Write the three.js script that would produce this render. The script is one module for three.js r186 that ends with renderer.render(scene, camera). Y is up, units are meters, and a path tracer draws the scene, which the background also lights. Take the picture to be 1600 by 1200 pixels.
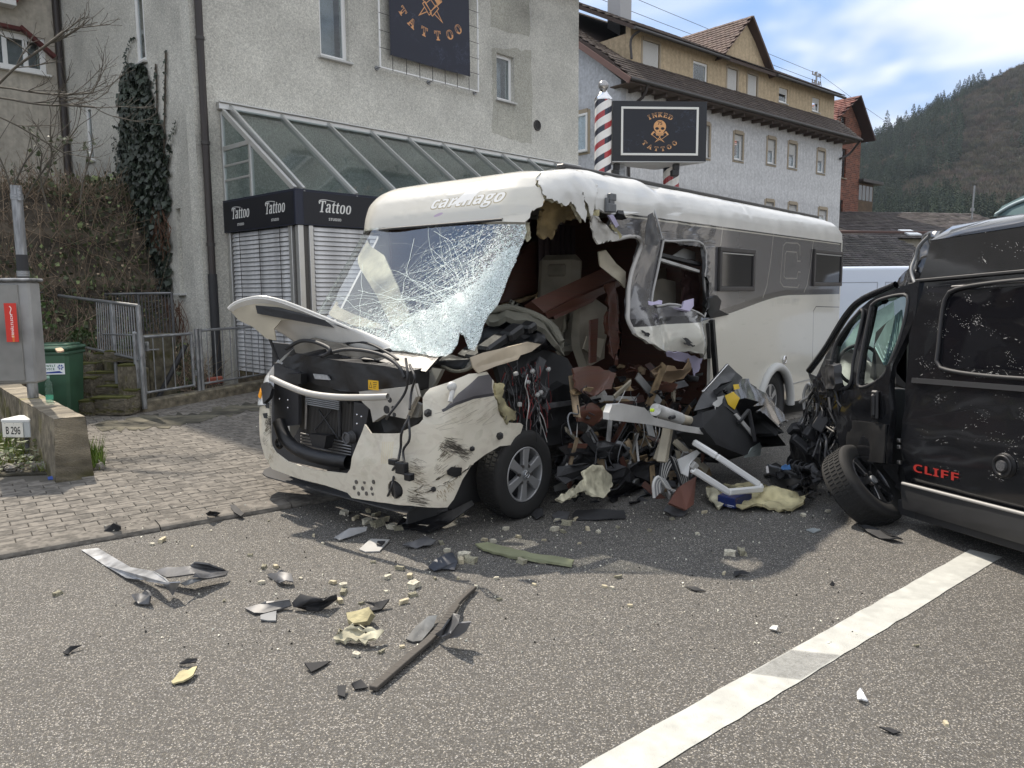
import * as THREE from 'three';
import { mergeGeometries } from 'three/addons/utils/BufferGeometryUtils.js';

// ---------------------------------------------------------------- camera, sky, sun, exposure
const scene = new THREE.Scene();
const FPX = 1202, EYE = 1.75, PITCH = 6.88 * Math.PI / 180, ROLL = -0.4 * Math.PI / 180;
const camera = new THREE.PerspectiveCamera(2 * Math.atan(600 / FPX) * 180 / Math.PI, 4 / 3, 0.05, 3000);
camera.position.set(0, EYE, 0);
camera.rotation.set(-PITCH, 0, ROLL, 'YXZ');
const renderer = new THREE.WebGLRenderer({ antialias: true });
renderer.setSize(1024, 768);
renderer.toneMapping = THREE.LinearToneMapping;
renderer.toneMappingExposure = 1.27;
renderer.shadowMap.enabled = true;

const V3 = (x, y, z) => new THREE.Vector3(x, y, z);
let seed = 7;
function rnd() { seed = (seed + 0x6D2B79F5) | 0; let t = Math.imul(seed ^ (seed >>> 15), 1 | seed); t = (t + Math.imul(t ^ (t >>> 7), 61 | t)) ^ t; return ((t ^ (t >>> 14)) >>> 0) / 4294967296; }
const rr = (a, b) => a + (b - a) * rnd();
const hash = (x, y) => { let h = Math.imul(x | 0, 374761393) + Math.imul(y | 0, 668265263); h = Math.imul(h ^ (h >>> 13), 1274126177); return ((h ^ (h >>> 16)) >>> 0) / 4294967296; };
const sm = t => t * t * (3 - 2 * t), clamp = (v, a = 0, b = 1) => Math.min(b, Math.max(a, v)), mix = (a, b, t) => a + (b - a) * t;
function vn(x, y, per = 0) { const xi = Math.floor(x), yi = Math.floor(y), fx = sm(x - xi), fy = sm(y - yi); const w = v => per ? ((v % per) + per) % per : v; const a = hash(w(xi), w(yi)), b = hash(w(xi + 1), w(yi)), c = hash(w(xi), w(yi + 1)), d = hash(w(xi + 1), w(yi + 1)); return mix(mix(a, b, fx), mix(c, d, fx), fy); }
function fbm(x, y, oct = 4, per = 0) { let s = 0, a = 0.5, t = 0; for (let i = 0; i < oct; i++) { s += a * vn(x + i * 17.3 * (per ? 0 : 1), y + i * 9.1 * (per ? 0 : 1), per); t += a; x *= 2; y *= 2; per *= 2; a *= 0.5; } return s / t; }

// partly cloudy spring sky: bright broken cloud with blue between
{
  const w = 2048, h = 1024, d = new Float32Array(w * h * 4);
  for (let j = 0; j < h; j++) for (let i = 0; i < w; i++) {
    const el = ((j + 0.5) / h - 0.5) * Math.PI, az = ((i + 0.5) / w - 0.5) * 2 * Math.PI;
    const y = Math.sin(el), x = Math.cos(el) * Math.cos(az), z = Math.cos(el) * Math.sin(az), k = (j * w + i) * 4;
    if (y < -0.02) { d[k] = 0.16; d[k + 1] = 0.155; d[k + 2] = 0.145; d[k + 3] = 1; continue; }
    const q = 1 / (Math.max(y, 0) + 0.16), px = x * q, pz = z * q;
    const warp = fbm(px * 0.7 + 11, pz * 0.7 + 5, 3) * 1.6;
    let n = fbm(px * 0.75 + warp + 40.9, pz * 1.25 + warp * 0.6 + 22.3, 6);
    const c = sm(clamp((n - 0.285) / 0.20)), thick = sm(clamp((n - 0.52) / 0.25));
    const hz = Math.exp(-Math.max(y, 0) * 5);
    const bl = [mix(0.20, 0.55, hz), mix(0.40, 0.70, hz), mix(0.80, 0.92, hz)];
    const fine = fbm(px * 3 + 7, pz * 3 + 3, 4);
    const cl = mix(1.02, 0.76, thick) * mix(0.86, 1.1, fine);
    const cc = [cl * 0.985, cl * 1.0, cl * 1.03];
    for (let m = 0; m < 3; m++) d[k + m] = mix(bl[m], cc[m], c * 0.93) * 0.98;
    d[k + 3] = 1;
  }
  const t = new THREE.DataTexture(d, w, h, THREE.RGBAFormat, THREE.FloatType);
  t.mapping = THREE.EquirectangularReflectionMapping; t.magFilter = THREE.LinearFilter; t.needsUpdate = true;
  scene.background = t; scene.environment = t;
}
const SUN = V3(-0.46, 1, -0.82).normalize();
const sun = new THREE.DirectionalLight(0xfff4e4, 5.0);
sun.position.copy(SUN).multiplyScalar(60); sun.target.position.set(0, 0, -8);
sun.castShadow = true; sun.shadow.mapSize.set(4096, 4096); sun.shadow.radius = 1.6;
Object.assign(sun.shadow.camera, { left: -40, right: 40, top: 40, bottom: -40, near: 1, far: 160 });
scene.add(sun, sun.target);

// ---------------------------------------------------------------- helpers
function ray(px, py) { const x0 = (px - 800) / FPX, y0 = -(py - 600) / FPX, c = Math.cos(ROLL), s = Math.sin(ROLL), x = x0 * c - y0 * s, y = x0 * s + y0 * c; return V3(x, y * Math.cos(PITCH) - Math.sin(PITCH), -(Math.cos(PITCH) + y * Math.sin(PITCH))); }
const CAM = V3(0, EYE, 0);
function G(px, py, h = 0) { const d = ray(px, py); return CAM.clone().addScaledVector(d, (h - EYE) / d.y); }   // a ground point
function baseAt(px, depth) { const d = ray(px, 450), t = depth / -d.z; return V3(d.x * t, 0, -depth); }
class Frame {   // local axes: x along, y up, z out of the face
  constructor(o, theta, pitch = 0, roll = 0) {
    const t = theta * Math.PI / 180, p = pitch * Math.PI / 180; this.o = o.clone();
    const h = V3(Math.sin(t), 0, -Math.cos(t)), y = V3(0, 1, 0);
    this.X = h.clone().multiplyScalar(Math.cos(p)).addScaledVector(y, Math.sin(p));
    this.Y = h.clone().multiplyScalar(-Math.sin(p)).addScaledVector(y, Math.cos(p));
    this.Z = this.X.clone().cross(this.Y);
  }
  loc(p) { const d = p.clone().sub(this.o); return V3(d.dot(this.X), d.dot(this.Y), d.dot(this.Z)); }
  w(x, y, z) { return this.o.clone().addScaledVector(this.X, x).addScaledVector(this.Y, y).addScaledVector(this.Z, z); }
  at(px, py, axis, val) { const A = this[axis.toUpperCase()], d = ray(px, py), t = this.o.clone().addScaledVector(A, val).sub(CAM).dot(A) / d.dot(A); return this.loc(CAM.clone().addScaledVector(d, t)); }
  z(px, py, v = 0) { return this.at(px, py, 'z', v); }
  place(g) { g.position.copy(this.o); g.quaternion.setFromRotationMatrix(new THREE.Matrix4().makeBasis(this.X, this.Y, this.Z)); return g; }
  sub(x, y, z) { const f = Object.create(Frame.prototype); Object.assign(f, { o: this.w(x, y, z), X: this.X, Y: this.Y, Z: this.Z }); return f; }
}
const used = {};
function numbered(n) { if (used[n] === undefined) { used[n] = 0; return n; } return n + '_' + String(++used[n]).padStart(3, '0'); }
function tag(o, label, category, group) { o.userData.label = label; o.userData.category = category; if (group) o.userData.group = group; return o; }
function thing(name, label, category, frame, group) { const g = new THREE.Group(); g.name = numbered(name); tag(g, label, category, group); if (frame) frame.place(g); scene.add(g); return g; }
function part(parent, name, geo, mat) { const m = new THREE.Mesh(geo, mat); m.name = name; m.castShadow = m.receiveShadow = true; parent.add(m); return m; }
function one(name, geo, mat, label, category, group) { const m = part(scene, numbered(name), geo, mat); return tag(m, label, category, group); }
function struct(name, geo, mat) { const m = part(scene, numbered(name), geo, mat); m.userData.kind = 'structure'; return m; }
const stuff = m => { m.userData.kind = 'stuff'; return m; };
const jn = list => { const l = list.map(g => g.index ? g.toNonIndexed() : g); for (const g of l) { for (const k of Object.keys(g.attributes)) if (!['position', 'normal', 'uv'].includes(k)) g.deleteAttribute(k); if (!g.attributes.uv) g.setAttribute('uv', new THREE.Float32BufferAttribute(new Float32Array(g.attributes.position.count * 2), 2)); } return mergeGeometries(l); };
function boxUV(g, s = 1) { const p = g.attributes.position, n = g.attributes.normal, uv = new Float32Array(p.count * 2); for (let i = 0; i < p.count; i++) { const ax = Math.abs(n.getX(i)), ay = Math.abs(n.getY(i)), az = Math.abs(n.getZ(i)); let a, b; if (ax > ay && ax > az) { a = p.getZ(i); b = p.getY(i); } else if (ay > az) { a = p.getX(i); b = p.getZ(i); } else { a = p.getX(i); b = p.getY(i); } uv[i * 2] = a * s; uv[i * 2 + 1] = b * s; } g.setAttribute('uv', new THREE.Float32BufferAttribute(uv, 2)); return g; }
// chamfered box given by its middle and size
function bx(x, y, z, w, h, d, c = 0.006) {
  c = Math.min(c, w * 0.4, h * 0.4, d * 0.4); const X = w / 2, Y = h / 2, Z = d / 2, P = [], I = [];
  const id = {}; const v = (a, b, e) => { const k = a + ',' + b + ',' + e; if (!(k in id)) { id[k] = P.length / 3; P.push(a, b, e); } return id[k]; };
  const q = (a, b, e, f) => { I.push([a, b, e], [a, e, f]); };
  for (const s of [-1, 1]) {
    const r = (l) => s > 0 ? l : l.slice().reverse();
    q(...r([v(s * X, -Y + c, Z - c), v(s * X, -Y + c, -Z + c), v(s * X, Y - c, -Z + c), v(s * X, Y - c, Z - c)]));
    q(...r([v(-X + c, s * Y, Z - c), v(X - c, s * Y, Z - c), v(X - c, s * Y, -Z + c), v(-X + c, s * Y, -Z + c)]));
    q(...r([v(-X + c, -Y + c, s * Z), v(X - c, -Y + c, s * Z), v(X - c, Y - c, s * Z), v(-X + c, Y - c, s * Z)]));
  }
  for (const a of [-1, 1]) for (const b of [-1, 1]) {
    const r = (l) => a * b > 0 ? l : l.slice().reverse();
    q(...r([v(a * X, b * (Y - c), Z - c), v(a * X, b * (Y - c), -Z + c), v(a * (X - c), b * Y, -Z + c), v(a * (X - c), b * Y, Z - c)]));
    q(...r([v(X - c, a * Y, b * (Z - c)), v(-X + c, a * Y, b * (Z - c)), v(-X + c, a * (Y - c), b * Z), v(X - c, a * (Y - c), b * Z)]).reverse());
    q(...r([v(a * (X - c), Y - c, b * Z), v(a * (X - c), -Y + c, b * Z), v(a * X, -Y + c, b * (Z - c)), v(a * X, Y - c, b * (Z - c))]));
    for (const e of [-1, 1]) { const l = [v(a * X, b * (Y - c), e * (Z - c)), v(a * (X - c), b * Y, e * (Z - c)), v(a * (X - c), b * (Y - c), e * Z)]; I.push(a * b * e > 0 ? l : l.reverse()); }
  }
  const pos = new Float32Array(I.length * 9); let k = 0; for (const t of I) for (const i of t) { pos[k++] = P[i * 3]; pos[k++] = P[i * 3 + 1]; pos[k++] = P[i * 3 + 2]; }
  const g = new THREE.BufferGeometry(); g.setAttribute('position', new THREE.BufferAttribute(pos, 3)); g.computeVertexNormals(); boxUV(g); g.translate(x, y, z); return g;
}
const b2 = (x0, x1, y0, y1, z0, z1, c) => bx((x0 + x1) / 2, (y0 + y1) / 2, (z0 + z1) / 2, Math.abs(x1 - x0), Math.abs(y1 - y0), Math.abs(z1 - z0), c);
function rotG(g, rx, ry, rz, x = 0, y = 0, z = 0) { g.applyMatrix4(new THREE.Matrix4().compose(V3(x, y, z), new THREE.Quaternion().setFromEuler(new THREE.Euler(rx, ry, rz)), V3(1, 1, 1))); return g; }
const vv = p => p.isVector3 ? p : V3(p[0], p[1], p[2]);
function tube(pts, r, seg = 0, rad = 7) { const P = pts.map(vv); const c = P.length === 2 ? new THREE.LineCurve3(P[0], P[1]) : new THREE.CatmullRomCurve3(P, false, 'centripetal'); const g = new THREE.TubeGeometry(c, seg || (P.length === 2 ? 1 : P.length * 4), r, rad, false); return g; }
// straight bar of rectangular section between two points
function bar(a, b, w, h, c = 0.003) { a = vv(a); b = vv(b); const d = b.clone().sub(a), L = d.length(), g = bx(0, 0, 0, L, h, w, c); const X = d.normalize(), up = Math.abs(X.y) > 0.95 ? V3(0, 0, 1) : V3(0, 1, 0), Z = X.clone().cross(up).normalize(), Y = Z.clone().cross(X); g.applyMatrix4(new THREE.Matrix4().makeBasis(X, Y, Z).setPosition(a.add(b).multiplyScalar(0.5))); return g; }
function rod(a, b, r, rad = 8, r2 = r) { a = vv(a); b = vv(b); const d = b.clone().sub(a), g = new THREE.CylinderGeometry(r2, r, d.length(), rad); g.applyQuaternion(new THREE.Quaternion().setFromUnitVectors(V3(0, 1, 0), d.clone().normalize())); const m = a.add(b).multiplyScalar(0.5); g.translate(m.x, m.y, m.z); return g; }
function lathe(pts, seg = 24) { return new THREE.LatheGeometry(pts.map(p => new THREE.Vector2(p[0], p[1])), seg); }

// a sheet cut to an outline: p2 = outline in some 2-D parameter, map turns it into a place (or p3 gives a place per outline point)
function sheet({ p2, p3, holes = [], map, max = 0.2, t = 0.004, noise = 0, nf = 4, uv, amp, flip }) {
  const c = p2.map(p => new THREE.Vector2(p[0], p[1])), hs = holes.map(h => h.map(p => new THREE.Vector2(p[0], p[1])));
  if (THREE.ShapeUtils.isClockWise(c)) { c.reverse(); if (p3) p3 = p3.slice().reverse(); }
  hs.forEach(h => { if (!THREE.ShapeUtils.isClockWise(h)) h.reverse(); });
  let T = THREE.ShapeUtils.triangulateShape(c, hs); let A = [...c, ...hs.flat()].map(p => [p.x, p.y]);
  let B3 = p3 ? p3.map(vv) : A.map(p => vv(map(p[0], p[1])));
  for (let it = 0; it < 7; it++) {
    const mid = {}; let any = false; const L = (i, j) => B3[i].distanceTo(B3[j]);
    const m = (i, j) => { const k = i < j ? i * 1e6 + j : j * 1e6 + i; if (k in mid) return mid[k]; if (L(i, j) < max) return mid[k] = -1; any = true; const q = [(A[i][0] + A[j][0]) / 2, (A[i][1] + A[j][1]) / 2]; A.push(q); B3.push(map ? vv(map(q[0], q[1])) : B3[i].clone().add(B3[j]).multiplyScalar(0.5)); return mid[k] = A.length - 1; };
    const N = [];
    for (const [a, b, d] of T) {
      const ab = m(a, b), bc = m(b, d), ca = m(d, a), n = (ab >= 0) + (bc >= 0) + (ca >= 0);
      if (n === 0) N.push([a, b, d]);
      else if (n === 3) N.push([a, ab, ca], [ab, b, bc], [ca, bc, d], [ab, bc, ca]);
      else if (n === 1) { if (ab >= 0) N.push([a, ab, d], [ab, b, d]); else if (bc >= 0) N.push([b, bc, a], [bc, d, a]); else N.push([d, ca, b], [ca, a, b]); }
      else { if (ab < 0) N.push([d, ca, bc], [ca, a, b], [ca, b, bc]); else if (bc < 0) N.push([a, ab, ca], [ab, b, d], [ab, d, ca]); else N.push([b, bc, ab], [bc, d, a], [bc, a, ab]); }
    }
    T = N; if (!any) break;
  }
  const n = A.length, nor = A.map(() => V3(0, 0, 0));
  const normals = () => { nor.forEach(v => v.set(0, 0, 0)); for (const [a, b, d] of T) { const f = B3[b].clone().sub(B3[a]).cross(B3[d].clone().sub(B3[a])); nor[a].add(f); nor[b].add(f); nor[d].add(f); } nor.forEach(v => v.normalize()); };
  normals();
  if (flip) { T = T.map(([a, b, d]) => [a, d, b]); normals(); }
  if (noise) { const sd = rnd() * 90; for (let i = 0; i < n; i++) { const p = B3[i]; const k = (vn(p.x * nf + sd, p.y * nf + p.z * nf * 1.3 + sd) - 0.5 + 0.5 * (vn(p.x * nf * 2.3 + sd, (p.y + p.z) * nf * 2.1) - 0.5)) * 2 * noise * (amp ? amp(p) : 1); p.addScaledVector(nor[i], k); } normals(); }
  const P = [], Nn = [], U = [], uvf = uv || (p => [p.x + p.z * 0.35, p.y + p.z * 0.2]);
  const put = (p, nn) => { P.push(p.x, p.y, p.z); Nn.push(nn.x, nn.y, nn.z); const q = uvf(p); U.push(q[0], q[1]); };
  for (const f of T) for (const i of f) put(B3[i], nor[i]);
  if (t > 0) {
    const bk = B3.map((p, i) => p.clone().addScaledVector(nor[i], -t)), neg = nor.map(v => v.clone().negate()), edge = {};
    for (const [a, b, d] of T) { for (const i of [a, d, b]) put(bk[i], neg[i]); for (const [i, j] of [[a, b], [b, d], [d, a]]) { const k = j * 1e6 + i; if (k in edge) delete edge[k]; else edge[i * 1e6 + j] = [i, j]; } }
    for (const [i, j] of Object.values(edge)) { const s = B3[j].clone().sub(B3[i]).cross(nor[i]).normalize(); for (const p of [B3[i], bk[i], B3[j], B3[j], bk[i], bk[j]]) put(p, s); }
  }
  const g = new THREE.BufferGeometry(); g.setAttribute('position', new THREE.Float32BufferAttribute(P, 3)); g.setAttribute('normal', new THREE.Float32BufferAttribute(Nn, 3)); g.setAttribute('uv', new THREE.Float32BufferAttribute(U, 2)); return g;
}
// outline with torn edges: points put in every step units and pushed about by amp
function torn(poly, step, amp, which) { const out = []; poly.forEach((p, i) => { const q = poly[(i + 1) % poly.length], L = Math.hypot(q[0] - p[0], q[1] - p[1]), n = which && !which.includes(i) ? 1 : Math.max(1, Math.round(L / step)); for (let k = 0; k < n; k++) { const f = k / n + (k ? rr(-0.3, 0.3) / n : 0); const r = p.map((v, m) => mix(v, q[m], f)); if (n > 1 && k) { r[0] += rr(-amp, amp); r[1] += rr(-amp, amp); } out.push(r); } }); return out; }
// outline given as pixels with a local z for each: a crumpled or flat piece standing at that z
function zpiece(f, list, o = {}) { list = list.map(p => [p[0], p[1], p[2] || 0]); const l = o.tear ? torn(list, o.tear, o.tearAmp || o.tear * 0.5, o.edges) : list; return sheet({ p2: l.map(p => [p[0], -p[1]]), p3: l.map(p => f.z(p[0], p[1], p[2] || 0)), t: 0.006, max: 0.12, ...o }); }
// outline given as pixels with a height above the ground for each
function gpiece(list, o = {}) { list = list.map(p => [p[0], p[1], p[2] === undefined ? 0.01 : p[2]]); const l = o.tear ? torn(list, o.tear, o.tearAmp || o.tear * 0.5) : list; return sheet({ p2: l.map(p => [p[0], -p[1]]), p3: l.map(p => G(p[0], p[1], p[2] === undefined ? 0.01 : p[2])), t: 0.005, max: 0.08, uv: p => [p.x, p.z], ...o }); }
function lift(g, y) { g.computeBoundingBox(); g.translate(0, y - g.boundingBox.min.y, 0); return g; }

// ---------------------------------------------------------------- textures and materials
function dtex(w, h, fn, srgb = true, rep = 1) { const d = new Uint8Array(w * h * 4); for (let j = 0; j < h; j++) for (let i = 0; i < w; i++) { const c = fn(i, j), k = (j * w + i) * 4; d[k] = clamp(c[0]) * 255; d[k + 1] = clamp(c[1]) * 255; d[k + 2] = clamp(c[2]) * 255; d[k + 3] = c.length > 3 ? clamp(c[3]) * 255 : 255; } const t = new THREE.DataTexture(d, w, h, THREE.RGBAFormat); t.wrapS = t.wrapT = THREE.RepeatWrapping; t.magFilter = THREE.LinearFilter; t.minFilter = THREE.LinearMipmapLinearFilter; t.generateMipmaps = true; if (srgb) t.colorSpace = THREE.SRGBColorSpace; t.repeat.set(rep, rep); t.needsUpdate = true; return t; }
function ctex(w, h, draw, rw, rh) { const c = document.createElement('canvas'); c.width = w; c.height = h; draw(c.getContext('2d'), w, h); const t = new THREE.CanvasTexture(c); t.colorSpace = THREE.SRGBColorSpace; t.wrapS = t.wrapT = THREE.RepeatWrapping; t.anisotropy = 8; if (rw) t.repeat.set(1 / rw, 1 / rh); return t; }
const lin = (r, g, b) => new THREE.Color().setRGB(r, g, b);
function M(col, rough = 0.6, o = {}) { const phys = ['clearcoat', 'transmission', 'sheen'].some(k => k in o); return new (phys ? THREE.MeshPhysicalMaterial : THREE.MeshStandardMaterial)({ color: Array.isArray(col) ? lin(...col) : col, roughness: rough, side: THREE.DoubleSide, ...o }); }
// grey mottle used to break up plain colours: values near 1, tile of `m` metres
function mottle(m, lo, hi, f, px = 256, tint = [1, 1, 1]) { return dtex(px, px, (i, j) => { const n = fbm(i / px * f, j / px * f, 5, f); const v = mix(lo, hi, n); return [v * tint[0], v * tint[1], v * tint[2]]; }, true, 1 / m); }
const T_fine = mottle(0.5, 0.62, 1.1, 8), T_soft = mottle(1.6, 0.72, 1.08, 6), T_dirt = mottle(0.9, 0.35, 1.25, 5);
// chipped exposed-aggregate asphalt
const T_road = (() => { const S = 2048, cell = 5.4, N = Math.round(S / cell); return dtex(S, S, (i, j) => { const x = i / S * N, y = j / S * N, xi = Math.floor(x), yi = Math.floor(y); let d1 = 9, d2 = 9, id = 0; for (let a = -1; a <= 1; a++) for (let b = -1; b <= 1; b++) { const cx = (xi + a + N) % N, cy = (yi + b + N) % N, h1 = hash(cx, cy), h2 = hash(cx + 991, cy + 77); const dx = xi + a + 0.15 + h1 * 0.7 - x, dy = yi + b + 0.15 + h2 * 0.7 - y, q = dx * dx + dy * dy; if (q < d1) { d2 = d1; d1 = q; id = cx * 7919 + cy; } else if (q < d2) d2 = q; } const e = clamp((Math.sqrt(d2) - Math.sqrt(d1)) * 3.2), r = hash(id, 5), w = hash(id, 9); const v = (0.34 + 0.25 * r * r + (r > 0.9 ? 0.14 : 0)) * (0.48 + 0.52 * e); return [v * (1.0 + 0.05 * w), v * (0.99 + 0.02 * w), v * (0.975 - 0.04 * w)]; }, true, 1 / 2.3); })();
// rough-cast render
const T_cast = dtex(1024, 1024, (i, j) => { const n = vn(i / 2.7, j / 2.7, 379) * 0.65 + vn(i / 6.5, j / 6.5, 157) * 0.35; const big = fbm(i / 256, j / 256, 4, 4); const v = (0.70 + 0.30 * n) * (0.80 + 0.32 * big); return [v, v * 0.99, v * 0.955]; }, true, 1 / 4.4);
const T_plas = dtex(512, 512, (i, j) => { const n = fbm(i / 512 * 40, j / 512 * 40, 4, 40), s = fbm(i / 512 * 60, j / 512 * 6, 3, 6); const v = 0.78 + 0.18 * n + 0.12 * (s - 0.5); return [v, v, v]; }, true, 1 / 3);
const T_conc = dtex(512, 512, (i, j) => { const n = fbm(i / 512 * 12, j / 512 * 12, 5, 12), g = hash(i, j), w = fbm(i / 512 * 5 + 0, j / 512 * 5, 3, 5); const v = (0.5 + 0.6 * n) * (0.86 + 0.2 * g); const mossy = sm(clamp((w - 0.55) / 0.2)); return [v * mix(1, 0.75, mossy), v * mix(0.97, 0.74, mossy), v * mix(0.9, 0.5, mossy)]; }, true, 1 / 1.1);
const T_wood = ctex(512, 512, (c, w, h) => { c.fillStyle = '#583a2e'; c.fillRect(0, 0, w, h); for (let i = 0; i < 420; i++) { c.strokeStyle = `rgba(${rr(30, 120) | 0},${rr(18, 70) | 0},${rr(12, 54) | 0},${rr(0.05, 0.25)})`; c.lineWidth = rr(0.5, 3); const y = rr(0, h); c.beginPath(); c.moveTo(0, y); c.bezierCurveTo(w * 0.3, y + rr(-14, 14), w * 0.6, y + rr(-14, 14), w, y + rr(-5, 5)); c.stroke(); } }, 0.8, 0.8);
const MT = {
  road: M([0.88, 0.87, 0.86], 0.9, { map: T_road, bumpMap: T_road, bumpScale: 0.004, vertexColors: true }),
  line: M([0.52, 0.52, 0.48], 0.75, { map: mottle(0.7, 0.85, 1.03, 12), bumpMap: T_road, bumpScale: 0.002 }),
  cast: M([0.80, 0.80, 0.78], 0.95, { map: T_cast, bumpMap: T_cast, bumpScale: 0.018 }),
  castDark: M([0.62, 0.62, 0.58], 0.95, { map: T_cast, bumpMap: T_cast, bumpScale: 0.018 }),
  beige: M([0.62, 0.57, 0.48], 0.95, { map: T_plas, bumpMap: T_plas, bumpScale: 0.01 }),
  whiteWall: M([0.80, 0.80, 0.80], 0.95, { map: T_plas, bumpMap: T_plas, bumpScale: 0.012 }),
  tanWall: M([0.66, 0.52, 0.34], 0.95, { map: T_plas, bumpMap: T_plas, bumpScale: 0.01 }),
  conc: M([0.36, 0.33, 0.28], 0.95, { map: T_conc, bumpMap: T_conc, bumpScale: 0.012 }),
  stone: M([0.22, 0.19, 0.15], 0.95, { map: T_conc, bumpMap: T_conc, bumpScale: 0.02 }),
  moss: M([0.12, 0.14, 0.03], 1, { map: T_dirt, bumpMap: T_fine, bumpScale: 0.01 }),
  pvc: M([0.78, 0.78, 0.76], 0.4), alu: M([0.62, 0.62, 0.60], 0.38, { metalness: 0.7 }), aluDull: M([0.5, 0.5, 0.48], 0.5, { metalness: 0.4, map: T_soft }),
  galv: M([0.42, 0.43, 0.44], 0.45, { metalness: 0.65, map: T_fine }), pipe: M([0.045, 0.035, 0.032], 0.5, { map: T_soft }), gutter: M([0.05, 0.045, 0.042], 0.55),
  pane: M([0.9, 0.95, 0.97], 0.03, { transmission: 1, thickness: 0, ior: 1.5 }), roofGlass: M([0.55, 0.62, 0.62], 0.05, { transmission: 1, thickness: 0, ior: 1.6 }),
  dark: M([0.026, 0.026, 0.028], 0.6), liner: M([0.055, 0.055, 0.057], 0.8, { map: T_soft }), carpet: M([0.13, 0.125, 0.12], 0.95, { map: T_fine }), blackPl: M([0.018, 0.018, 0.02], 0.45, { map: T_fine, bumpMap: T_fine, bumpScale: 0.002 }), blackPlDull: M([0.028, 0.028, 0.03], 0.75, { map: T_soft }), greyPl: M([0.12, 0.12, 0.125], 0.5, { map: T_fine, bumpMap: T_fine, bumpScale: 0.002 }), greyLt: M([0.25, 0.26, 0.27], 0.5, { map: T_soft }),
  rubber: M([0.022, 0.021, 0.02], 0.85, { map: T_soft, bumpMap: T_fine, bumpScale: 0.002 }), chrome: M([0.75, 0.75, 0.76], 0.14, { metalness: 1 }), steel: M([0.45, 0.44, 0.43], 0.3, { metalness: 0.85, map: T_soft }), silver: M([0.62, 0.64, 0.67], 0.3, { metalness: 0.55, map: T_fine }),
  curtain: M([0.5, 0.5, 0.47], 0.9), blind: M([0.78, 0.78, 0.78], 0.45, { map: T_soft }),
  shutter: M([0.55, 0.54, 0.51], 0.6), sill: M([0.5, 0.5, 0.48], 0.6), tan: M([0.36, 0.30, 0.22], 0.8),
  wood: M([1, 1, 1], 0.42, { map: T_wood }), woodRaw: M([0.42, 0.30, 0.17], 0.8, { map: T_fine }), beigeSeat: M([0.38, 0.34, 0.27], 0.85, { map: T_soft, bumpMap: T_fine, bumpScale: 0.002 }), cream: M([0.56, 0.50, 0.38], 0.6, { map: T_soft }),
  foam: M([0.62, 0.55, 0.32], 0.95, { map: T_dirt, bumpMap: T_fine, bumpScale: 0.02 }), foamPale: M([0.74, 0.69, 0.50], 0.95, { map: T_fine, bumpMap: T_fine, bumpScale: 0.015 }), foamBrown: M([0.40, 0.30, 0.15], 0.95, { map: T_dirt, bumpMap: T_dirt, bumpScale: 0.03 }), lilac: M([0.47, 0.43, 0.57], 0.85), canvasG: M([0.20, 0.19, 0.15], 0.9, { map: T_soft, bumpMap: T_fine, bumpScale: 0.01 }),
  white: M([0.70, 0.685, 0.64], 0.3, { clearcoat: 0.5, clearcoatRoughness: 0.12, map: mottle(1.7, 0.9, 1.03, 8) }), whitePl: M([0.66, 0.65, 0.62], 0.45, { map: T_soft }), whiteDirt: M([0.62, 0.59, 0.53], 0.5, { map: T_soft }),
  red: M([0.45, 0.03, 0.03], 0.3), amber: M([0.7, 0.3, 0.03], 0.25), lamp: M([0.75, 0.77, 0.8], 0.12, { metalness: 0.4 }), yellow: M([0.75, 0.5, 0.03], 0.5), blue: M([0.03, 0.07, 0.28], 0.4), navy: M([0.012, 0.016, 0.035], 0.45),
};
// ================================================================ THE SETTING
// profile given as (z, y), drawn out along x
function prof(pts, L) { const s = new THREE.Shape(pts.map(p => new THREE.Vector2(-p[0], p[1]))); const g = new THREE.ExtrudeGeometry(s, { depth: L, bevelEnabled: false }); g.rotateY(Math.PI / 2); return boxUV(g); }
function D(px, py, d) { const r = ray(px, py); return CAM.clone().addScaledVector(r, d / -r.z); }
const kerbA = G(0, 875), kerbB = G(480, 790), KD = kerbB.clone().sub(kerbA).normalize(), KN = V3(KD.z, 0, -KD.x);   // along the kerb, and away from the road
const rd = new Frame(kerbA, Math.atan2(KD.x, -KD.z) * 180 / Math.PI);   // x along the kerb, z towards the road
{ // far ground
  const g = new THREE.PlaneGeometry(3000, 3000); g.rotateX(-Math.PI / 2); g.translate(0, -0.06, -400);
  struct('ground', g, M([0.10, 0.10, 0.07], 1, { map: T_dirt }));
  const r = new THREE.PlaneGeometry(170, 60, 170, 120); r.rotateX(-Math.PI / 2); r.translate(30, 0, 29.9);
  const p = r.attributes.position, col = [], uv = [];
  for (let i = 0; i < p.count; i++) { const x = p.getX(i), z = p.getZ(i); const v = 0.86 + 0.28 * fbm(x * 0.6 + 30, z * 1.6 + 9, 3); col.push(v, v, v); uv.push(x, z); }
  r.setAttribute('color', new THREE.Float32BufferAttribute(col, 3)); r.setAttribute('uv', new THREE.Float32BufferAttribute(uv, 2));
  rd.place(struct('road', r, MT.road));
}
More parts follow.
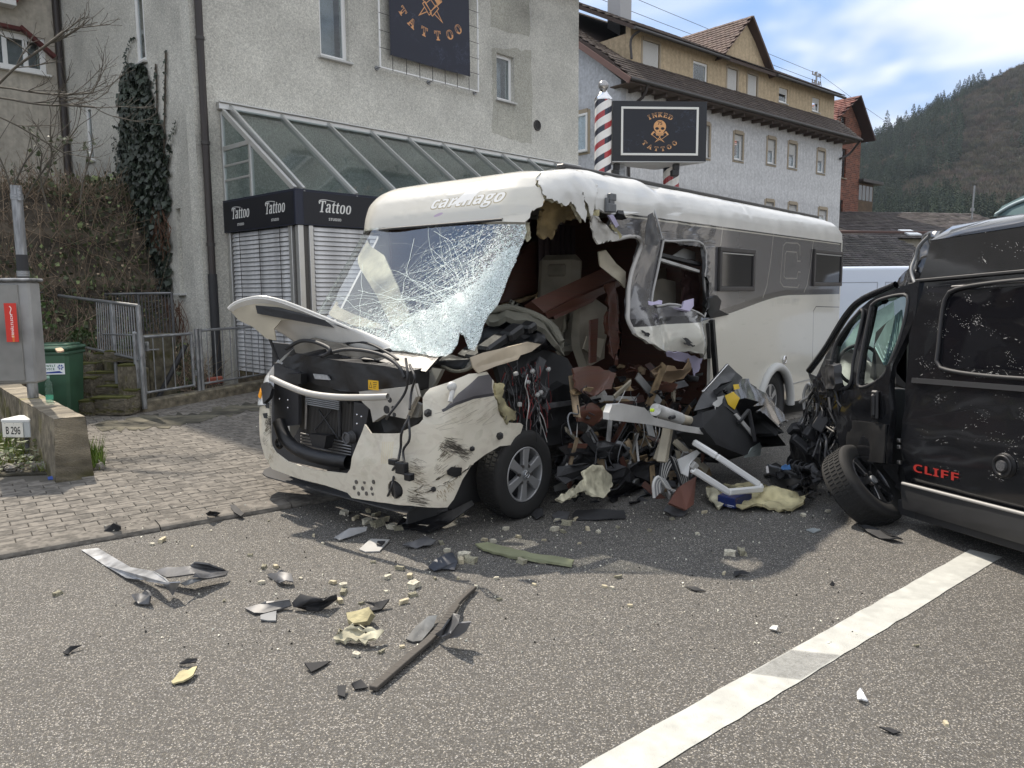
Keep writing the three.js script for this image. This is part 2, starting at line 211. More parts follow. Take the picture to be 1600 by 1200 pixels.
{ // edge line of the carriageway, worn where tyres crossed it
  const a = G(968, 1200), b = G(1541, 865), d = b.clone().sub(a).normalize(), n = V3(-d.z, 0, d.x), pt = (s, o) => a.clone().addScaledVector(d, s).addScaledVector(n, o);
  const len = b.distanceTo(a), poly = []; for (let i = 0; i <= 60; i++) poly.push([mix(-3, len, i / 60), 0.095 + rr(-0.004, 0.004)]); for (let i = 60; i >= 0; i--) poly.push([mix(-3, len, i / 60), -0.095 + rr(-0.004, 0.004)]);
  const m = struct('road_line', sheet({ p2: poly, map: (s, o) => pt(s, o).setY(0.004), t: 0, max: 0.4, uv: p => [p.x, p.z], flip: true }), MT.line);
  // tyre smear
  const s0 = G(1225, 1035).sub(a).dot(d), q = []; for (let i = 0; i <= 8; i++) q.push([s0 - 0.2 + i * 0.045 + 0.1, 0.09]); for (let i = 8; i >= 0; i--) q.push([s0 - 0.33 + i * 0.045 + 0.1 + rr(-0.01, 0.01), -0.09]);
  part(m, 'tyre_smear', sheet({ p2: q, map: (s, o) => pt(s, o).setY(0.008), t: 0, max: 0.4, uv: p => [p.x, p.z], flip: true }), M([0.27, 0.27, 0.27], 0.8, { map: mottle(0.12, 0.5, 1.3, 14), transparent: true, opacity: 0.38 }));
}
// paved forecourt: concrete blocks in running bond parallel to the kerb
{
  const base = new THREE.PlaneGeometry(26, 12); base.rotateX(-Math.PI / 2); base.translate(7, 0.012, -6.2);
  const fc = struct('forecourt', base, M([0.13, 0.12, 0.10], 1, { map: T_dirt })); rd.place(fc);
  const cols = [0, 1, 2, 3].map(i => M([0.178 + i * 0.007, 0.162 + i * 0.0062, 0.140 + i * 0.0054], 0.95, { map: mottle(0.31 + i * 0.07, 0.55, 1.25, 9), bumpMap: T_fine, bumpScale: 0.004 }));
  const pv = []; const W = 0.215, Dp = 0.128;
  for (let r = 0; r < 66; r++) for (let c = -34; c < 64; c++) {
    const z = -0.20 - (r + 0.5) * Dp, x = (c + (r % 2) * 0.5) * W; const w = rd.w(x, 0, z);
    if (w.z > -0.5 || x > 11.5) continue;
    const loc = rd.w(x, 0.04, z); const dx = loc.clone().sub(CAM), dd = dx.length();
    const ax = (loc.x) / -loc.z; const vis = ax > -0.74 && ax < 0.12 && loc.z < -4;
    if (!vis && (r > 30 || x > 6 || ax < -1.9)) continue;
    const g = bx(x, 0.018, z, W - 0.004, 0.044, Dp - 0.005, 0.005); g.rotateY(0); const ty = rr(-0.002, 0.002); g.translate(0, ty, 0);
    const g2 = g.attributes.uv; const ou = rr(0, 9), ov = rr(0, 9); for (let i = 0; i < g2.count; i++) g2.setXY(i, g2.getX(i) + ou, g2.getY(i) + ov);
    const onGrass = loc.x < -4.05 + (loc.z + 7.2) * 0.8 && loc.z < -6.95;
    if (onGrass) continue;
    pv.push({ g, size: vis ? 1 / dd : 0, m: Math.floor(rnd() * 4) });
  }
  pv.sort((a, b) => b.size - a.size);
  pv.slice(0, 290).forEach(b => part(fc, 'paving_block', b.g, cols[b.m]));
  for (let m = 0; m < 4; m++) { const l = pv.slice(290).filter(b => b.m === m); if (l.length) stuff(part(fc, 'paving_blocks', jn(l.map(b => b.g)), cols[m])); }
  // low rounded kerb stones
  const km = [cols[0], cols[2]];
  for (let i = -6; i < 11; i++) part(fc, 'kerb_stone', prof([[0, -0.05], [0, 0.008], [-0.012, 0.03], [-0.04, 0.041], [-0.195, 0.044], [-0.195, -0.05]], 0.992).translate(i * 1.0, 0, 0), km[(i + 8) % 2]);
  // dark joint line where the asphalt starts
}
// ---------------------------------------------------------------- the rendered building with the glazed shop front
const B = new Frame(baseAt(318, 14.2), 43.5);
const bld = thing('shop_building', 'grey rough-cast building with sloping glass shop front and ivy on its side', 'building', B);
const fx = (px, py = 200) => B.z(px, py).x, fy = (px, py) => B.z(px, py).y;
const rect = (x0, x1, y0, y1) => { const p = new THREE.Path(); p.moveTo(x0, y0); p.lineTo(x1, y0); p.lineTo(x1, y1); p.lineTo(x0, y1); p.closePath(); return p; };
function wall(w, h, holes, th = 0.3, y0 = 0, x0 = 0) { const s = new THREE.Shape(); s.moveTo(x0, y0); s.lineTo(x0 + w, y0); s.lineTo(x0 + w, y0 + h); s.lineTo(x0, y0 + h); s.closePath(); holes.forEach(r => s.holes.push(rect(...r))); const g = new THREE.ExtrudeGeometry(s, { depth: th, bevelEnabled: false }); g.translate(0, 0, -th); return g; }
// window in a wall's plane: x0..x1, y0..y1, outer wall face at z = 0; T moves it into the thing
function win(parent, T, x0, x1, y0, y1, o = {}) {
  const f = o.f || 0.06, z = -(o.deep ?? 0.1), A = g => { if (T) { g.applyMatrix4(T); } return g; }, d = o.d || 0.05;
  const ring = (a, b, c, e, w, zz, dd) => [b2(a, b, c, c + w, zz - dd, zz), b2(a, b, e - w, e, zz - dd, zz), b2(a, a + w, c + w, e - w, zz - dd, zz), b2(b - w, b, c + w, e - w, zz - dd, zz)];
  const gs = ring(x0, x1, y0, y1, f, z, d); if (o.mull) for (const m of o.mull) gs.push(b2(x0 + (x1 - x0) * m - f * 0.4, x0 + (x1 - x0) * m + f * 0.4, y0 + f, y1 - f, z - d, z - 0.004));
  if (o.trans) gs.push(b2(x0 + f, x1 - f, y0 + (y1 - y0) * o.trans - f * 0.4, y0 + (y1 - y0) * o.trans + f * 0.4, z - d, z - 0.004));
  const w = part(parent, 'window', A(jn(gs)), o.fm || MT.pvc);
  const yb = o.blind ? mix(y1, y0, o.blind) : y1;
  if (o.blind) { const n = Math.max(3, Math.round((y1 - yb) / 0.05)), l = []; for (let i = 0; i < n; i++) l.push(b2(x0 + f * 0.6, x1 - f * 0.6, y1 - (i + 1) * (y1 - yb) / n + 0.004, y1 - i * (y1 - yb) / n, z + 0.002, z + 0.016, 0.004)); part(w, 'roller_shutter', A(jn(l)), MT.shutter); }
  if (!o.blind || o.blind < 0.98) part(w, 'pane', A(b2(x0 + f, x1 - f, y0 + f, yb - f, z - d * 0.6 - 0.006, z - d * 0.6, 0.001)), MT.pane);
  if (o.sill !== 0) part(w, 'sill', A(b2(x0 - 0.05, x1 + 0.05, y0 - 0.045, y0 - 0.002, z - 0.02, o.sillOut || 0.05)), o.sm || MT.sill);
  if (o.trim) { const t = o.trim; part(w, 'surround', A(jn([b2(x0 - t, x0, y0 - t, y1 + t, -0.05, 0.025), b2(x1, x1 + t, y0 - t, y1 + t, -0.05, 0.025), b2(x0, x1, y1, y1 + t * 1.4, -0.05, 0.05), b2(x0, x1, y0 - t, y0 - 0.05, -0.05, 0.025)])), MT.tan); }
  if (o.curtain) part(w, 'curtain', A(b2(x0 + f, x1 - f, y0 + f, y1 - f, z - 0.3, z - 0.29, 0.001)), M([0.30, 0.30, 0.30], 0.9, { map: T_soft }));
  return w;
}
{
  const W = 10.95, HT = 9.9, w1 = [fx(500, 60), fx(545, 60), fy(520, 92), fy(520, 92) + 1.75], w2 = [fx(776, 120), fx(803, 120), fy(790, 158), fy(790, 86)];
  part(bld, 'front_wall', wall(W, HT, [w1, w2, [0.7, 9.9, 0.25, 3.0]], 0.32), MT.cast);
  win(bld, null, ...w1, { f: 0.09, sillOut: 0.09, curtain: 1 }); win(bld, null, ...w2, { f: 0.08, sillOut: 0.08, curtain: 1 });
  // repaired areas of render, darker and coarser
  const pt = (l) => sheet({ p2: torn(l, 0.25, 0.05).map(p => p), map: (x, y) => V3(x, y, 0.004), t: 0, max: 2 });
  const q = (px, py) => { const v = B.z(px, py); return [v.x, v.y]; };
  const pa = [[768, 75], [830, 78], [831, 120], [831, 225], [800, 218], [769, 208]].map(p => q(...p)), ww = [w2[0] - 0.01, w2[1] + 0.01, w2[2] - 0.06, w2[3] + 0.01];
  part(bld, 'render_patch', sheet({ p2: torn(pa, 0.2, 0.04), holes: [[[ww[0], ww[2]], [ww[1], ww[2]], [ww[1], ww[3]], [ww[0], ww[3]]]], map: (x, y) => V3(x, y, 0.004), t: 0, max: 3 }), MT.castDark);
  part(bld, 'render_patch', pt([[765, 0], [828, 0], [827, 58], [790, 50], [766, 42]].map(p => q(...p))), MT.castDark);
  const v = B.z(839, 196), vg = [new THREE.TorusGeometry(0.12, 0.02, 8, 24)]; for (let i = -3; i <= 3; i++) vg.push(bx(0, i * 0.032, 0.0, 2 * Math.sqrt(0.0144 - (i * 0.032) ** 2), 0.012, 0.02, 0.002)); const vent = part(bld, 'vent', jn(vg).translate(v.x, v.y, 0.015), MT.gutter); part(vent, 'duct', rotG(new THREE.CylinderGeometry(0.115, 0.115, 0.02, 20), Math.PI / 2, 0, 0, v.x, v.y, 0.0), MT.dark);
  // side wall (faces -x)
  const T = new THREE.Matrix4().makeBasis(V3(0, 0, 1), V3(0, 1, 0), V3(-1, 0, 0));   // plane x -> local z, out -> -x
  const s = (px, py) => B.at(px, py, 'x', 0), sw = (a, b) => [Math.min(s(...a).z, s(...b).z), Math.max(s(...a).z, s(...b).z), Math.min(s(...a).y, s(...b).y), Math.max(s(...a).y, s(...b).y)];
  const a1 = sw([209, 8], [229, 92]), a2 = sw([133, 172], [148, 248]), a3 = sw([274, 328], [289, 455]); a1[2] = s(222, 98).y; a1[3] = a1[2] + 1.35; a2[2] = s(142, 252).y; a2[3] = a2[2] + 1.2; a3[2] = s(282, 458).y; a3[3] = s(280, 325).y;
  part(bld, 'side_wall', wall(8.0 - 0.323, HT, [a1, a2, a3], 0.3, 0, -8.0).applyMatrix4(T), MT.cast);
  win(bld, T, ...a1, { f: 0.09, curtain: 1, sillOut: 0.08, deep: 0.015 }); win(bld, T, ...a2, { f: 0.08, sillOut: 0.06, deep: 0.015 }); win(bld, T, ...a3, { f: 0.09, trans: 0.72, sillOut: 0.12 });
  part(bld, 'back_wall', b2(0.3, W, 0, HT, -8.3, -8.0), MT.cast); part(bld, 'end_wall', b2(W - 0.3, W, 0, HT, -7.99, -0.33), MT.cast);
  // roof
  part(bld, 'roof', prof([[0.6, 9.95], [-4, 13.42], [-8.9, 9.95], [-8.9, 9.75], [-4, 13.2], [0.6, 9.75]], W + 0.9).translate(-0.45, 0, 0), M([0.09, 0.06, 0.05], 0.9));
  part(bld, 'ceiling', b2(0.32, W - 0.32, 9.0, 9.1, -7.9, -0.35), MT.whitePl); part(bld, 'floor', b2(0.32, W - 0.32, 3.3, 3.5, -7.9, -0.35), MT.whitePl);
  // downpipe on the front near the corner
  const dp = part(bld, 'downpipe', rod([0.14, 0.0, 0.09], [0.14, 9.7, 0.09], 0.065, 12), MT.pipe); for (const y of [0.9, 2.6, 4.4, 6.2, 8]) part(dp, 'bracket', rod([0.14, y, 0.09], [0.14, y + 0.06, 0.09], 0.078, 12), MT.gutter); part(dp, 'standpipe', rod([0.14, 0, 0.09], [0.14, 2.1, 0.09], 0.082, 14), MT.dark);
  const d2 = part(bld, 'downpipe', rod([-0.1, 2.9, -6.5], [-0.1, 9.7, -6.5], 0.07, 10), MT.pipe);
  // ---- glazed annex
  const ax0 = 0.5, ax1 = 10.85, zo = 2.5, yT = 5.13, yB = 3.42, bt = 0.56;
  const rp1 = [355, 435, 508, 575, 633, 687, 736, 780, 821].map((px, i) => fx(px, 165 + (px - 345) * 0.17)); rp1.push(rp1[8] + 1.05, ax1);
  part(bld, 'top_rail', jn([b2(ax0 - 0.08, ax1, yT - 0.06, yT + 0.05, 0.003, 0.12), b2(ax0 - 0.08, ax1, yT + 0.05, yT + 0.075, 0.003, 0.17)]), MT.alu);
  const sl = (x, t, off = 0) => V3(x, mix(yT, yB, t) + off, mix(0.08, zo - 0.02, t));
  rp1.forEach((x, i) => { part(bld, 'rafter', jn([bar(sl(x, 0, 0.02), sl(x, 1, 0.02), 0.05, 0.07), bar(sl(x, 0, -0.04), sl(x, 1, -0.04), 0.035, 0.08)]), MT.alu); if (i) part(bld, 'roof_pane', sheet({ p2: [[rp1[i - 1] + 0.03, 0], [x - 0.03, 0], [x - 0.03, 1], [rp1[i - 1] + 0.03, 1]], map: (a, t) => sl(a, t, 0), t: 0, max: 5 }), MT.roofGlass); });
  // left cheek of the annex
  const yAt = z => mix(yT, yB, (z - 0.08) / (zo - 0.1));
  part(bld, 'cheek_frame', jn([bar([ax0, yT - 0.1, 0.1], [ax0, yB + 0.02, zo - 0.08], 0.06, 0.09), b2(ax0 - 0.03, ax0 + 0.03, yB, yT - 0.1, 0.004, 0.07), b2(ax0 - 0.03, ax0 + 0.03, 4.33, 4.41, 0.07, 1.07), b2(ax0 - 0.03, ax0 + 0.03, yB, 4.33, 1.0, 1.07), b2(ax0 - 0.02, ax0 + 0.02, 3.78, 3.82, 0.07, 1.0), b2(ax0 - 0.02, ax0 + 0.02, 4.04, 4.08, 0.07, 1.0)]), MT.alu);
  for (const l of [[[0.07, yB], [1.0, yB], [1.0, 3.78], [0.07, 3.78]], [[0.07, 3.82], [1.0, 3.82], [1.0, 4.04], [0.07, 4.04]], [[0.07, 4.08], [1.0, 4.08], [1.0, 4.33], [0.07, 4.33]], [[0.07, 4.41], [1.05, 4.41], [0.08, 4.99]], [[1.07, yB], [2.34, yB + 0.01], [1.07, 4.33]]]) part(bld, 'cheek_pane', sheet({ p2: l, map: (z, y) => V3(ax0, y, z), t: 0, max: 9, uv: p => [p.z, p.y] }), MT.roofGlass);
  // black fascia with lettering
  const letter = ctex(1024, 256, (c, w, h) => { c.fillStyle = '#10121b'; c.fillRect(0, 0, w, h); c.fillStyle = '#dcdcd8'; for (const x of [w * 0.25, w * 0.75]) { c.save(); c.translate(x, h * 0.6); c.scale(0.72, 1.12); c.font = 'italic bold 118px serif'; c.textAlign = 'center'; c.fillText('Tattoo', 0, 0); c.restore(); c.lineWidth = 5; c.strokeStyle = '#dcdcd8'; c.beginPath(); c.moveTo(x - 126, h * 0.34); c.bezierCurveTo(x - 150, h * 0.14, x - 60, h * 0.2, x + 10, h * 0.24); c.stroke(); c.font = 'bold 30px sans-serif'; c.textAlign = 'center'; c.fillText('STUDIO', x, h * 0.85); } });
  const fas = (g, rep) => { const t = letter.clone(); t.repeat.set(rep[0], 1); t.offset.set(rep[1], 0); return M([1, 1, 1], 0.5, { map: t }); };
  const fb = part(bld, 'fascia', jn([b2(ax0 - 0.05, ax1, yB - bt, yB, zo - 0.06, zo), b2(ax0 - 0.05, ax0, yB - bt, yB, 0.003, zo - 0.06), b2(ax0 - 0.05, ax1, yB, yB + 0.02, 0.01, zo, 0.002)]), MT.navy);
  const face = (w, h, f) => { const g = new THREE.PlaneGeometry(w, h); return f(g); };
  part(fb, 'lettering', face(2.4, bt - 0.04, g => g.rotateY(-Math.PI / 2).translate(ax0 - 0.054, yB - bt / 2, 1.25)), fas(0, [1, 0]));
  for (let i = 0; i < 4; i++) part(fb, 'lettering', face(2.4, bt - 0.04, g => g.translate(ax0 + 1.3 + i * 2.5, yB - bt / 2, zo + 0.004)), fas(0, [1, 0]));
  // posts and closed slatted blinds
  const yb = yB - bt, y0 = 0.3; part(bld, 'corner_post', jn([b2(ax0, ax0 + 0.1, 0, yb, zo - 0.12, zo - 0.02), b2(ax0 + 0.2, ax0 + 0.28, 0, yb, zo - 0.1, zo - 0.01), b2(ax0, ax0 + 0.08, 0, yb, zo - 0.34, zo - 0.24)]), MT.alu);
  part(bld, 'corner_cladding', b2(ax0 + 0.04, ax0 + 0.24, 0, yb, zo - 0.3, zo - 0.06), M([0.08, 0.075, 0.07], 0.4));
  part(bld, 'wall_post', b2(ax0, ax0 + 0.1, 0, yb, 0.004, 0.12), MT.alu);
  part(bld, 'plinth', jn([b2(ax0 + 0.02, ax1, 0, y0, zo - 0.22, zo - 0.08), b2(ax0 + 0.02, ax0 + 0.2, 0, y0 - 0.004, 0.02, zo - 0.23)]), MT.stone);
  const side = bx(0, 0, 0, 0.01, 0.074, 2.04, 0.004), front = bx(0, 0, 0, 1.82, 0.074, 0.01, 0.004); side.rotateZ(-0.35); front.rotateX(-0.35);
  const ns = 33, pitch = (yb - y0 - 0.02) / ns;
  for (let i = 0; i < ns; i++) { const m = part(bld, 'blind_slat', side, MT.blind); m.position.set(ax0 + 0.03, y0 + 0.04 + i * pitch, 1.19); const n = part(bld, 'blind_slat', front, MT.blind); n.position.set(ax0 + 1.21, y0 + 0.04 + i * pitch, zo - 0.04); }
  for (const z of [0.5, 1.2, 1.9]) part(bld, 'blind_cord', b2(ax0 - 0.012, ax0 - 0.006, y0, yb, z - 0.008, z + 0.008, 0.001), MT.gutter);
  part(bld, 'blind_backing', jn([b2(ax0 + 0.1, ax0 + 0.11, 0.1, yb, 0.13, zo - 0.35, 0.002), b2(ax0 + 0.3, ax1, 0.1, yb, zo - 0.13, zo - 0.12, 0.002)]), MT.greyLt);
  for (let i = 1; i < 5; i++) { part(bld, 'front_post', b2(ax0 + 0.24 + i * 1.98, ax0 + 0.32 + i * 1.98, 0, yb, zo - 0.1, zo - 0.005), MT.alu); part(bld, 'blind_panel', b2(ax0 + 0.34 + i * 1.98, ax0 + 0.24 + (i + 1) * 1.98 - 0.02, y0, yb, zo - 0.07, zo - 0.03), MT.blind); }
  // things seen through the glass roof: a shelf and a leaning frame
  part(bld, 'inner_sill', b2(ax0 + 1.2, ax0 + 4.2, 3.62, 3.7, 0.05, 0.3), MT.pvc);
}
// banner on its tube frame
{
  const bn = thing('banner', 'dark blue tattoo banner laced into a white tube frame on the grey wall', 'banner', B);
  const x0 = fx(588, 107) , x1 = fx(741, 146), y0 = B.z(660, 125).y, y1 = 9.35, z = 0.14, r = 0.022;
  const fr = part(bn, 'tube_frame', jn([rod([x0, y0, z], [x1, y0, z], r), rod([x0, y1, z], [x1, y1, z], r), rod([x0, y0, z], [x0, y1, z], r), rod([x1, y0, z], [x1, y1, z], r)]), MT.pvc);
  for (const [x, y] of [[x0, y0], [x1, y0], [x0, y1], [x1, y1], [(x0 + x1) / 2, y0 - 0.02]]) part(fr, 'wall_bracket', jn([rod([x, y, 0.001], [x, y, z], 0.015), rod([x, y, 0.002], [x, y, 0.03], 0.05, 12)]), MT.galv);
  const a = x0 + 0.27, b = x1 - 0.27, c = y0 + 0.3, d = y1 - 0.25;
  const bt = ctex(1024, 1024, (g, w, h) => {
    g.fillStyle = '#1c2030'; g.fillRect(0, 0, w, h);
    for (let i = 0; i < 70; i++) { g.strokeStyle = `rgba(140,155,185,${rr(0.03, 0.2)})`; g.lineWidth = rr(1, 4); let x = i < 45 ? rr(w * 0.62, w) : rr(0, w), y = i < 45 ? rr(h * 0.74, h) : rr(h * 0.3, h); g.beginPath(); g.moveTo(x, y); for (let k = 0; k < 4; k++) g.bezierCurveTo(x + rr(-60, 60), y + rr(-60, 60), x + rr(-60, 60), y + rr(-60, 60), x += rr(-50, 50), y += rr(-50, 50)); g.stroke(); }
    const or = '#d39a66'; g.strokeStyle = or; g.fillStyle = or; g.lineWidth = 7;
    const word = 'TATTOO'; for (let i = 0; i < 6; i++) { const t = mix(-1.05, 1.05, i / 5); g.save(); g.translate(w * 0.5 + Math.sin(t) * w * 0.40, h * 0.47 + Math.cos(t) * h * 0.25 - h * 0.02); g.rotate(-t * 0.75); g.font = 'bold 120px serif'; g.textAlign = 'center'; g.textBaseline = 'middle'; g.lineWidth = 5; g.strokeText(word[i], 0, 0); g.beginPath(); g.rect(-70, 8, 140, 70); g.clip(); g.fillText(word[i], 0, 0); g.restore(); }
    for (const s of [-1, 1]) { g.save(); g.translate(w * 0.5, h * 0.43); g.rotate(s * 0.85); g.lineWidth = 9; g.strokeRect(-42, -150, 84, 190); g.strokeRect(-60, 40, 120, 40); g.beginPath(); g.moveTo(-24, 80); g.lineTo(0, 190); g.lineTo(24, 80); g.stroke(); g.fillRect(-40, 90 - 230, 80, 60); g.restore(); }
    g.beginPath(); g.ellipse(w * 0.5, h * 0.2, 120, 140, 0, 0, 7); g.fill(); g.fillStyle = '#1c2030'; for (const s of [-1, 1]) { g.beginPath(); g.ellipse(w * 0.5 + s * 48, h * 0.22, 32, 28, 0, 0, 7); g.fill(); } g.beginPath(); g.moveTo(w * 0.5, h * 0.25); g.lineTo(w * 0.5 - 16, h * 0.28); g.lineTo(w * 0.5 + 16, h * 0.28); g.fill();
    for (let i = 0; i < 160; i++) { g.fillStyle = `rgba(200,205,215,${rr(0.1, 0.4)})`; g.fillRect(rr(0, w), rr(0, h), rr(1, 4), rr(1, 4)); }
  }, b - a, d - c);
  const cg = sheet({ p2: [[a, c], [b, c], [b, d], [a, d]], map: (x, y) => V3(x, y, z + 0.012 * Math.sin(x * 3 + y)), t: 0.003, max: 0.4, uv: p => [p.x - a, p.y - c] });
  const cl = part(bn, 'cloth', cg, M([1, 1, 1], 0.6, { map: bt }));
  const ties = []; for (let i = 0; i < 7; i++) { const x = mix(a + 0.05, b - 0.05, i / 6); part(bn, 'tie', rod([x, y0 - 0.02, z + 0.02], [x, c + 0.03, z + 0.02], 0.008, 6), MT.gutter); const y = mix(c + 0.1, d - 0.1, i / 6); part(bn, 'tie', rod([x0 - 0.02, y, z + 0.02], [a + 0.03, y, z + 0.02], 0.006, 6), MT.gutter); part(bn, 'tie', rod([b - 0.03, y, z + 0.02], [x1 + 0.02, y, z + 0.02], 0.006, 6), MT.gutter); }
}
// beige house on the left, behind
{
  const hs = thing('beige_house', 'beige plastered house with white bay window and red trim behind bare twigs', 'house', B);
  const zz = -6.62, q = (px, py) => { const v = B.z(px, py, zz); return [v.x, v.y]; };
  const Tz = new THREE.Matrix4().makeTranslation(0, 0, zz);
  const wr = [q(-60, 60)[0], q(70, 60)[0], q(40, 112)[1], q(30, 52)[1]];
  part(hs, 'front_wall', wall(9.75, 11, [wr], 0.3, 0, -9.9).translate(0, 0, zz), MT.beige);
  part(hs, 'side_walls', jn([b2(-9.9, -9.6, 0, 11, zz - 8, zz - 0.31), b2(-0.45, -0.15, 0, 11, zz - 8, zz - 0.31), b2(-9.59, -0.46, 0, 10.9, zz - 8.3, zz - 8)]), MT.beige); part(hs, 'roof', b2(-10.5, 0.2, 11, 11.3, zz - 9, zz + 0.8), M([0.12, 0.05, 0.04], 0.9));
  win(hs, Tz, ...wr, { f: 0.12, mull: [0.25, 0.5, 0.75], deep: 0.05, curtain: 1, sillOut: 0.12, sm: MT.pvc });
  part(hs, 'red_trim', jn([b2(wr[0] - 0.2, wr[1] - 0.5, wr[3] + 0.03, wr[3] + 0.11, zz, zz + 0.15), bar([wr[1] - 0.52, wr[3] + 0.12, zz + 0.1], [wr[1] + 0.15, wr[3] - 0.4, zz + 0.1], 0.15, 0.08)]), M([0.14, 0.03, 0.025], 0.7, { map: T_soft }));
  const c = q(8, 12); part(hs, 'upper_sill', b2(c[0] - 2, c[0] + 0.15, c[1], c[1] + 0.12, zz, zz + 0.3), MT.pvc); part(hs, 'red_bracket', bar([c[0] + 0.1, c[1] + 0.15, zz + 0.1], [c[0] + 0.55, c[1] + 0.75, zz + 0.1], 0.2, 0.2), M([0.14, 0.03, 0.025], 0.7));
}
// ---------------------------------------------------------------- shop sign on two barber poles
{
  const S = new Frame(baseAt(942, 13.2), 86);
  const sx = (px, py, z = 0) => S.z(px, py, z);
  const stripes = ctex(256, 512, (c, w, h) => { c.fillStyle = '#e2e0dc'; c.fillRect(0, 0, w, h); const p = h / 4; for (let i = -2; i < 8; i++) { c.fillStyle = i % 2 ? '#a02a30' : '#1b1d30'; c.beginPath(); const y = i * p; c.moveTo(0, y); c.lineTo(w, y - p * 2 * 0.5 * 1); c.lineTo(w, y - p + p * 0.42); c.lineTo(0, y + p * 0.42); c.fill(); } });
  stripes.repeat.set(2, 1);
  const pm = M([1, 1, 1], 0.35, { map: stripes, clearcoat: 0.5 });
  const pole = (name, label, px, z, top) => {
    const b = sx(px, 250, z), t = thing(name, label, 'barber pole', S.sub(b.x, 0, z), 'striped barber poles carrying the sign'), h = top;
    const g = new THREE.CylinderGeometry(0.14, 0.14, h - 0.4, 28, 1, true); const uv = g.attributes.uv; for (let i = 0; i < uv.count; i++) uv.setY(i, uv.getY(i) * (h - 0.4) / 0.92); g.translate(0, (h - 0.4) / 2 + 0.1, 0); part(t, 'shaft', g, pm);
    part(t, 'cap', lathe([[0.145, h - 0.3], [0.15, h - 0.27], [0.09, h - 0.2], [0.05, h - 0.13], [0.0, h - 0.13]]), MT.chrome); part(t, 'ball', new THREE.SphereGeometry(0.085, 20, 14).translate(0, h - 0.06, 0), MT.steel); part(t, 'foot', lathe([[0.0, 0.12], [0.2, 0.12], [0.22, 0.0], [0, 0]]), MT.galv);
  };
  const topY = sx(943, 130).y + 0.02;
  pole('barber_pole', 'tall red white and blue striped barber pole with ball top left of sign box', 942, 0, topY);
  pole('barber_pole', 'striped barber pole mostly hidden behind the lower edge of the sign box', 1049, -0.65, sx(1049, 200, -0.65).y);
  const sg = thing('sign_box', 'black illuminated tattoo shop sign box with white inner border and skull emblem', 'sign', S);
  const a = sx(957, 205).x, b = sx(1104, 205).x, y0 = sx(1030, 252).y, y1 = sx(1030, 158).y;
  const pr = new THREE.Shape([[a, 0], [b, 0.0], [b - 0.04, -0.1], [a + 0.95, -0.85], [a, -0.3]].map(p => new THREE.Vector2(p[0], -p[1])));
  const bg = new THREE.ExtrudeGeometry(pr, { depth: y1 - y0, bevelEnabled: false }); bg.rotateX(-Math.PI / 2); bg.translate(0, y0, 0); bg.scale(1, 1, 1);
  part(sg, 'housing', boxUV(bg), M([0.010, 0.011, 0.014], 0.4));
  const W = b - a, H = y1 - y0, ft = ctex(1024, 640, (c, w, h) => {
    c.fillStyle = '#0a0c18'; c.fillRect(0, 0, w, h);
    for (let i = 0; i < 80; i++) { c.strokeStyle = `rgba(150,165,200,${rr(0.04, 0.3)})`; c.lineWidth = rr(1, 3.5); const k = i % 3; let x = k === 0 ? rr(0, w * 0.3) : rr(w * 0.66, w), y = k === 0 ? rr(h * 0.5, h) : rr(0, h * 0.55); c.beginPath(); c.moveTo(x, y); for (let m = 0; m < 3; m++) c.bezierCurveTo(x + rr(-50, 50), y + rr(-50, 50), x + rr(-50, 50), y + rr(-50, 50), x += rr(-35, 35), y += rr(-35, 35)); c.stroke(); }
    const or = '#cf9a64'; c.fillStyle = or; c.strokeStyle = or; c.textAlign = 'center'; c.textBaseline = 'middle';
    const arc = (word, r, cy, up, size, half) => [...word].forEach((ch, i) => { const t = mix(-half, half, i / (word.length - 1)); c.save(); c.translate(w / 2 + Math.sin(t) * r, cy + (up ? -1 : 1) * (Math.cos(t) - 1) * r); c.rotate(up ? t : -t); c.font = `bold ${size}px serif`; c.lineWidth = 3; c.strokeText(ch, 0, 0); c.beginPath(); c.rect(-60, 0, 120, 60); c.clip(); c.fillText(ch, 0, 0); c.restore(); });
    arc('INKED', 300, 90, true, 88, 0.5); arc('TATTOO', 290, 570, false, 84, 0.78);
    c.beginPath(); c.ellipse(w / 2, h * 0.40, 84, 92, 0, 0, 7); c.fill(); c.fillRect(w / 2 - 50, h * 0.48, 100, 72);
    c.fillStyle = '#0a0c18'; c.font = 'bold 64px sans-serif'; c.fillText('75', w / 2, h * 0.325); for (const s of [-1, 1]) { c.beginPath(); c.ellipse(w / 2 + s * 38, h * 0.44, 25, 19, 0, 0, 7); c.fill(); } c.beginPath(); c.moveTo(w / 2, h * 0.475); c.lineTo(w / 2 - 12, h * 0.515); c.lineTo(w / 2 + 12, h * 0.515); c.fill(); for (let i = -3; i <= 3; i++) c.fillRect(w / 2 + i * 13 - 1, h * 0.545, 3, 26);
    for (const s of [-1, 1]) { c.save(); c.translate(w / 2, h * 0.66); c.rotate(s * 0.9); c.strokeStyle = or; c.lineWidth = 7; c.strokeRect(-24, -130, 48, 120); c.beginPath(); c.moveTo(-14, -10); c.lineTo(0, 70); c.lineTo(14, -10); c.stroke(); c.fillStyle = or; c.fillRect(-30, -130, 60, 20); c.restore(); }
  });
  const fp = new THREE.PlaneGeometry(W * 0.80, H * 0.76); fp.translate((a + b) / 2, (y0 + y1) / 2, 0.006);
  part(sg, 'printed_face', fp, M([1, 1, 1], 0.35, { map: ft }));
  const fw = W * 0.40, fh = H * 0.385, cx = (a + b) / 2, cy = (y0 + y1) / 2, k = 0.018;
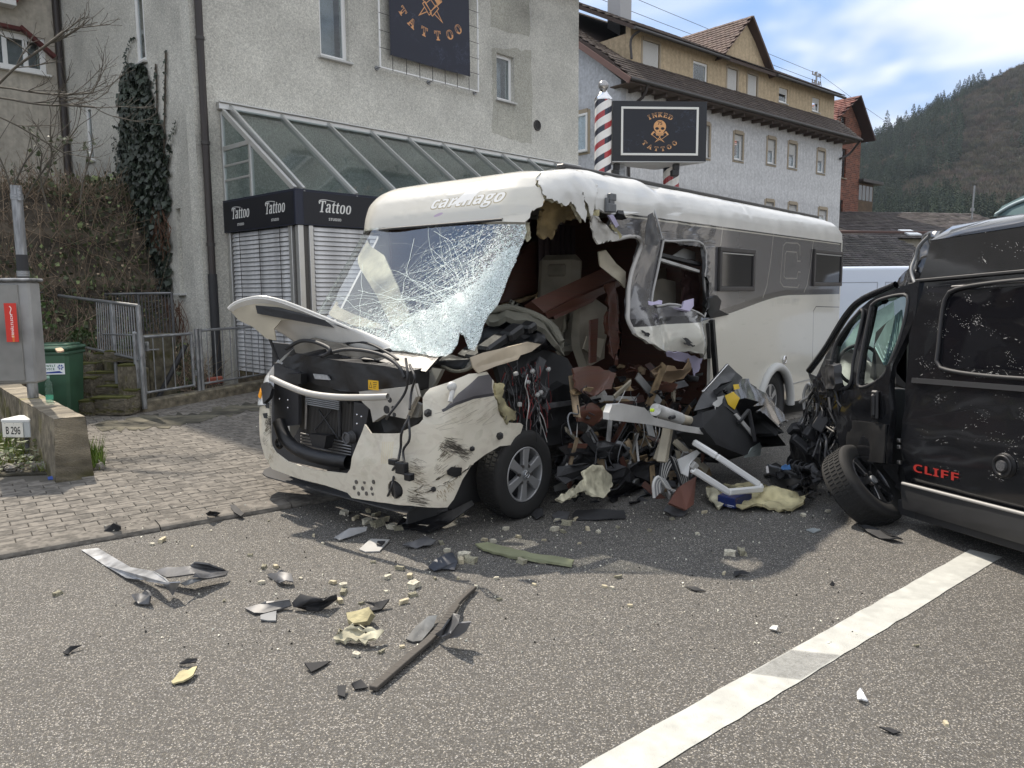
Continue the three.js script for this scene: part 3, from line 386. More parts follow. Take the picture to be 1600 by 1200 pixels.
  part(sg, 'white_border', jn([b2(cx - fw - k, cx + fw + k, cy + fh - k, cy + fh + k, 0.001, 0.014, 0.003), b2(cx - fw - k, cx + fw + k, cy - fh - k, cy - fh + k, 0.001, 0.014, 0.003), b2(cx - fw - k, cx - fw + k, cy - fh + k, cy + fh - k, 0.001, 0.014, 0.003), b2(cx + fw - k, cx + fw + k, cy - fh + k, cy + fh - k, 0.001, 0.014, 0.003)]), M([0.7, 0.7, 0.66], 0.4));
  for (const px of [966, 1060]) { const p = sx(px, 260); part(sg, 'spotlight', jn([b2(p.x - 0.05, p.x + 0.05, y0 - 0.12, y0 - 0.02, -0.2, -0.1), b2(p.x - 0.08, p.x + 0.03, y0 - 0.22, y0 - 0.12, -0.22, -0.08)]), MT.dark); }
  part(sg, 'mount', jn([b2(a - 0.08, a + 0.02, y0 + 0.05, y0 + 0.1, -0.16, -0.06), b2(a - 0.08, a + 0.02, y1 - 0.2, y1 - 0.15, -0.16, -0.06)]), MT.galv); part(sg, 'underside_panel', new THREE.ExtrudeGeometry(pr, { depth: 0.01, bevelEnabled: false }).rotateX(-Math.PI / 2).translate(0, y0 - 0.012, 0), M([0.55, 0.56, 0.56], 0.5)); part(sg, 'rear_post', b2(a + 0.16, a + 0.26, 0, y0, -0.28, -0.2), MT.galv);
}
// ---------------------------------------------------------------- roof tiles
function tiles(parent, o, u, v, W, L, tw, tl, mat, jit = 0.25, clip) {
  u = vv(u).normalize(); v = vv(v).normalize(); o = vv(o); const n = u.clone().cross(v); if (n.y < 0) n.negate();
  const nu = Math.ceil(W / tw), nv = Math.ceil(L / tl), list = [];
  for (let j = 0; j < nv; j++) for (let i = 0; i < nu; i++) { const a = (i + 0.5 + (j % 2) * 0.5) * tw, b = (j + 0.5) * tl; if (a > W || (clip && !clip(a, b))) continue; list.push([a, b]); }
  const Rb = V3(0, 1, 0), X = u, Z = v, Y = n, m = new THREE.InstancedMesh(bx(0, 0, 0, tw * 0.95, 0.045, tl * 1.12, 0.01), mat, list.length), M4 = new THREE.Matrix4(), c = new THREE.Color();
  list.forEach(([a, b], i) => { const p = o.clone().addScaledVector(u, a).addScaledVector(v, b).addScaledVector(n, 0.035 + rr(-0.004, 0.006)); const t = 0.12 + rr(-0.03, 0.04), Zt = Z.clone().multiplyScalar(Math.cos(t)).addScaledVector(Y, (v.y < 0 ? 1 : -1) * Math.sin(t)), Xn = X.clone(), Yt = Zt.clone().cross(Xn).normalize(); M4.makeBasis(Xn, Yt, Zt).setPosition(p); m.setMatrixAt(i, M4); const k = 1 - jit / 2 + rnd() * jit + (rnd() < 0.06 ? jit : 0); m.setColorAt(i, c.setRGB(k, k * rr(0.96, 1.02), k * rr(0.93, 1.03))); });
  m.name = 'roof_tiles'; m.castShadow = m.receiveShadow = true; parent.add(m); return stuff(m);
}
const tileM = M([0.10, 0.075, 0.062], 0.85, { map: T_soft }), tileRed = M([0.22, 0.07, 0.05], 0.8, { map: T_soft }), tileGrey = M([0.11, 0.095, 0.09], 0.85, { map: T_soft }), tilePale = M([0.15, 0.135, 0.13], 0.85, { map: T_dirt });
// ---------------------------------------------------------------- long white house with dormer storey
{
  const H = new Frame(baseAt(975, 31), 49), hs = thing('white_house', 'long white plastered house with tan dormer storey and brown tiled roof', 'house', H);
  const q = (px, py, z = 0) => H.z(px, py, z), L = 17.7, EY = 9.75;
  const wr = ([a, b, c, d], z = 0) => [q(a, (c + d) / 2, z).x, q(b, (c + d) / 2, z).x, q((a + b) / 2, d, z).y, q((a + b) / 2, c, z).y];
  const main = [[1147, 1160, 210, 250], [1199, 1211, 218, 256], [1232, 1244, 225, 262], [1277, 1288, 236, 270], [1099, 1108, 196, 246]].map(r => wr(r)), low = [[1196, 1208, 316, 345], [1232, 1244, 320, 350], [1279, 1291, 328, 355]].map(r => wr(r));
  part(hs, 'front_wall', wall(L, EY, [...main, ...low], 0.3), MT.whiteWall);
  for (const w of main) win(hs, null, ...w, { f: 0.09, trim: 0.12, blind: w === main[0] ? 0.25 : 0.45, deep: 0.08, sillOut: 0.06 }); for (const w of low) win(hs, null, ...w, { f: 0.08, trim: 0.12, blind: 0.3, deep: 0.08 });
  // gable end on the left
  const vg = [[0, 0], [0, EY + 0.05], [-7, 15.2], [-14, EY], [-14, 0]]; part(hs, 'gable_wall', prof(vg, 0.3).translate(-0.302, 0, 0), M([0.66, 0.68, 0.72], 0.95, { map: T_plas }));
  part(hs, 'far_walls', jn([b2(L, L + 0.3, 0, EY, -14, -0.31), b2(0.01, L, 0, EY, -14, -13.7)]), MT.whiteWall);
  const gw = H.at(909, 208, 'x', -0.3); win(hs, new THREE.Matrix4().makeBasis(V3(0, 0, 1), V3(0, 1, 0), V3(-1, 0, 0)).setPosition(-0.302, 0, 0), gw.z - 0.35, gw.z + 0.35, gw.y - 0.75, gw.y + 0.75, { f: 0.09, trim: 0.12, deep: -0.06, sillOut: 0.12 });
  // lower roof skirt, dormer wall, upper roof
  const zd = -0.5, yd = EY + 0.98, ye = q(985, 50, zd).y;
  part(hs, 'lower_roof', prof([[0.75, EY - 0.25], [0.75, EY - 0.1], [zd, yd + 0.05], [-7, 15.2], [-7, 15.0], [zd, yd - 0.2]], L + 1.2).translate(-0.7, 0, 0), M([0.07, 0.05, 0.042], 0.9));
  tiles(hs, [-0.7, EY - 0.08, 0.75], [1, 0, 0], [0, yd + 0.05 - EY + 0.1, zd - 0.75], L + 1.2, 1.62, 0.24, 0.21, tileM, 0.4);
  const s2 = Math.atan2(15.2 - yd, 7 + zd); tiles(hs, [-0.7, yd + 0.05, zd], [1, 0, 0], [0, 15.2 - yd, -7 - zd], 1.15, 6.2, 0.24, 0.21, tileM, 0.4);
  const ddw = [[1083, 1106, 97, 131], [1217, 1231, 138, 161], [1269, 1281, 153, 175]].map(r => wr(r, zd)), dsh = [[1004, 1030, 66, 108], [1136, 1152, 108, 142], [1168, 1183, 117, 150]].map(r => wr(r, zd));
  const x1 = L - 0.1, dl = q(985, 80, zd).x, gx = q(1165, 60, zd).x, g0 = q(1127, 90, zd).x, g1 = q(1200, 100, zd).x, gy = q(1166, 36, zd).y;
  const ds = new THREE.Shape(); [[dl, yd - 0.3], [x1, yd - 0.3], [x1, ye + 0.28], [g1 + 0.1, ye + 0.28], [gx, gy], [g0 - 0.1, ye + 0.28], [dl, ye + 0.28]].forEach((p, i) => i ? ds.lineTo(...p) : ds.moveTo(...p)); [...ddw, ...dsh].forEach(r => ds.holes.push(rect(...r))); const dg = new THREE.ExtrudeGeometry(ds, { depth: 0.25, bevelEnabled: false }); dg.translate(0, 0, zd - 0.25); part(hs, 'dormer_wall', dg, MT.tanWall);
  const Tz = new THREE.Matrix4().makeTranslation(0, 0, zd); for (const w of ddw) win(hs, Tz, ...w, { f: 0.1, deep: 0.06, blind: w === ddw[0] ? 0 : 0.4, sillOut: 0.05 }); for (const w of dsh) win(hs, Tz, ...w, { f: 0.1, blind: 1, deep: 0.05, trim: 0.1 });
  part(hs, 'dormer_cheek', prof([[zd - 0.26, yd - 0.2], [zd - 0.26, ye], [-4.4, ye]], 0.2).translate(dl, 0, 0), MT.tanWall);
  part(hs, 'upper_roof', prof([[zd + 0.4, ye - 0.05], [zd + 0.4, ye + 0.1], [-7, 15.6], [-7, 15.4]], x1 - dl + 0.6).translate(dl - 0.3, 0, 0), M([0.07, 0.05, 0.042], 0.9));
  tiles(hs, [dl - 0.3, ye + 0.1, zd + 0.4], [1, 0, 0], [0, 15.5 - ye, -7.4 - zd], x1 - dl + 0.6, 6.6, 0.26, 0.24, tileM, 0.4);
  part(hs, 'gutter', rod([dl - 0.3, ye, zd + 0.46], [g0 - 0.1, ye, zd + 0.46], 0.07, 8), MT.gutter); part(hs, 'gutter', rod([g1 + 0.1, ye, zd + 0.46], [x1 + 0.3, ye, zd + 0.46], 0.07, 8), MT.gutter); part(hs, 'gutter', rod([-0.7, EY - 0.12, 0.82], [L + 0.5, EY - 0.12, 0.82], 0.07, 8), MT.gutter);
  part(hs, 'downpipe', tube([[dl + 0.1, ye, zd + 0.46], [dl - 0.05, ye - 0.25, zd + 0.1], [dl - 0.1, yd + 0.1, zd + 0.15]], 0.05), MT.gutter); part(hs, 'downpipe', tube([[0.35, EY - 0.15, 0.8], [0.3, EY - 0.6, 0.6], [0.12, EY - 1.0, 0.12], [0.12, EY - 4, 0.1]], 0.06), MT.pipe); part(hs, 'downpipe', tube([[L + 0.3, EY - 0.2, 0.8], [L + 0.2, EY - 0.8, 0.3], [L - 0.4, EY - 1.1, 0.1]], 0.06), MT.pipe);
  part(hs, 'verge_board', bar([-0.72, EY - 0.2, 0.8], [-0.72, 15.1, -7], 0.06, 0.22), M([0.20, 0.12, 0.10], 0.8));
  part(hs, 'soffit', b2(-0.6, L + 0.4, EY - 0.24, EY - 0.2, -0.3, 0.74, 0.002), M([0.10, 0.075, 0.06], 0.9));
  // rafters under the eave
  for (let i = 0; i < 22; i++) part(hs, 'rafter_end', b2(0.1 + i * 0.79, 0.22 + i * 0.79, EY - 0.38, EY - 0.24, 0.02, 0.62), M([0.08, 0.06, 0.05], 0.9));
  // cross gable roof
  const gr = (s) => { const e = s < 0 ? g0 - 0.45 : g1 + 0.15, yE = ye - 0.05; return sheet({ p2: [[0, 0], [1, 0], [1, 1], [0, 1]], map: (a, b) => V3(mix(gx, e, a), mix(gy + 0.18, yE, a), mix(zd + 0.35, -6.2, b)), t: s < 0 ? 0 : 0.12, max: 9, flip: s > 0 }); };
  part(hs, 'gable_roof', gr(-1), M([0.09, 0.06, 0.05], 0.9)); part(hs, 'gable_roof', gr(1), M([0.09, 0.06, 0.05], 0.9));
  tiles(hs, [gx, gy + 0.2, zd + 0.35], [0, 0, -1], [g0 - 0.45 - gx, ye - 0.28 - gy, 0], 5.5, Math.hypot(g0 - 0.45 - gx, ye - 0.28 - gy) - 0.05, 0.24, 0.22, M([0.17, 0.11, 0.09], 0.85, { map: T_soft }), 0.35);
  part(hs, 'skylight', bx(0, 0, 0, 0.6, 0.08, 0.9).applyMatrix4(new THREE.Matrix4().makeRotationZ(Math.atan2(gy - ye, gx - g0)).setPosition(mix(gx, g0, 0.55), mix(gy, ye, 0.55) + 0.25, -2.6)), MT.alu);
  const ch = q(968, 8, -5); part(hs, 'chimney', jn([b2(ch.x - 0.4, ch.x + 0.4, 13, 17.5, -5.4, -4.6), b2(ch.x - 0.46, ch.x + 0.46, 17.3, 17.5, -5.46, -4.54)]), M([0.42, 0.42, 0.42], 0.8));
  // service pole standing on the roof
  const sp = thing('service_pole', 'steel service pole with cross arms and insulators on the white house roof', 'utility pole', H), zp = -6, p0 = q(1275, 140, zp), p1 = q(1276, 112, zp);
  part(sp, 'mast', rod([p0.x, p0.y - 1.5, zp], [p0.x, p1.y, zp], 0.06), MT.galv); for (const [i, y] of [[0, p1.y - 0.25], [1, p1.y - 0.75]]) { const arm = part(sp, 'cross_arm', bar([p0.x - 0.55, y, zp], [p0.x + 0.55, y, zp], 0.06, 0.06), MT.galv); for (const x of [-0.5, -0.2, 0.3, 0.5]) part(arm, 'insulator', rod([p0.x + x, y + 0.03, zp], [p0.x + x, y + 0.2, zp], 0.04, 7), M([0.2, 0.16, 0.12], 0.4)); }
  const far = H.z(1440, 225, -6); for (const [x, y, e] of [[-0.5, p1.y - 0.1, [-14, p1.y + 1.2]], [-0.2, p1.y - 0.6, [-14, p1.y + 0.3]], [0.5, p1.y - 0.1, [far.x, far.y]], [0.4, p1.y - 0.1, [p0.x + 1.6, p0.y - 1.4]]]) part(sp, 'wire', tube([[p0.x + x, y, zp], [(p0.x + x + e[0]) / 2, (y + e[1]) / 2 - 0.15, zp], [e[0], e[1], zp]], 0.014, 10, 4), MT.dark);
}
// ---------------------------------------------------------------- red brick house behind it
{
  const K = new Frame(baseAt(1303, 52), 49), kb = thing('brick_house', 'red brick house with gabled tile roof and timber bay beyond the white house', 'house', K);
  const q = (px, py, z = 0) => K.z(px, py, z), T_brick = dtex(256, 256, (i, j) => { const r = Math.floor(j / 16), x = (i + (r % 2) * 16) % 256, m = j % 16 < 2 || x % 32 < 2, k = hash(Math.floor(x / 32), r) * 0.35 + 0.75; return m ? [0.5, 0.44, 0.4] : [0.47 * k, 0.28 * k, 0.21 * k]; }, true, 1 / 2);
  const bm = M([1, 1, 1], 0.9, { map: T_brick }), w0 = q(1309, 250).x - 2, w1 = q(1344, 250).x, ey = q(1340, 205).y, gx = q(1328, 165).x, gy = q(1328, 160).y;
  const wA = [q(1312, 250).x, q(1322, 250).x, q(1316, 278).y, q(1316, 232).y], wB = [q(1303, 320).x, q(1317, 320).x, q(1310, 350).y - 1, q(1310, 312).y], wC = [q(1314, 190).x, q(1321, 190).x, q(1317, 200).y, q(1317, 182).y];
  const s = new THREE.Shape(); [[w0, 0], [w1, 0], [w1, ey], [gx, gy], [w0, ey]].forEach((p, i) => i ? s.lineTo(...p) : s.moveTo(...p)); [wA, wB, wC].forEach(r => s.holes.push(rect(...r))); const g = new THREE.ExtrudeGeometry(s, { depth: 0.35, bevelEnabled: false }); g.translate(0, 0, -0.35); part(kb, 'front_wall', g, bm);
  for (const w of [wA, wB, wC]) win(kb, null, ...w, { f: 0.12, trans: 0.66, fm: MT.pipe, sm: MT.tan, sillOut: 0.1, curtain: w === wA });
  part(kb, 'side_wall', jn([b2(w1 - 0.35, w1, 0, ey, -10, -0.36), b2(w0, w0 + 0.35, 0, ey, -10, -0.36)]), bm);
  for (const sd of [-1, 1]) { const e = sd < 0 ? w0 - 0.8 : w1 + 0.6, yE = ey - (sd < 0 ? 0.7 : 0.6); part(kb, 'roof', sheet({ p2: [[0, 0], [1, 0], [1, 1], [0, 1]], map: (a, b) => V3(mix(gx, e, a), mix(gy + 0.25, yE, a), mix(0.7, -10, b)), t: sd < 0 ? 0 : 0.15, max: 9, flip: sd > 0 }), M([0.05, 0.03, 0.028], 0.9)); if (sd < 0) tiles(kb, [gx, gy + 0.27, 0.7], [0, 0, -1], [e - gx, yE - gy - 0.25, 0], 10, Math.hypot(e - gx, yE - gy), 0.32, 0.34, tileRed, 0.5); }
  const bx0 = w1 + 0.01, by0 = q(1345, 340).y, by1 = q(1345, 285).y; part(kb, 'bay', b2(bx0, bx0 + 2.4, by0, by1, -2.4, -0.1), M([0.14, 0.09, 0.05], 0.8, { map: T_soft })); part(kb, 'bay_roof', b2(bx0 - 0.1, bx0 + 3, by1, by1 + 0.2, -2.8, 0.35), MT.gutter); for (let i = 0; i < 4; i++) part(kb, 'bay_pane', b2(bx0 + 0.2 + i * 0.54, bx0 + 0.64 + i * 0.54, by0 + 1.2, by1 - 0.15, -0.1, -0.085, 0.002), M([0.06, 0.065, 0.07], 0.1));
}
// ---------------------------------------------------------------- low tiled roofs in the distance
function barn(name, label, pts, depthE, depthR, mat, tw, tl, jit, lights) {   // pts: eave left, eave right, ridge left, ridge right (pixels)
  const A = D(...pts[0], depthE), C2 = D(...pts[2], depthR), g = thing(name, label, 'building');
  const eL = A, eR = D(pts[1][0], pts[1][1], depthE + 3); eR.y = eL.y; const u = eR.clone().sub(eL), W = u.length(); u.normalize(); const n = V3(-u.z, 0, u.x).multiplyScalar(-1); const run = depthR - depthE, up = C2.y - A.y, v = V3(0, up, 0).addScaledVector(n, run); if (v.z > 0) v.addScaledVector(n, -2 * run);
  const L = v.length(); const F = (a, b, k = 0) => eL.clone().addScaledVector(u, a).addScaledVector(v, b).add(V3(0, k, 0));
  part(g, 'roof', sheet({ p2: [[0, 0], [W, 0], [W, 1], [0, 1]], map: (a, b) => F(a, b, -0.03), t: 0, max: 40 }), M([0.06, 0.05, 0.045], 0.9)); const vb = v.clone(); vb.y *= -1;
  part(g, 'rear_roof', sheet({ p2: [[0, 0], [W, 0], [W, 1], [0, 1]], map: (a, b) => F(a, 1).addScaledVector(vb, b), t: 0.2, max: 40 }), M([0.06, 0.05, 0.045], 0.9));
  const vn2 = v.clone().setY(0).normalize(), wallB = (a0, a1, o, h) => { const p = F(a0, 0).addScaledVector(vn2, o), q2 = F(a1, 0).addScaledVector(vn2, o); return bar([p.x, h / 2, p.z], [q2.x, h / 2, q2.z], 0.3, h); };
  part(g, 'front_wall', wallB(0.4, W - 0.4, 0.6, eL.y), MT.beige); part(g, 'rear_wall', wallB(0.4, W - 0.4, run * 2 - 0.6, eL.y - 0.1), MT.beige);
  tiles(g, F(0, 0), u, v, W, L, tw, tl, mat, jit); part(g, 'ridge', rod(F(0, 1, 0.08), F(W, 1, 0.08), 0.12, 8), M([0.10, 0.06, 0.05], 0.9));
  for (const [px, py] of lights || []) { let best = 0, bd = 1e9, bb = 0.5; for (let a = 0; a < W; a += 0.2) for (let b = 0.05; b < 1; b += 0.03) { const p = F(a, b, 0.1), r = p.clone().sub(CAM), dd = ray(px, py); const e = Math.hypot(r.x / -r.z - dd.x / -dd.z, r.y / -r.z - dd.y / -dd.z); if (e < bd) { bd = e; best = a; bb = b; } } const c = F(best, bb, 0.1); const gg = bx(0, 0, 0, 0.9, 0.1, 1.1); gg.applyMatrix4(new THREE.Matrix4().makeBasis(u, v.clone().normalize().cross(u).normalize(), v.clone().normalize()).setPosition(c)); part(g, 'skylight', gg, M([0.75, 0.78, 0.8], 0.15)); }
  return { F, g };
}
const barnA = barn('tiled_barn', 'far building with brown pan tile roof and two small skylights below the wooded hill', [[1318, 372], [1640, 352], [1318, 330], [1575, 315]], 46, 52, tileGrey, 0.33, 0.36, 0.5, [[1423, 331], [1507, 331]]);
barn('slate_barn', 'nearer low building with weathered grey roof tiles beside the black van', [[1290, 446], [1560, 438], [1290, 364], [1460, 358]], 30, 36, tilePale, 0.3, 0.26, 0.9);
{ const p = D(1519, 330, 49), a = one('roof_antenna', jn([rod(p.clone().setY(p.y - 0.5), D(1523, 290, 49), 0.05), rod(D(1519, 330, 49), D(1519.5, 325, 49), 0.12)]), MT.galv, 'thin pale antenna mast rising from far tiled roof', 'antenna'); }
// ---------------------------------------------------------------- wooded hill
const hillH = (x, z) => { const t = clamp((-z - 140) / 340), rg = x > 217 ? 74 + (x - 217) * 0.50 : Math.max(6, 72 - (217 - x) * 0.45); return 2 + sm(t) * rg * (1 + 0.14 * (fbm(x * 0.014 + 4, z * 0.012, 3) - 0.5)); };
{
  const g = new THREE.PlaneGeometry(700, 640, 70, 64); g.rotateX(-Math.PI / 2); g.translate(260, 0, -400); const p = g.attributes.position; for (let i = 0; i < p.count; i++) p.setY(i, hillH(p.getX(i), p.getZ(i)) - (p.getZ(i) > -145 ? 3 : 0)); g.computeVertexNormals(); boxUV(g, 1);
  struct('hill', g, M([0.042, 0.038, 0.028], 1, { map: T_dirt }));
  // conifer and bare tree, each a cloud of small faces on a stem
  const leafTri = (P, c, s, dir) => { const a = V3(rr(-1, 1), rr(-1, 1), rr(-1, 1)).normalize(), b = dir.clone().cross(a).normalize(); const e = c.clone().addScaledVector(dir, s); for (const q of [c.clone().addScaledVector(b, s * 0.28), c.clone().addScaledVector(b, -s * 0.28), e]) P.push(q.x, q.y, q.z); };
  const mk = P => { const g2 = new THREE.BufferGeometry(); g2.setAttribute('position', new THREE.Float32BufferAttribute(P, 3)); g2.computeVertexNormals(); return g2; };
  const conifer = n => { const P = []; for (let i = 0; i < n; i++) { const h = Math.pow(rnd(), 0.75), a = rr(0, 6.283), R = Math.pow(1 - h, 0.9) * 0.19 * (0.72 + 0.4 * Math.abs(Math.sin(h * 23))) + 0.003, k = Math.sqrt(rnd()); const c = V3(Math.cos(a) * R * k, 0.12 + h * 0.88, Math.sin(a) * R * k); leafTri(P, c, 0.062 * (0.25 + 0.75 * (1 - h)) * rr(0.7, 1.5), V3(Math.cos(a), -0.45 + rr(-0.2, 0.3), Math.sin(a)).normalize()); } return mk(P); };
  const trunk = rod([0, 0, 0], [0, 0.95, 0], 0.014, 5, 0.003), stem = new THREE.CylinderGeometry(0.006, 0.016, 0.7, 5).translate(0, 0.35, 0);
  const bare = n => { const P = []; for (let i = 0; i < n; i++) { const a = rr(0, 6.283), el = rr(-0.3, 1.4), R = Math.pow(rnd(), 0.5); const c = V3(Math.cos(a) * Math.cos(el) * R * 0.26, 0.6 + Math.sin(el) * R * 0.36, Math.sin(a) * Math.cos(el) * R * 0.26); const d = V3(c.x * 2 + rr(-0.3, 0.3), c.y - 0.2 + rr(-0.1, 0.4), c.z * 2 + rr(-0.3, 0.3)).normalize(); const b = d.clone().cross(V3(rr(-1, 1), rr(-1, 1), rr(-1, 1))).normalize(), s = 0.11 * rr(0.5, 1.4); for (const q of [c.clone().addScaledVector(b, 0.011), c.clone().addScaledVector(b, -0.011), c.clone().addScaledVector(d, s)]) P.push(q.x, q.y, q.z); } return mk(P); };
  const cg = [conifer(520), conifer(520)], bg = [bare(900), bare(900)], cm = M([0.034, 0.051, 0.034], 0.95), bm = M([0.105, 0.088, 0.07], 0.95), gm = M([0.10, 0.105, 0.05], 0.95);
  const C = [[], []], Bd = [[], []], Gd = [];
  for (let i = 0; i < 15000 && C[0].length + C[1].length + Bd[0].length + Bd[1].length < 11000; i++) {
    const z = -rr(165, 485), ax = rr(0.36, 0.74), x = -z * ax; const pz = (x - 80) * 0.004 + fbm(x * 0.016, z * 0.011, 3); const con = fbm(x * 0.03 + 50, z * 0.02 + 8, 4) + rr(-0.10, 0.10) + (x < -0.57 * z ? 0.13 : -0.02) - (z > -345 ? 0.2 : 0) + (z < -455 ? 0.06 : 0) > 0.50;
    const s = con ? rr(12, 22) : rr(9, 14); (con ? C : Bd)[i % 2].push([x, z, s]);
  }
  const inst = (name, geo, mat, l, jit) => { const m = new THREE.InstancedMesh(geo, mat, l.length), M4 = new THREE.Matrix4(), c = new THREE.Color(), e = new THREE.Euler(); l.forEach(([x, z, s], i) => { M4.compose(V3(x, hillH(x, z) - 0.5, z), new THREE.Quaternion().setFromEuler(e.set(0, rr(0, 6), rr(-0.03, 0.03))), V3(s * rr(0.85, 1.2), s, s * rr(0.85, 1.2))); m.setMatrixAt(i, M4); const k = rr(1 - jit, 1 + jit); m.setColorAt(i, c.setRGB(k * rr(0.9, 1.12), k, k * rr(0.85, 1.1))); }); m.name = numbered(name); m.castShadow = m.receiveShadow = true; scene.add(m); stuff(m); return m; };
  C.forEach((l, i) => tag(inst('conifer_wood', cg[i], cm, l, 0.35), i ? 'dark green spruces mixed through the wood on the hill slope' : 'dense dark conifer wood covering the hill slope', 'wood')); Bd.forEach((l, i) => tag(inst('bare_wood', bg[i], i ? bm : M([0.092, 0.085, 0.06], 0.95), l, 0.3), i ? 'grey brown leafless broadleaf trees covering the hill slope' : 'olive brown leafless woodland on the lower hill slope', 'wood'));
  const tg = [...C, ...Bd].flat(); tag(inst('tree_stems', stem, M([0.13, 0.11, 0.09], 0.95), tg, 0.3), 'slender grey tree stems standing through the hill wood', 'wood');
  // single conifers that stand out on the skyline
  const sky = [[1387, 172, 58], [1403, 180, 40], [1416, 172, 44], [1428, 162, 60], [1441, 170, 36], [1352, 213, 26], [1362, 216, 20], [1455, 160, 34], [1465, 150, 52], [1478, 155, 34], [1488, 148, 36], [1502, 137, 30], [1515, 134, 34], [1527, 127, 30], [1540, 122, 36], [1551, 114, 46], [1563, 108, 56], [1572, 116, 34], [1587, 114, 30], [1375, 196, 24], [1600, 118, 26]];
  sky.forEach(([px, py, h], i) => { const dep = 468, p = D(px, py, dep), s = h / FPX * dep * 1.3, t = thing('conifer', 'lone dark conifer standing out on the skyline of the wooded hill', 'tree', null, 'conifers on the hill skyline'); t.position.set(p.x, p.y - s, p.z); t.scale.setScalar(s); t.rotation.y = i; part(t, 'crown', cg[i % 2], cm); part(t, 'trunk', trunk, M([0.08, 0.06, 0.045], 0.95)); });
}
scene.fog = new THREE.FogExp2(0xc4d0de, 0.00014);
// ---------------------------------------------------------------- house across the road, outside the picture, mirrored in the motorhome's windows
{
  const O = new Frame(V3(27, 0, -20.2), 51 + 180), oh = thing('opposite_house', 'pale gabled house across the road seen mirrored in the motorhome windows', 'house', O), hw = []; for (let i = 0; i < 5; i++) for (const y of [1.2, 4.2]) hw.push([1.2 + i * 3, 2.3 + i * 3, y, y + 1.5]);
  part(oh, 'front_wall', wall(16, 6.5, hw, 0.3), MT.whiteWall); hw.forEach(w => win(oh, null, ...w, { f: 0.09, deep: 0.1 })); part(oh, 'rear_walls', jn([b2(0.3, 15.7, 0, 6.5, -9, -8.7), b2(0, 0.3, 0, 6.5, -9, -0.31), b2(15.7, 16, 0, 6.5, -9, -0.31)]), MT.whiteWall); part(oh, 'roof', prof([[0.6, 6.3], [0.6, 6.5], [-4.5, 10.5], [-9.6, 6.5], [-9.6, 6.3], [-4.5, 10.2]], 17).translate(-0.5, 0, 0), tileM);
}
// ================================================================ THE WRECKED MOTORHOME
const Mh = new Frame(G(840, 803), 40);   // x to the rear, z out of its driver side
const mh = thing('motorhome', 'wrecked white and grey motorhome with torn driver side and shattered windscreen', 'motorhome', Mh);
const HW = 1.125, RC = 0.38, MZ = (px, py, z = 0) => Mh.z(px, py, z);
const X0T = [[0.1, -1.06], [0.25, -1.2], [0.55, -1.22], [0.85, -1.18], [1.05, -1.1], [1.2, -0.95], [1.3, -0.78], [2.3, -0.02], [2.42, 0.0], [2.55, 0.05], [2.64, 0.13], [2.70, 0.24], [2.74, 0.42], [2.76, 0.8], [2.765, 1.15]];
const x0 = y => { if (y <= X0T[0][0]) return X0T[0][1]; for (let i = 1; i < X0T.length; i++) if (y <= X0T[i][0]) { const [a, b] = X0T[i - 1], [c, d] = X0T[i]; return mix(b, d, (y - a) / (c - a)); } return 1.15; };
const inset = y => y < 2.48 ? 0 : 0.28 * (1 - Math.sqrt(Math.max(0, 1 - clamp((y - 2.48) / 0.288) ** 2)));
function shell(s, y, off = 0) { const h = HW - inset(y), fl = h - RC, g = Math.sign(s) || 1, a = Math.abs(s), xf = x0(y) + RC; let x, zc, nx, nz; if (a < fl) { x = xf - RC - off; zc = a; } else if (a < fl + RC * Math.PI / 2) { const t = (a - fl) / RC; x = xf - (RC + off) * Math.cos(t); zc = fl + (RC + off) * Math.sin(t); } else { x = xf + a - fl - RC * Math.PI / 2; zc = h + off; } return V3(x, y, -HW + g * zc); }
function sdShell(p) { const a = x0(p.y) + RC - p.x, b = Math.abs(p.z + HW) - (HW - inset(p.y) - RC); return Math.max(a > 0 && b > 0 ? Math.hypot(a, b) - RC : Math.max(a - RC, b - RC), p.y - 2.765); }
function shellHit(px, py) { const d = ray(px, py); let t = 2.5, bt = t, bd = 1e9; const f = q => sdShell(Mh.loc(CAM.clone().addScaledVector(d, q))); for (; t < 16; t += 0.02) { const v = f(t); if (v < bd) { bd = v; bt = t; } if (v < 0) { let lo = t - 0.02, hi = t; for (let i = 0; i < 14; i++) { const m = (lo + hi) / 2; if (f(m) < 0) hi = m; else lo = m; } bt = hi; break; } } const p = Mh.loc(CAM.clone().addScaledVector(d, bt)), h = HW - inset(p.y), fl = h - RC, zc = p.z + HW, a = x0(p.y) + RC - p.x, b = Math.abs(zc) - fl, g = Math.sign(zc); let s; if (a > 0 && b > 0) s = g * (fl + RC * Math.atan2(b, a)); else if (b <= 0) s = zc; else s = g * (fl + RC * Math.PI / 2 + p.x - x0(p.y) - RC); return [s, Math.min(p.y, 2.765)]; }
function skin(list, o = {}) { const off = o.off || 0, l = (o.raw ? list : list.map(p => shellHit(p[0], p[1]))); return sheet({ p2: o.jag ? torn(l, o.jag, o.jag * 0.45, o.edges) : l, map: (s, y) => shell(s, y, off), max: 0.1, t: 0.02, uv: p => [p.x + p.z * 0.7, p.y + p.z * 0.1], ...o }); }
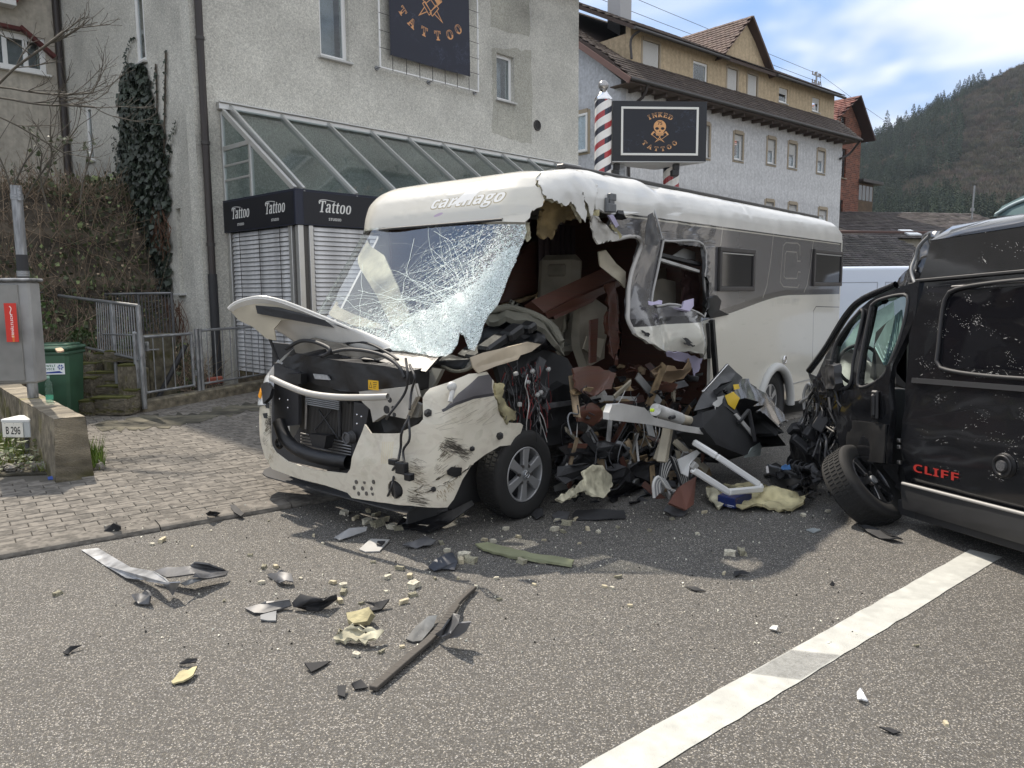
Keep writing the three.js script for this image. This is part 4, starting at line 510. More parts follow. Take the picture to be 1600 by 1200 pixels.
// painted sides: grey band, dark edge lines, pinstripes and emblem
const sideTex = (far) => ctex(2048, 768, (c, w, h) => {
  const X = x => (x - 0.5) / 7 * w, Y = y => h - y / 2.8 * h; c.fillStyle = '#f0eee6'; c.fillRect(0, 0, w, h);
  for (let i = 0; i < 260; i++) { c.fillStyle = `rgba(120,112,98,${rr(0.01, 0.05)})`; c.fillRect(rr(0, w), rr(Y(1.4), h), rr(2, 60), rr(2, 10)); }
  const bot = t => t < 5.3 ? 1.43 + (1.675 - 1.43) * sm(clamp((t - 2.6) / 2.7)) : 1.675;
  const band = (y0, y1, col) => { c.fillStyle = col; c.beginPath(); for (let x = 0.5; x <= 7.26; x += 0.05) c.lineTo(X(x), Y(y1)); for (let x = 7.26; x >= 0.5; x -= 0.05) c.lineTo(X(x), Y(bot(x) + y0)); c.fill(); };
  band(0, 2.47, '#3d3c3e'); band(0.07, 2.40, '#666569'); c.fillStyle = '#d9d6cc'; c.fillRect(X(0.5), Y(2.405), X(7.2) - X(0.5), 4);
  for (let i = 0; i < 200; i++) { c.fillStyle = `rgba(${rnd() < 0.5 ? '60,60,64' : '150,150,155'},${rr(0.02, 0.05)})`; c.fillRect(rr(0, w), rr(Y(2.4), Y(1.6)), rr(10, 140), rr(4, 30)); }
  c.strokeStyle = '#cfccc4'; c.lineWidth = 3; const pl = (l) => { c.beginPath(); l.forEach(([px, py]) => { const v = MZ(px, py); c.lineTo(X(v.x), Y(v.y)); }); c.stroke(); };
  pl([[1130, 348], [1126, 384]]); pl([[1209, 362], [1204, 410], [1198, 448], [1192, 465]]); pl([[1271, 375], [1266, 418], [1261, 445], [1256, 457]]);
  c.strokeStyle = '#a9a6a2'; c.lineWidth = 4; pl([[1250, 400], [1250, 384], [1246, 380], [1228, 379], [1224, 384], [1219, 440], [1224, 448], [1246, 449], [1249, 444]]); pl([[1251, 408], [1246, 408], [1245, 394], [1229, 393], [1227, 397], [1225, 432], [1228, 435], [1245, 435], [1247, 425], [1251, 425]]);
  c.fillStyle = '#3c3b3d'; const e = MZ(1238, 418); c.font = 'bold 26px sans-serif'; c.textAlign = 'center'; c.fillText('liner', X(e.x), Y(e.y));
  c.strokeStyle = 'rgba(50,50,48,.7)'; c.lineWidth = 3; pl([[1268, 640], [1271, 486], [1275, 479], [1316, 480]]);
}, 7, 2.8);
const sideMat = (() => { const t = sideTex(); t.offset.set(-0.5 / 7, 0); return M([0.72, 0.71, 0.67], 0.22, { map: t, clearcoat: 0.8, clearcoatRoughness: 0.06 }); })();
const xyuv = p => [p.x, p.y];
{ // ---- near side wall and roof
  const P = (l) => l.map(([px, py]) => { const v = MZ(px, py); return [v.x, v.y]; });
  const frontEdge = P([[1110, 560], [1095, 560], [1075, 553], [1060, 549], [1030, 548], [1005, 546], [985, 535], [970, 520], [966, 500], [970, 480], [978, 450], [988, 420], [998, 395], [1003, 380], [998, 372], [985, 369], [960, 374], [945, 372], [952, 355], [958, 340], [955, 332]]);
  const xF = frontEdge[0][0]; const arch = []; for (let i = 0; i <= 12; i++) { const t = Math.PI * i / 12; arch.push([4.86 + 0.5 * Math.cos(t), 0.30 + 0.47 * Math.sin(t)]); }
  const out = [...torn(frontEdge, 0.07, 0.012, [...Array(19).keys()]), [frontEdge[frontEdge.length - 1][0], 2.42], [7.28, 2.42], [7.28, 0.26], [5.36, 0.26], ...arch, [4.36, 0.26], [xF, 0.30]];
  const hole = P([[1036, 376], [1101, 387], [1100, 440], [1099, 494], [1086, 490], [1070, 486], [1055, 479], [1040, 475], [1014, 477], [1017, 462], [1027, 420]]);
  const bul = (x, y) => x > 3.0 ? 0 : sm(clamp((3.0 - x) / 0.5)) * (0.16 * Math.exp(-(((y - 1.25) / 0.35) ** 2)) + 0.05 * Math.sin(x * 7 + y * 3) * clamp((1.9 - y) * 2));
  part(mh, 'side_wall', sheet({ p2: out, holes: [hole], map: (x, y) => V3(x, y, bul(x, y)), max: 0.14, t: 0.035, noise: 0.022, nf: 5, amp: p => p.x > 2.95 ? 0 : 1, uv: xyuv }), sideMat);
  const hr = (pts, r, m, n, par) => part(par || mh, n, tube([...pts, pts[0]], r, pts.length * 3, 6), m);
  hr(hole.map(([x, y]) => V3(x, y, bul(x, y) + 0.005)), 0.012, M([0.42, 0.41, 0.39], 0.6), 'window_flange');
  part(mh, 'door_flange', tube(frontEdge.slice(7, 18).map(([x, y]) => V3(x, y, bul(x, y))), 0.02, 44, 6), M([0.45, 0.43, 0.40], 0.6));
  // roof side and roof
  const seamX = MZ(930, 300).x, rsd = (z) => sheet({ p2: [[seamX, 2.42], [7.3, 2.42], [7.3, 2.55], [7.2, 2.66], [7.05, 2.765], [seamX - 0.08, 2.765], [seamX - 0.03, 2.6]], map: (x, y) => V3(x, y, z ? -inset(y) : -2 * HW + inset(y)), max: 0.16, t: 0.03, noise: z ? 0.006 : 0, amp: p => p.x < 2.2 ? 3 : 0.4, flip: !z, uv: xyuv });
  part(mh, 'roof_side', rsd(true), MT.white); part(mh, 'roof_side', rsd(false), MT.white);
  part(mh, 'roof', b2(0.7, 7.05, 2.735, 2.767, -2 * HW + 0.24, -0.24, 0.01), MT.white);
  part(mh, 'roof_rail', b2(seamX - 0.1, 7.0, 2.767, 2.81, -0.33, -0.25, 0.01), M([0.05, 0.048, 0.046], 0.5)); part(mh, 'roof_rail', b2(seamX, 7.0, 2.767, 2.81, -2 * HW + 0.25, -2 * HW + 0.33, 0.01), M([0.05, 0.048, 0.046], 0.5));
  part(mh, 'roof_hatch', b2(4.2, 4.9, 2.768, 2.84, -1.4, -0.8, 0.03), MT.whitePl);
  // rear wall with rounded edges
  const rw = []; rw.push(b2(7.28, 7.42, 0.26, 2.66, -2 * HW + 0.1, -0.1, 0.05)); part(mh, 'rear_wall', jn(rw), MT.white); part(mh, 'rear_corner', new THREE.CylinderGeometry(0.12, 0.12, 2.2, 16).translate(7.29, 1.36, -0.12), MT.white); part(mh, 'rear_corner', new THREE.CylinderGeometry(0.12, 0.12, 2.2, 16).translate(7.29, 1.36, -2 * HW + 0.12), MT.white);
  part(mh, 'rear_cap', b2(7.04, 7.40, 2.46, 2.72, -2 * HW + 0.2, -0.2, 0.09), MT.white);
  part(mh, 'marker_lamp', b2(7.40, 7.43, 1.9, 2.0, -0.2, -0.12), MT.red);
  const farOut = [[-0.75, 0.4], [-0.4, 0.9], [0.1, 0.9], [0.5, 0.4], [4.3, 0.3], [4.5, 0.75], [5.2, 0.75], [5.4, 0.3], [7.28, 0.26], [7.28, 2.42], [0.5, 2.42], [0.36, 2.3], [-0.3, 1.35], [-0.75, 1.0]];
  part(mh, 'far_side_wall', sheet({ p2: farOut, holes: [[[0.55, 1.5], [1.5, 1.5], [1.5, 2.2], [0.75, 2.2]]], map: (x, y) => V3(x, y, -2 * HW), max: 2, t: 0.03, flip: true, uv: xyuv }), MT.white);
  part(mh, 'floor', b2(-0.3, 7.2, 0.38, 0.46, -2 * HW + 0.05, -0.5, 0.01), MT.carpet); part(mh, 'chassis_rail', b2(-0.8, 7, 0.28, 0.38, -0.9, -0.75), MT.dark); part(mh, 'chassis_rail', b2(-0.8, 7, 0.28, 0.38, -1.6, -1.45), MT.dark);
  // windows
  for (const [a, b, c, d] of [[1121, 1176, 388, 455], [1269, 1313, 391, 447]]) { const p = MZ(a, (c + d) / 2), q = MZ(b, (c + d) / 2), yy0 = MZ((a + b) / 2, d).y, yy1 = MZ((a + b) / 2, c).y, f = 0.05; const w = part(mh, 'window', jn([b2(p.x, q.x, yy0, yy0 + f, 0.002, 0.035), b2(p.x, q.x, yy1 - f, yy1, 0.002, 0.035), b2(p.x, p.x + f, yy0 + f, yy1 - f, 0.002, 0.035), b2(q.x - f, q.x, yy0 + f, yy1 - f, 0.002, 0.035)]), MT.gutter); part(w, 'pane', b2(p.x + f, q.x - f, yy0 + f, yy1 - f, 0.004, 0.018, 0.004), M([0.012, 0.012, 0.013], 0.05)); part(w, 'top_trim', b2(p.x + f, q.x - f, yy1 - f - 0.02, yy1 - f - 0.006, 0.019, 0.03), MT.alu); }
  // rear wheel, arch flare, lock
  const fl = []; for (let i = 0; i <= 14; i++) { const t = Math.PI * i / 14; fl.push(V3(4.86 + 0.54 * Math.cos(t), 0.24 + 0.54 * Math.sin(t), 0.01)); } part(mh, 'arch_flare', tube(fl, 0.055, 40, 10), M([0.5, 0.5, 0.48], 0.35)); part(mh, 'wheel_well', rotG(new THREE.CylinderGeometry(0.5, 0.5, 0.5, 24, 1, false, 0, Math.PI * 2), Math.PI / 2, 0, 0, 4.86, 0.3, -0.31), MT.liner);
  const lk = MZ(1225, 562); part(mh, 'lock', jn([new THREE.TorusGeometry(0.045, 0.012, 8, 20).translate(lk.x, lk.y, 0.012), rotG(new THREE.CylinderGeometry(0.03, 0.03, 0.02, 16), Math.PI / 2, 0, 0, lk.x, lk.y, 0.012)]), MT.chrome);
  part(mh, 'skirt_line', b2(5.5, 7.28, 0.5, 0.515, 0.001, 0.008), M([0.3, 0.3, 0.29], 0.5));
}
// ---- wheels
function wheel(parent, c, r, w, rim, opt = {}) {
  const g = new THREE.Group(); const R = r, rr2 = rim; const prof2 = [[rr2 * 0.98, -w * 0.42], [rr2 + 0.015, -w * 0.47], [R * 0.86, -w * 0.52], [R * 0.965, -w * 0.46], [R, -w * 0.36], [R, w * 0.36], [R * 0.965, w * 0.46], [R * 0.86, w * 0.52], [rr2 + 0.015, w * 0.47], [rr2 * 0.98, w * 0.42], [rr2 * 0.95, 0], [rr2 * 0.98, -w * 0.42]];
  const ax = geo => geo.rotateX(Math.PI / 2);
  const T = opt.T || new THREE.Matrix4().makeTranslation(c.x, c.y, c.z), A = geo => geo.applyMatrix4(T);
  const ty = part(parent, 'wheel', A(ax(lathe(prof2, 56))), MT.rubber);
  const tr = []; for (let i = 0; i < 60; i++) for (const k of [-0.22, 0.0, 0.22]) { const t = i / 60 * 6.283 + k * 0.2; const b = bx(0, 0, 0, 0.022, 0.006, w * 0.19, 0.001); b.rotateZ(t - Math.PI / 2); b.translate(Math.cos(t) * (R + 0.002), Math.sin(t) * (R + 0.002), k * w * 1.05); tr.push(b); } stuff(part(ty, 'tread', A(jn(tr)), MT.rubber));
  const rm = [ax(lathe([[rr2, w * 0.43], [rr2 * 0.97, w * 0.46], [rr2 * 0.93, w * 0.43], [rr2 * 0.90, w * 0.2], [rr2 * 0.9, -w * 0.3]], 48))]; part(ty, 'rim', A(jn(rm)), opt.rimMat || M([0.40, 0.40, 0.40], 0.35, { metalness: 0.6 }));
  part(ty, 'rim_well', A(rotG(new THREE.CylinderGeometry(rr2 * 0.9, rr2 * 0.9, 0.02, 32), Math.PI / 2, 0, 0, 0, 0, -w * 0.05)), MT.dark);
  const n = opt.n || 6; for (let i = 0; i < n; i++) { const a = i / n * 6.283 + (opt.a0 ?? 0.5); const s = new THREE.Shape(); s.moveTo(rr2 * 0.16, -rr2 * 0.13); s.quadraticCurveTo(rr2 * 0.5, -rr2 * 0.09, rr2 * 0.94, -rr2 * 0.17); s.lineTo(rr2 * 0.94, rr2 * 0.17); s.quadraticCurveTo(rr2 * 0.5, rr2 * 0.09, rr2 * 0.16, rr2 * 0.13); const e = new THREE.ExtrudeGeometry(s, { depth: 0.025, bevelEnabled: true, bevelSize: 0.006, bevelThickness: 0.008, bevelSegments: 2 }); e.translate(0, 0, w * 0.3); e.rotateZ(a); part(ty, 'spoke', A(e), opt.rimMat || M([0.42, 0.42, 0.42], 0.35, { metalness: 0.6 })); const bt = rotG(new THREE.CylinderGeometry(0.013, 0.013, 0.02, 6), Math.PI / 2, 0, 0, Math.cos(a + 0.5) * rr2 * 0.33, Math.sin(a + 0.5) * rr2 * 0.33, w * 0.42); part(ty, 'wheel_bolt', A(bt), MT.gutter); }
  const hub = part(ty, 'hub_cap', A(rotG(new THREE.CylinderGeometry(rr2 * 0.16, rr2 * 0.2, 0.04, 24), Math.PI / 2, 0, 0, 0, 0, w * 0.41)), MT.greyLt);
  return ty;
}
{
  const c = MZ(822, 744, 0.0); c.y = 0.345; c.z = -0.11; const w = wheel(mh, c, 0.345, 0.235, 0.215, { a0: Math.PI / 2 - 0.1, n: 6 });
  const st = []; for (let i = 0; i < 3; i++) st.push(bar([c.x, c.y, c.z + 0.122], [c.x + 0.024 * Math.cos(i * 2.094 + Math.PI / 2), c.y + 0.024 * Math.sin(i * 2.094 + Math.PI / 2), c.z + 0.122], 0.004, 0.004, 0.001)); st.push(new THREE.TorusGeometry(0.025, 0.003, 6, 20).translate(c.x, c.y, c.z + 0.122)); part(w, 'hub_emblem', jn(st), MT.chrome);
  wheel(mh, V3(4.86, 0.345, -0.16), 0.345, 0.235, 0.215, {});
  wheel(mh, V3(c.x, 0.345, -2 * HW + 0.15), 0.345, 0.235, 0.215, {}); wheel(mh, V3(4.86, 0.345, -2 * HW + 0.15), 0.345, 0.235, 0.215, {});
  // dark inner arch
  part(mh, 'inner_arch', sheet({ p2: [[-1.05, 0.1], [-0.95, 0.5], [-0.7, 0.74], [-0.2, 0.8], [0.25, 0.72], [0.42, 0.3], [0.42, 0.1]], map: (x, y) => V3(x, y, -0.36), t: 0.02, max: 0.5 }), MT.liner);
}
// ---- front: cap, torn corner, windscreen
{
  const rb = [[820, 347], [828, 340], [832, 328], [846, 323], [851, 312], [846, 298], [838, 285], [838, 279], [847, 268]].map(p => shellHit(...p));
  const top = rb[rb.length - 1]; const cap = [[-1.62, 2.31], [-1.1, 2.31], [-0.4, 2.31], [0.4, 2.31], ...torn(rb, 0.022, 0.014, [0, 1, 2, 3, 4, 5, 6]), [0.45, 2.765], [-0.3, 2.765], [-0.85, 2.76], [-1.3, 2.70], [-1.62, 2.6]];
  const capTex = ctex(1024, 512, (c, w, h) => { c.fillStyle = '#e4e1d8'; c.fillRect(0, 0, w, h); for (let i = 0; i < 60; i++) { c.fillStyle = `rgba(190,180,150,${rr(0.01, 0.05)})`; c.fillRect(rr(0, w), rr(0, h), rr(20, 200), rr(3, 20)); } c.save(); c.translate(w * 0.52, h * 0.5); c.transform(1, 0, -0.35, 1, 0, 0); c.font = 'bold 104px sans-serif'; c.textAlign = 'center'; c.textBaseline = 'middle'; c.strokeStyle = '#b3a98f'; c.lineWidth = 9; c.fillStyle = '#ffffff'; c.strokeText('carthago', 3, 3); c.fillText('carthago', 0, 0); c.restore(); c.fillStyle = '#ffffff'; c.beginPath(); c.moveTo(w * 0.42, h * 0.56); c.lineTo(w * 0.52, h * 0.36); c.lineTo(w * 0.62, h * 0.3); c.lineTo(w * 0.55, h * 0.5); c.fill(); c.fillStyle = 'rgba(190,160,200,.7)'; c.beginPath(); c.ellipse(w * 0.36, h * 0.66, 30, 9, -0.3, 0, 7); c.fill(); }, 1.9, 0.66);
  const lc = [shellHit(725, 312), 0][0]; capTex.offset.set(0.5 - (lc[0]) / 1.9 * 1 , 0.5 - lc[1] / 0.66);
  const fcap = part(mh, 'front_cap', sheet({ p2: cap, map: (s, y) => shell(s, y), max: 0.09, t: 0.03 , uv: p => [p.z + HW, p.y] }), M([0.84, 0.83, 0.80], 0.25, { map: capTex, clearcoat: 0.6, clearcoatRoughness: 0.1 }));
  part(mh, 'cap_edge_gasket', tube([-1.5, -1.1, -0.6, 0, 0.5, 0.8].map(s => shell(s, 2.305, 0.004)), 0.012, 40, 6), MT.dark);
  // peeled corner of the cap
  const fl = [[838, 279], [849, 268], [868, 263.5], [905, 262.5], [912, 263], [925, 274], [933, 292], [930, 306], [927, 318], [924, 334], [921, 339], [917, 328], [908, 300], [913, 330], [911, 348], [903, 336], [897, 322], [892, 315], [882, 322], [876, 317], [853, 311], [847, 298]];
  part(mh, 'peeled_corner', skin(fl, { off: 0.012, noise: 0.012, nf: 6, t: 0.006, max: 0.05, jag: 0.022 }), MT.white); part(mh, 'peeled_core', skin(fl, { off: -0.012, noise: 0.01, nf: 8, t: 0.018, max: 0.05, jag: 0.03 }), MT.foamPale);
  part(mh, 'torn_insulation', zpiece(Mh, [[853, 309, -0.25], [845, 345, -0.3], [842, 366, -0.32], [848, 374, -0.33], [856, 369, -0.33], [861, 374, -0.3], [868, 366, -0.27], [871, 352, -0.25], [884, 343, -0.2], [894, 346, -0.17], [902, 336, -0.14], [893, 314, -0.14], [876, 314, -0.18]], { tear: 5, t: 0.03, noise: 0.02, nf: 14, max: 0.05 }), MT.foamBrown);
  part(mh, 'torn_insulation', zpiece(Mh, [[840, 281, -0.42], [850, 284, -0.4], [846, 296, -0.4], [839, 287, -0.42]], { t: 0.02, noise: 0.01 }), MT.foam); part(mh, 'torn_insulation', zpiece(Mh, [[926, 322, -0.02], [938, 328, 0.02], [937, 342, 0.03], [930, 344, 0.02], [925, 335, 0]], { t: 0.03, noise: 0.012, tear: 4 }), MT.foam); part(mh, 'torn_insulation', zpiece(Mh, [[954, 352, 0.02], [960, 350, 0.03], [972, 370, 0.03], [968, 374, 0.02]], { t: 0.02, tear: 5, tearAmp: 1 }), MT.foam); part(mh, 'torn_insulation', zpiece(Mh, [[950, 337, 0.03], [957, 335, 0.04], [967, 352, 0.04], [962, 356, 0.03]], { t: 0.02, noise: 0.01 }), MT.lilac);
  part(mh, 'torn_edge_fibre', zpiece(Mh, [[817, 346, -0.3], [829, 347, -0.28], [828, 362, -0.27], [831, 372, -0.27], [824, 378, -0.3], [818, 366, -0.32], [821, 356, -0.32]], { tear: 3, t: 0.03, noise: 0.015, nf: 20, max: 0.04 }), MT.foamPale);
  // white crumpled strip over the driver door with its bracket
  part(mh, 'header_panel', zpiece(Mh, [[922, 336, 0.02], [937, 343, 0.05], [947, 350, 0.05], [958, 362, 0.05], [966, 374, 0.04], [945, 378, 0.03], [932, 381, 0.02], [926, 372, 0.02], [923, 352, 0.0]], { tear: 5, noise: 0.02, nf: 12, max: 0.05, t: 0.015 }), MT.whiteDirt);
  part(mh, 'header_skin', zpiece(Mh, [[931, 292, -0.12], [935, 280, -0.16], [960, 288, -0.14], [1010, 302, -0.12], [1012, 331, 0.006], [968, 337, 0.008], [955, 334, 0.012], [945, 332, 0.012], [936, 326, 0.01], [928, 318, 0]], { noise: 0.004, max: 0.1, t: 0.02 }), MT.white);
  const bk = MZ(951, 311, 0.03); part(mh, 'mirror_bracket', jn([bx(bk.x + 0.05, bk.y + 0.02, 0.03, 0.09, 0.06, 0.04), bx(bk.x + 0.03, bk.y - 0.07, 0.03, 0.13, 0.07, 0.04), bx(bk.x - 0.03, bk.y - 0.05, 0.03, 0.03, 0.12, 0.03), bx(bk.x + 0.04, bk.y - 0.02, 0.03, 0.07, 0.04, 0.03)]), MT.greyLt); part(mh, 'mirror_stub', zpiece(Mh, [[961, 336, 0.02], [966, 333, 0.06], [975, 335, 0.08], [979, 341, 0.06], [972, 344, 0.04], [962, 343, 0.02]], { t: 0.04, noise: 0.01 }), MT.blackPl);
  part(mh, 'buckled_seam', tube([MZ(1015, 306, -0.06), MZ(1021, 325, 0.01), MZ(1027, 345, 0.03), MZ(1034, 372, 0.02)], 0.009, 20, 6), M([0.5, 0.5, 0.5], 0.4));
  part(mh, 'rub_damage', zpiece(Mh, [[1012, 336, 0.075], [1020, 332, 0.085], [1031, 372, 0.085], [1026, 384, 0.08], [1008, 382, 0.075]], { t: 0.004, noise: 0.012, nf: 14, max: 0.05 }), M([0.16, 0.16, 0.165], 0.35, { map: T_dirt }));
  // windscreen
  const gl = [[548, 358], [600, 355], [700, 352], [821, 351], [823, 362], [817, 380], [806, 402], [800, 420], [792, 440], [786, 458], [777, 478], [764, 492], [756, 508], [751, 528], [741, 548], [732, 545], [724, 522], [719, 519], [715, 538], [706, 552], [690, 556], [650, 552], [600, 543], [560, 531], [525, 516], [480, 522], [456, 531], [468, 500], [485, 462], [505, 420], [525, 385]];
  const gs = gl.map(p => shellHit(...p)); const smin = Math.min(...gs.map(p => p[0])), smax = Math.max(...gs.map(p => p[0]));
  const glass = part(mh, 'windscreen', sheet({ p2: gs, map: (s, y) => shell(s, y, 0.0), max: 0.1, t: 0, uv: p => [p.z + HW, p.y] }), M([0.94, 0.98, 0.97], 0.02, { transmission: 1, thickness: 0, ior: 2.33 }));
  const crack = (() => { // laminated glass crazed around the hit on the driver side
    const S = 2048, W = 2.5, H = 1.25, c = document.createElement('canvas'); c.width = S; c.height = S / 2; const g = c.getContext('2d'), X = s => (s + 1.25) / W * S, Y = y => (2.4 - y) / H * S / 2; g.clearRect(0, 0, S, S / 2);
    const imp = [0.95, 1.62]; const near = (s, y) => Math.hypot((s - imp[0]) * 0.9, y - imp[1]);
    g.lineCap = 'round';
    // crazed grain: many short strokes, dense towards the driver's lower corner
    for (let i = 0; i < 105000; i++) { const s = rr(-0.75, 1.3), y = rr(1.28, 2.34); const low = clamp((1.72 - y) / 0.36) * clamp((s + 0.5) / 0.7), right = clamp((s - 0.42 - 0.3 * clamp((y - 1.7) / 0.6)) / 0.42), d = Math.max(low * 0.95, right * 0.8, 0.45 * clamp(1 - near(s, y) / 0.9)); if (rnd() > d) continue; const a = rr(0, 6.283), L = rr(0.006, 0.02); g.strokeStyle = `rgba(${225 + rr(0, 30) | 0},${238 + rr(0, 17) | 0},${235 + rr(0, 20) | 0},${rr(0.25, 0.85)})`; g.lineWidth = rr(0.8, 2.6); g.beginPath(); g.moveTo(X(s), Y(y)); g.lineTo(X(s + Math.cos(a) * L), Y(y + Math.sin(a) * L)); g.stroke(); }
    // arcs and radial cracks
    for (let i = 0; i < 150; i++) { const r = 0.06 + 0.95 * Math.pow(rnd(), 1.2), a0 = rr(1.7, 4.4), n = 8; g.strokeStyle = `rgba(232,244,241,${rr(0.25, 0.7) * (1 - r * 0.45)})`; g.lineWidth = rr(0.8, 2.2); g.beginPath(); for (let k = 0; k <= n; k++) { const a = a0 + k / n * rr(0.3, 0.5), q = r * (1 + rr(-0.02, 0.02)); g.lineTo(X(imp[0] + Math.cos(a) * q * 1.15), Y(imp[1] + Math.sin(a) * q)); } g.stroke(); }
    for (let i = 0; i < 55; i++) { let a = i < 32 ? rr(1.9, 4.1) : rr(2.2, 3.6), s = imp[0] + Math.cos(a) * 0.1, y = imp[1] + Math.sin(a) * 0.1, L = Math.pow(rnd(), 1.6) * 1.9 + 0.25; g.strokeStyle = `rgba(235,246,244,${rr(0.35, 0.9)})`; g.lineWidth = rr(0.8, 2.6); g.beginPath(); g.moveTo(X(s), Y(y)); while (L > 0) { const st = rr(0.02, 0.07); s += Math.cos(a) * st; y += Math.sin(a) * st * 0.9; a += rr(-0.13, 0.13); L -= st; g.lineTo(X(s), Y(y)); } g.stroke(); }
    for (let i = 0; i < 46; i++) { let s = rr(0.5, 1.1), y = rr(1.75, 2.3), a = Math.PI + rr(0.45, 0.85), L = rr(0.5, 1.6); g.strokeStyle = `rgba(236,246,244,${rr(0.35, 0.85)})`; g.lineWidth = rr(0.8, 2.4); g.beginPath(); g.moveTo(X(s), Y(y)); while (L > 0) { const st = rr(0.03, 0.09); s += Math.cos(a) * st; y += Math.sin(a) * st * 0.8; a += rr(-0.09, 0.07); L -= st; g.lineTo(X(s), Y(y)); } g.stroke(); }
    for (const l of [[[-0.12, 2.2], [0.0, 1.95], [0.12, 1.7], [0.16, 1.5], [0.2, 1.3]], [[-0.62, 2.0], [-0.35, 1.66], [-0.1, 1.36]], [[-0.9, 1.9], [-0.86, 1.6], [-0.7, 1.4]], [[-1.1, 1.75], [-0.98, 1.5], [-0.9, 1.35]], [[-1.0, 2.2], [-1.05, 1.9]]]) { g.strokeStyle = 'rgba(238,247,245,.85)'; g.lineWidth = 3; g.beginPath(); l.forEach(([s, y], k) => { for (let m = 0; m < 4 && k; m++) { const p = l[k - 1], f = (m + 1) / 4; g.lineTo(X(mix(p[0], s, f) + rr(-0.012, 0.012)), Y(mix(p[1], y, f) + rr(-0.01, 0.01))); } if (!k) g.moveTo(X(s), Y(y)); }); g.stroke(); }
    for (let i = 0; i < 700; i++) { const s = -0.95 + rr(-0.12, 0.12), y = rr(1.4, 2.28); g.strokeStyle = `rgba(232,244,241,${rr(0.15, 0.5)})`; g.lineWidth = 1.2; g.beginPath(); g.moveTo(X(s), Y(y)); g.lineTo(X(s + rr(-0.05, 0.05)), Y(y + rr(-0.05, 0.05))); g.stroke(); }
    const t = new THREE.CanvasTexture(c); t.colorSpace = THREE.SRGBColorSpace; t.repeat.set(1 / W, 1 / H); t.offset.set(1.25 / W, -(2.4 - H) / H); t.wrapS = t.wrapT = THREE.RepeatWrapping; return t;
  })();
  part(glass, 'cracks', sheet({ p2: gs, map: (s, y) => shell(s, y, 0.004), max: 0.1, t: 0, uv: p => { const zc = p.z + HW; return [zc, p.y]; } }), M([0.86, 0.90, 0.89], 0.5, { map: crack, transparent: true, alphaTest: 0 }));
  // trim fallen behind the glass
  part(mh, 'fallen_pillar_trim', sheet({ p2: [[545, 372], [560, 374], [590, 398], [612, 450], [634, 503], [602, 512], [578, 462], [556, 425], [548, 400]].map(p => shellHit(...p)), map: (s, y) => shell(s, y, -0.07), max: 0.08, t: 0.02, noise: 0.006, uv: p => [p.z, p.y] }), M([0.62, 0.56, 0.40], 0.6, { map: T_dirt })); part(mh, 'upper_trim', sheet({ p2: [[484, 488], [500, 470], [540, 492], [575, 505], [590, 515], [540, 510]].map(p => shellHit(...p)), map: (s, y) => shell(s, y, -0.10), max: 0.1, t: 0.02, noise: 0.01, uv: p => [p.z, p.y] }), MT.cream);
  // crushed, sagging zone of the glass
  const craze = dtex(512, 512, (i, j) => { const N = 64, x = i / 512 * N, y = j / 512 * N, xi = Math.floor(x), yi = Math.floor(y); let a = 9, b = 9, id = 0; for (let u = -1; u <= 1; u++) for (let v = -1; v <= 1; v++) { const cx = (xi + u + N) % N, cy = (yi + v + N) % N, dx = xi + u + hash(cx, cy) - x, dy = yi + v + hash(cx + 31, cy + 7) - y, q = dx * dx + dy * dy; if (q < a) { b = a; a = q; id = cx * 97 + cy; } else if (q < b) b = q; } const e = Math.sqrt(b) - Math.sqrt(a), k = hash(id, 3); return e < 0.16 ? [0.96, 0.98, 0.97, 0.92] : [0.80 + 0.15 * k, 0.88 + 0.1 * k, 0.88 + 0.1 * k, 0.12 + 0.5 * k * k]; }, true, 1 / 0.55);
  part(glass, 'crushed_zone', sheet({ p2: torn([[612, 520], [650, 488], [700, 470], [745, 440], [775, 405], [800, 385], [812, 388], [806, 404], [800, 420], [790, 442], [784, 460], [776, 477], [763, 491], [755, 508], [750, 527], [741, 546], [733, 543], [726, 524], [718, 517], [713, 537], [705, 551], [690, 555], [650, 551], [612, 544]].map(p => shellHit(...p)), 0.04, 0.014), map: (s, y) => shell(s, y, 0.014), max: 0.05, t: 0, noise: 0.012, nf: 9, uv: p => [p.z, p.y] }), M([0.88, 0.91, 0.90], 0.4, { map: craze, transparent: true }));
  // wiper
  part(mh, 'wiper', jn([tube([shell(-0.35, 1.32, 0.05), shell(0.0, 1.36, 0.05), shell(0.35, 1.3, 0.06), shell(0.55, 1.26, 0.06)], 0.01, 20, 6), bx(0, 0, 0, 0.05, 0.04, 0.1).translate(shell(-0.35, 1.33, 0.05).x, 1.33, shell(-0.35, 1.33, 0.05).z)]), MT.dark);
  part(mh, 'scuttle', sheet({ p2: [[-1.25, 1.2], [-0.6, 1.24], [0.2, 1.24], [0.85, 1.2], [0.85, 1.31], [0.2, 1.33], [-0.6, 1.33], [-1.25, 1.33]], map: (s, y) => shell(s, y, -0.02), max: 0.12, t: 0.02, noise: 0.012 }), MT.blackPl);
}
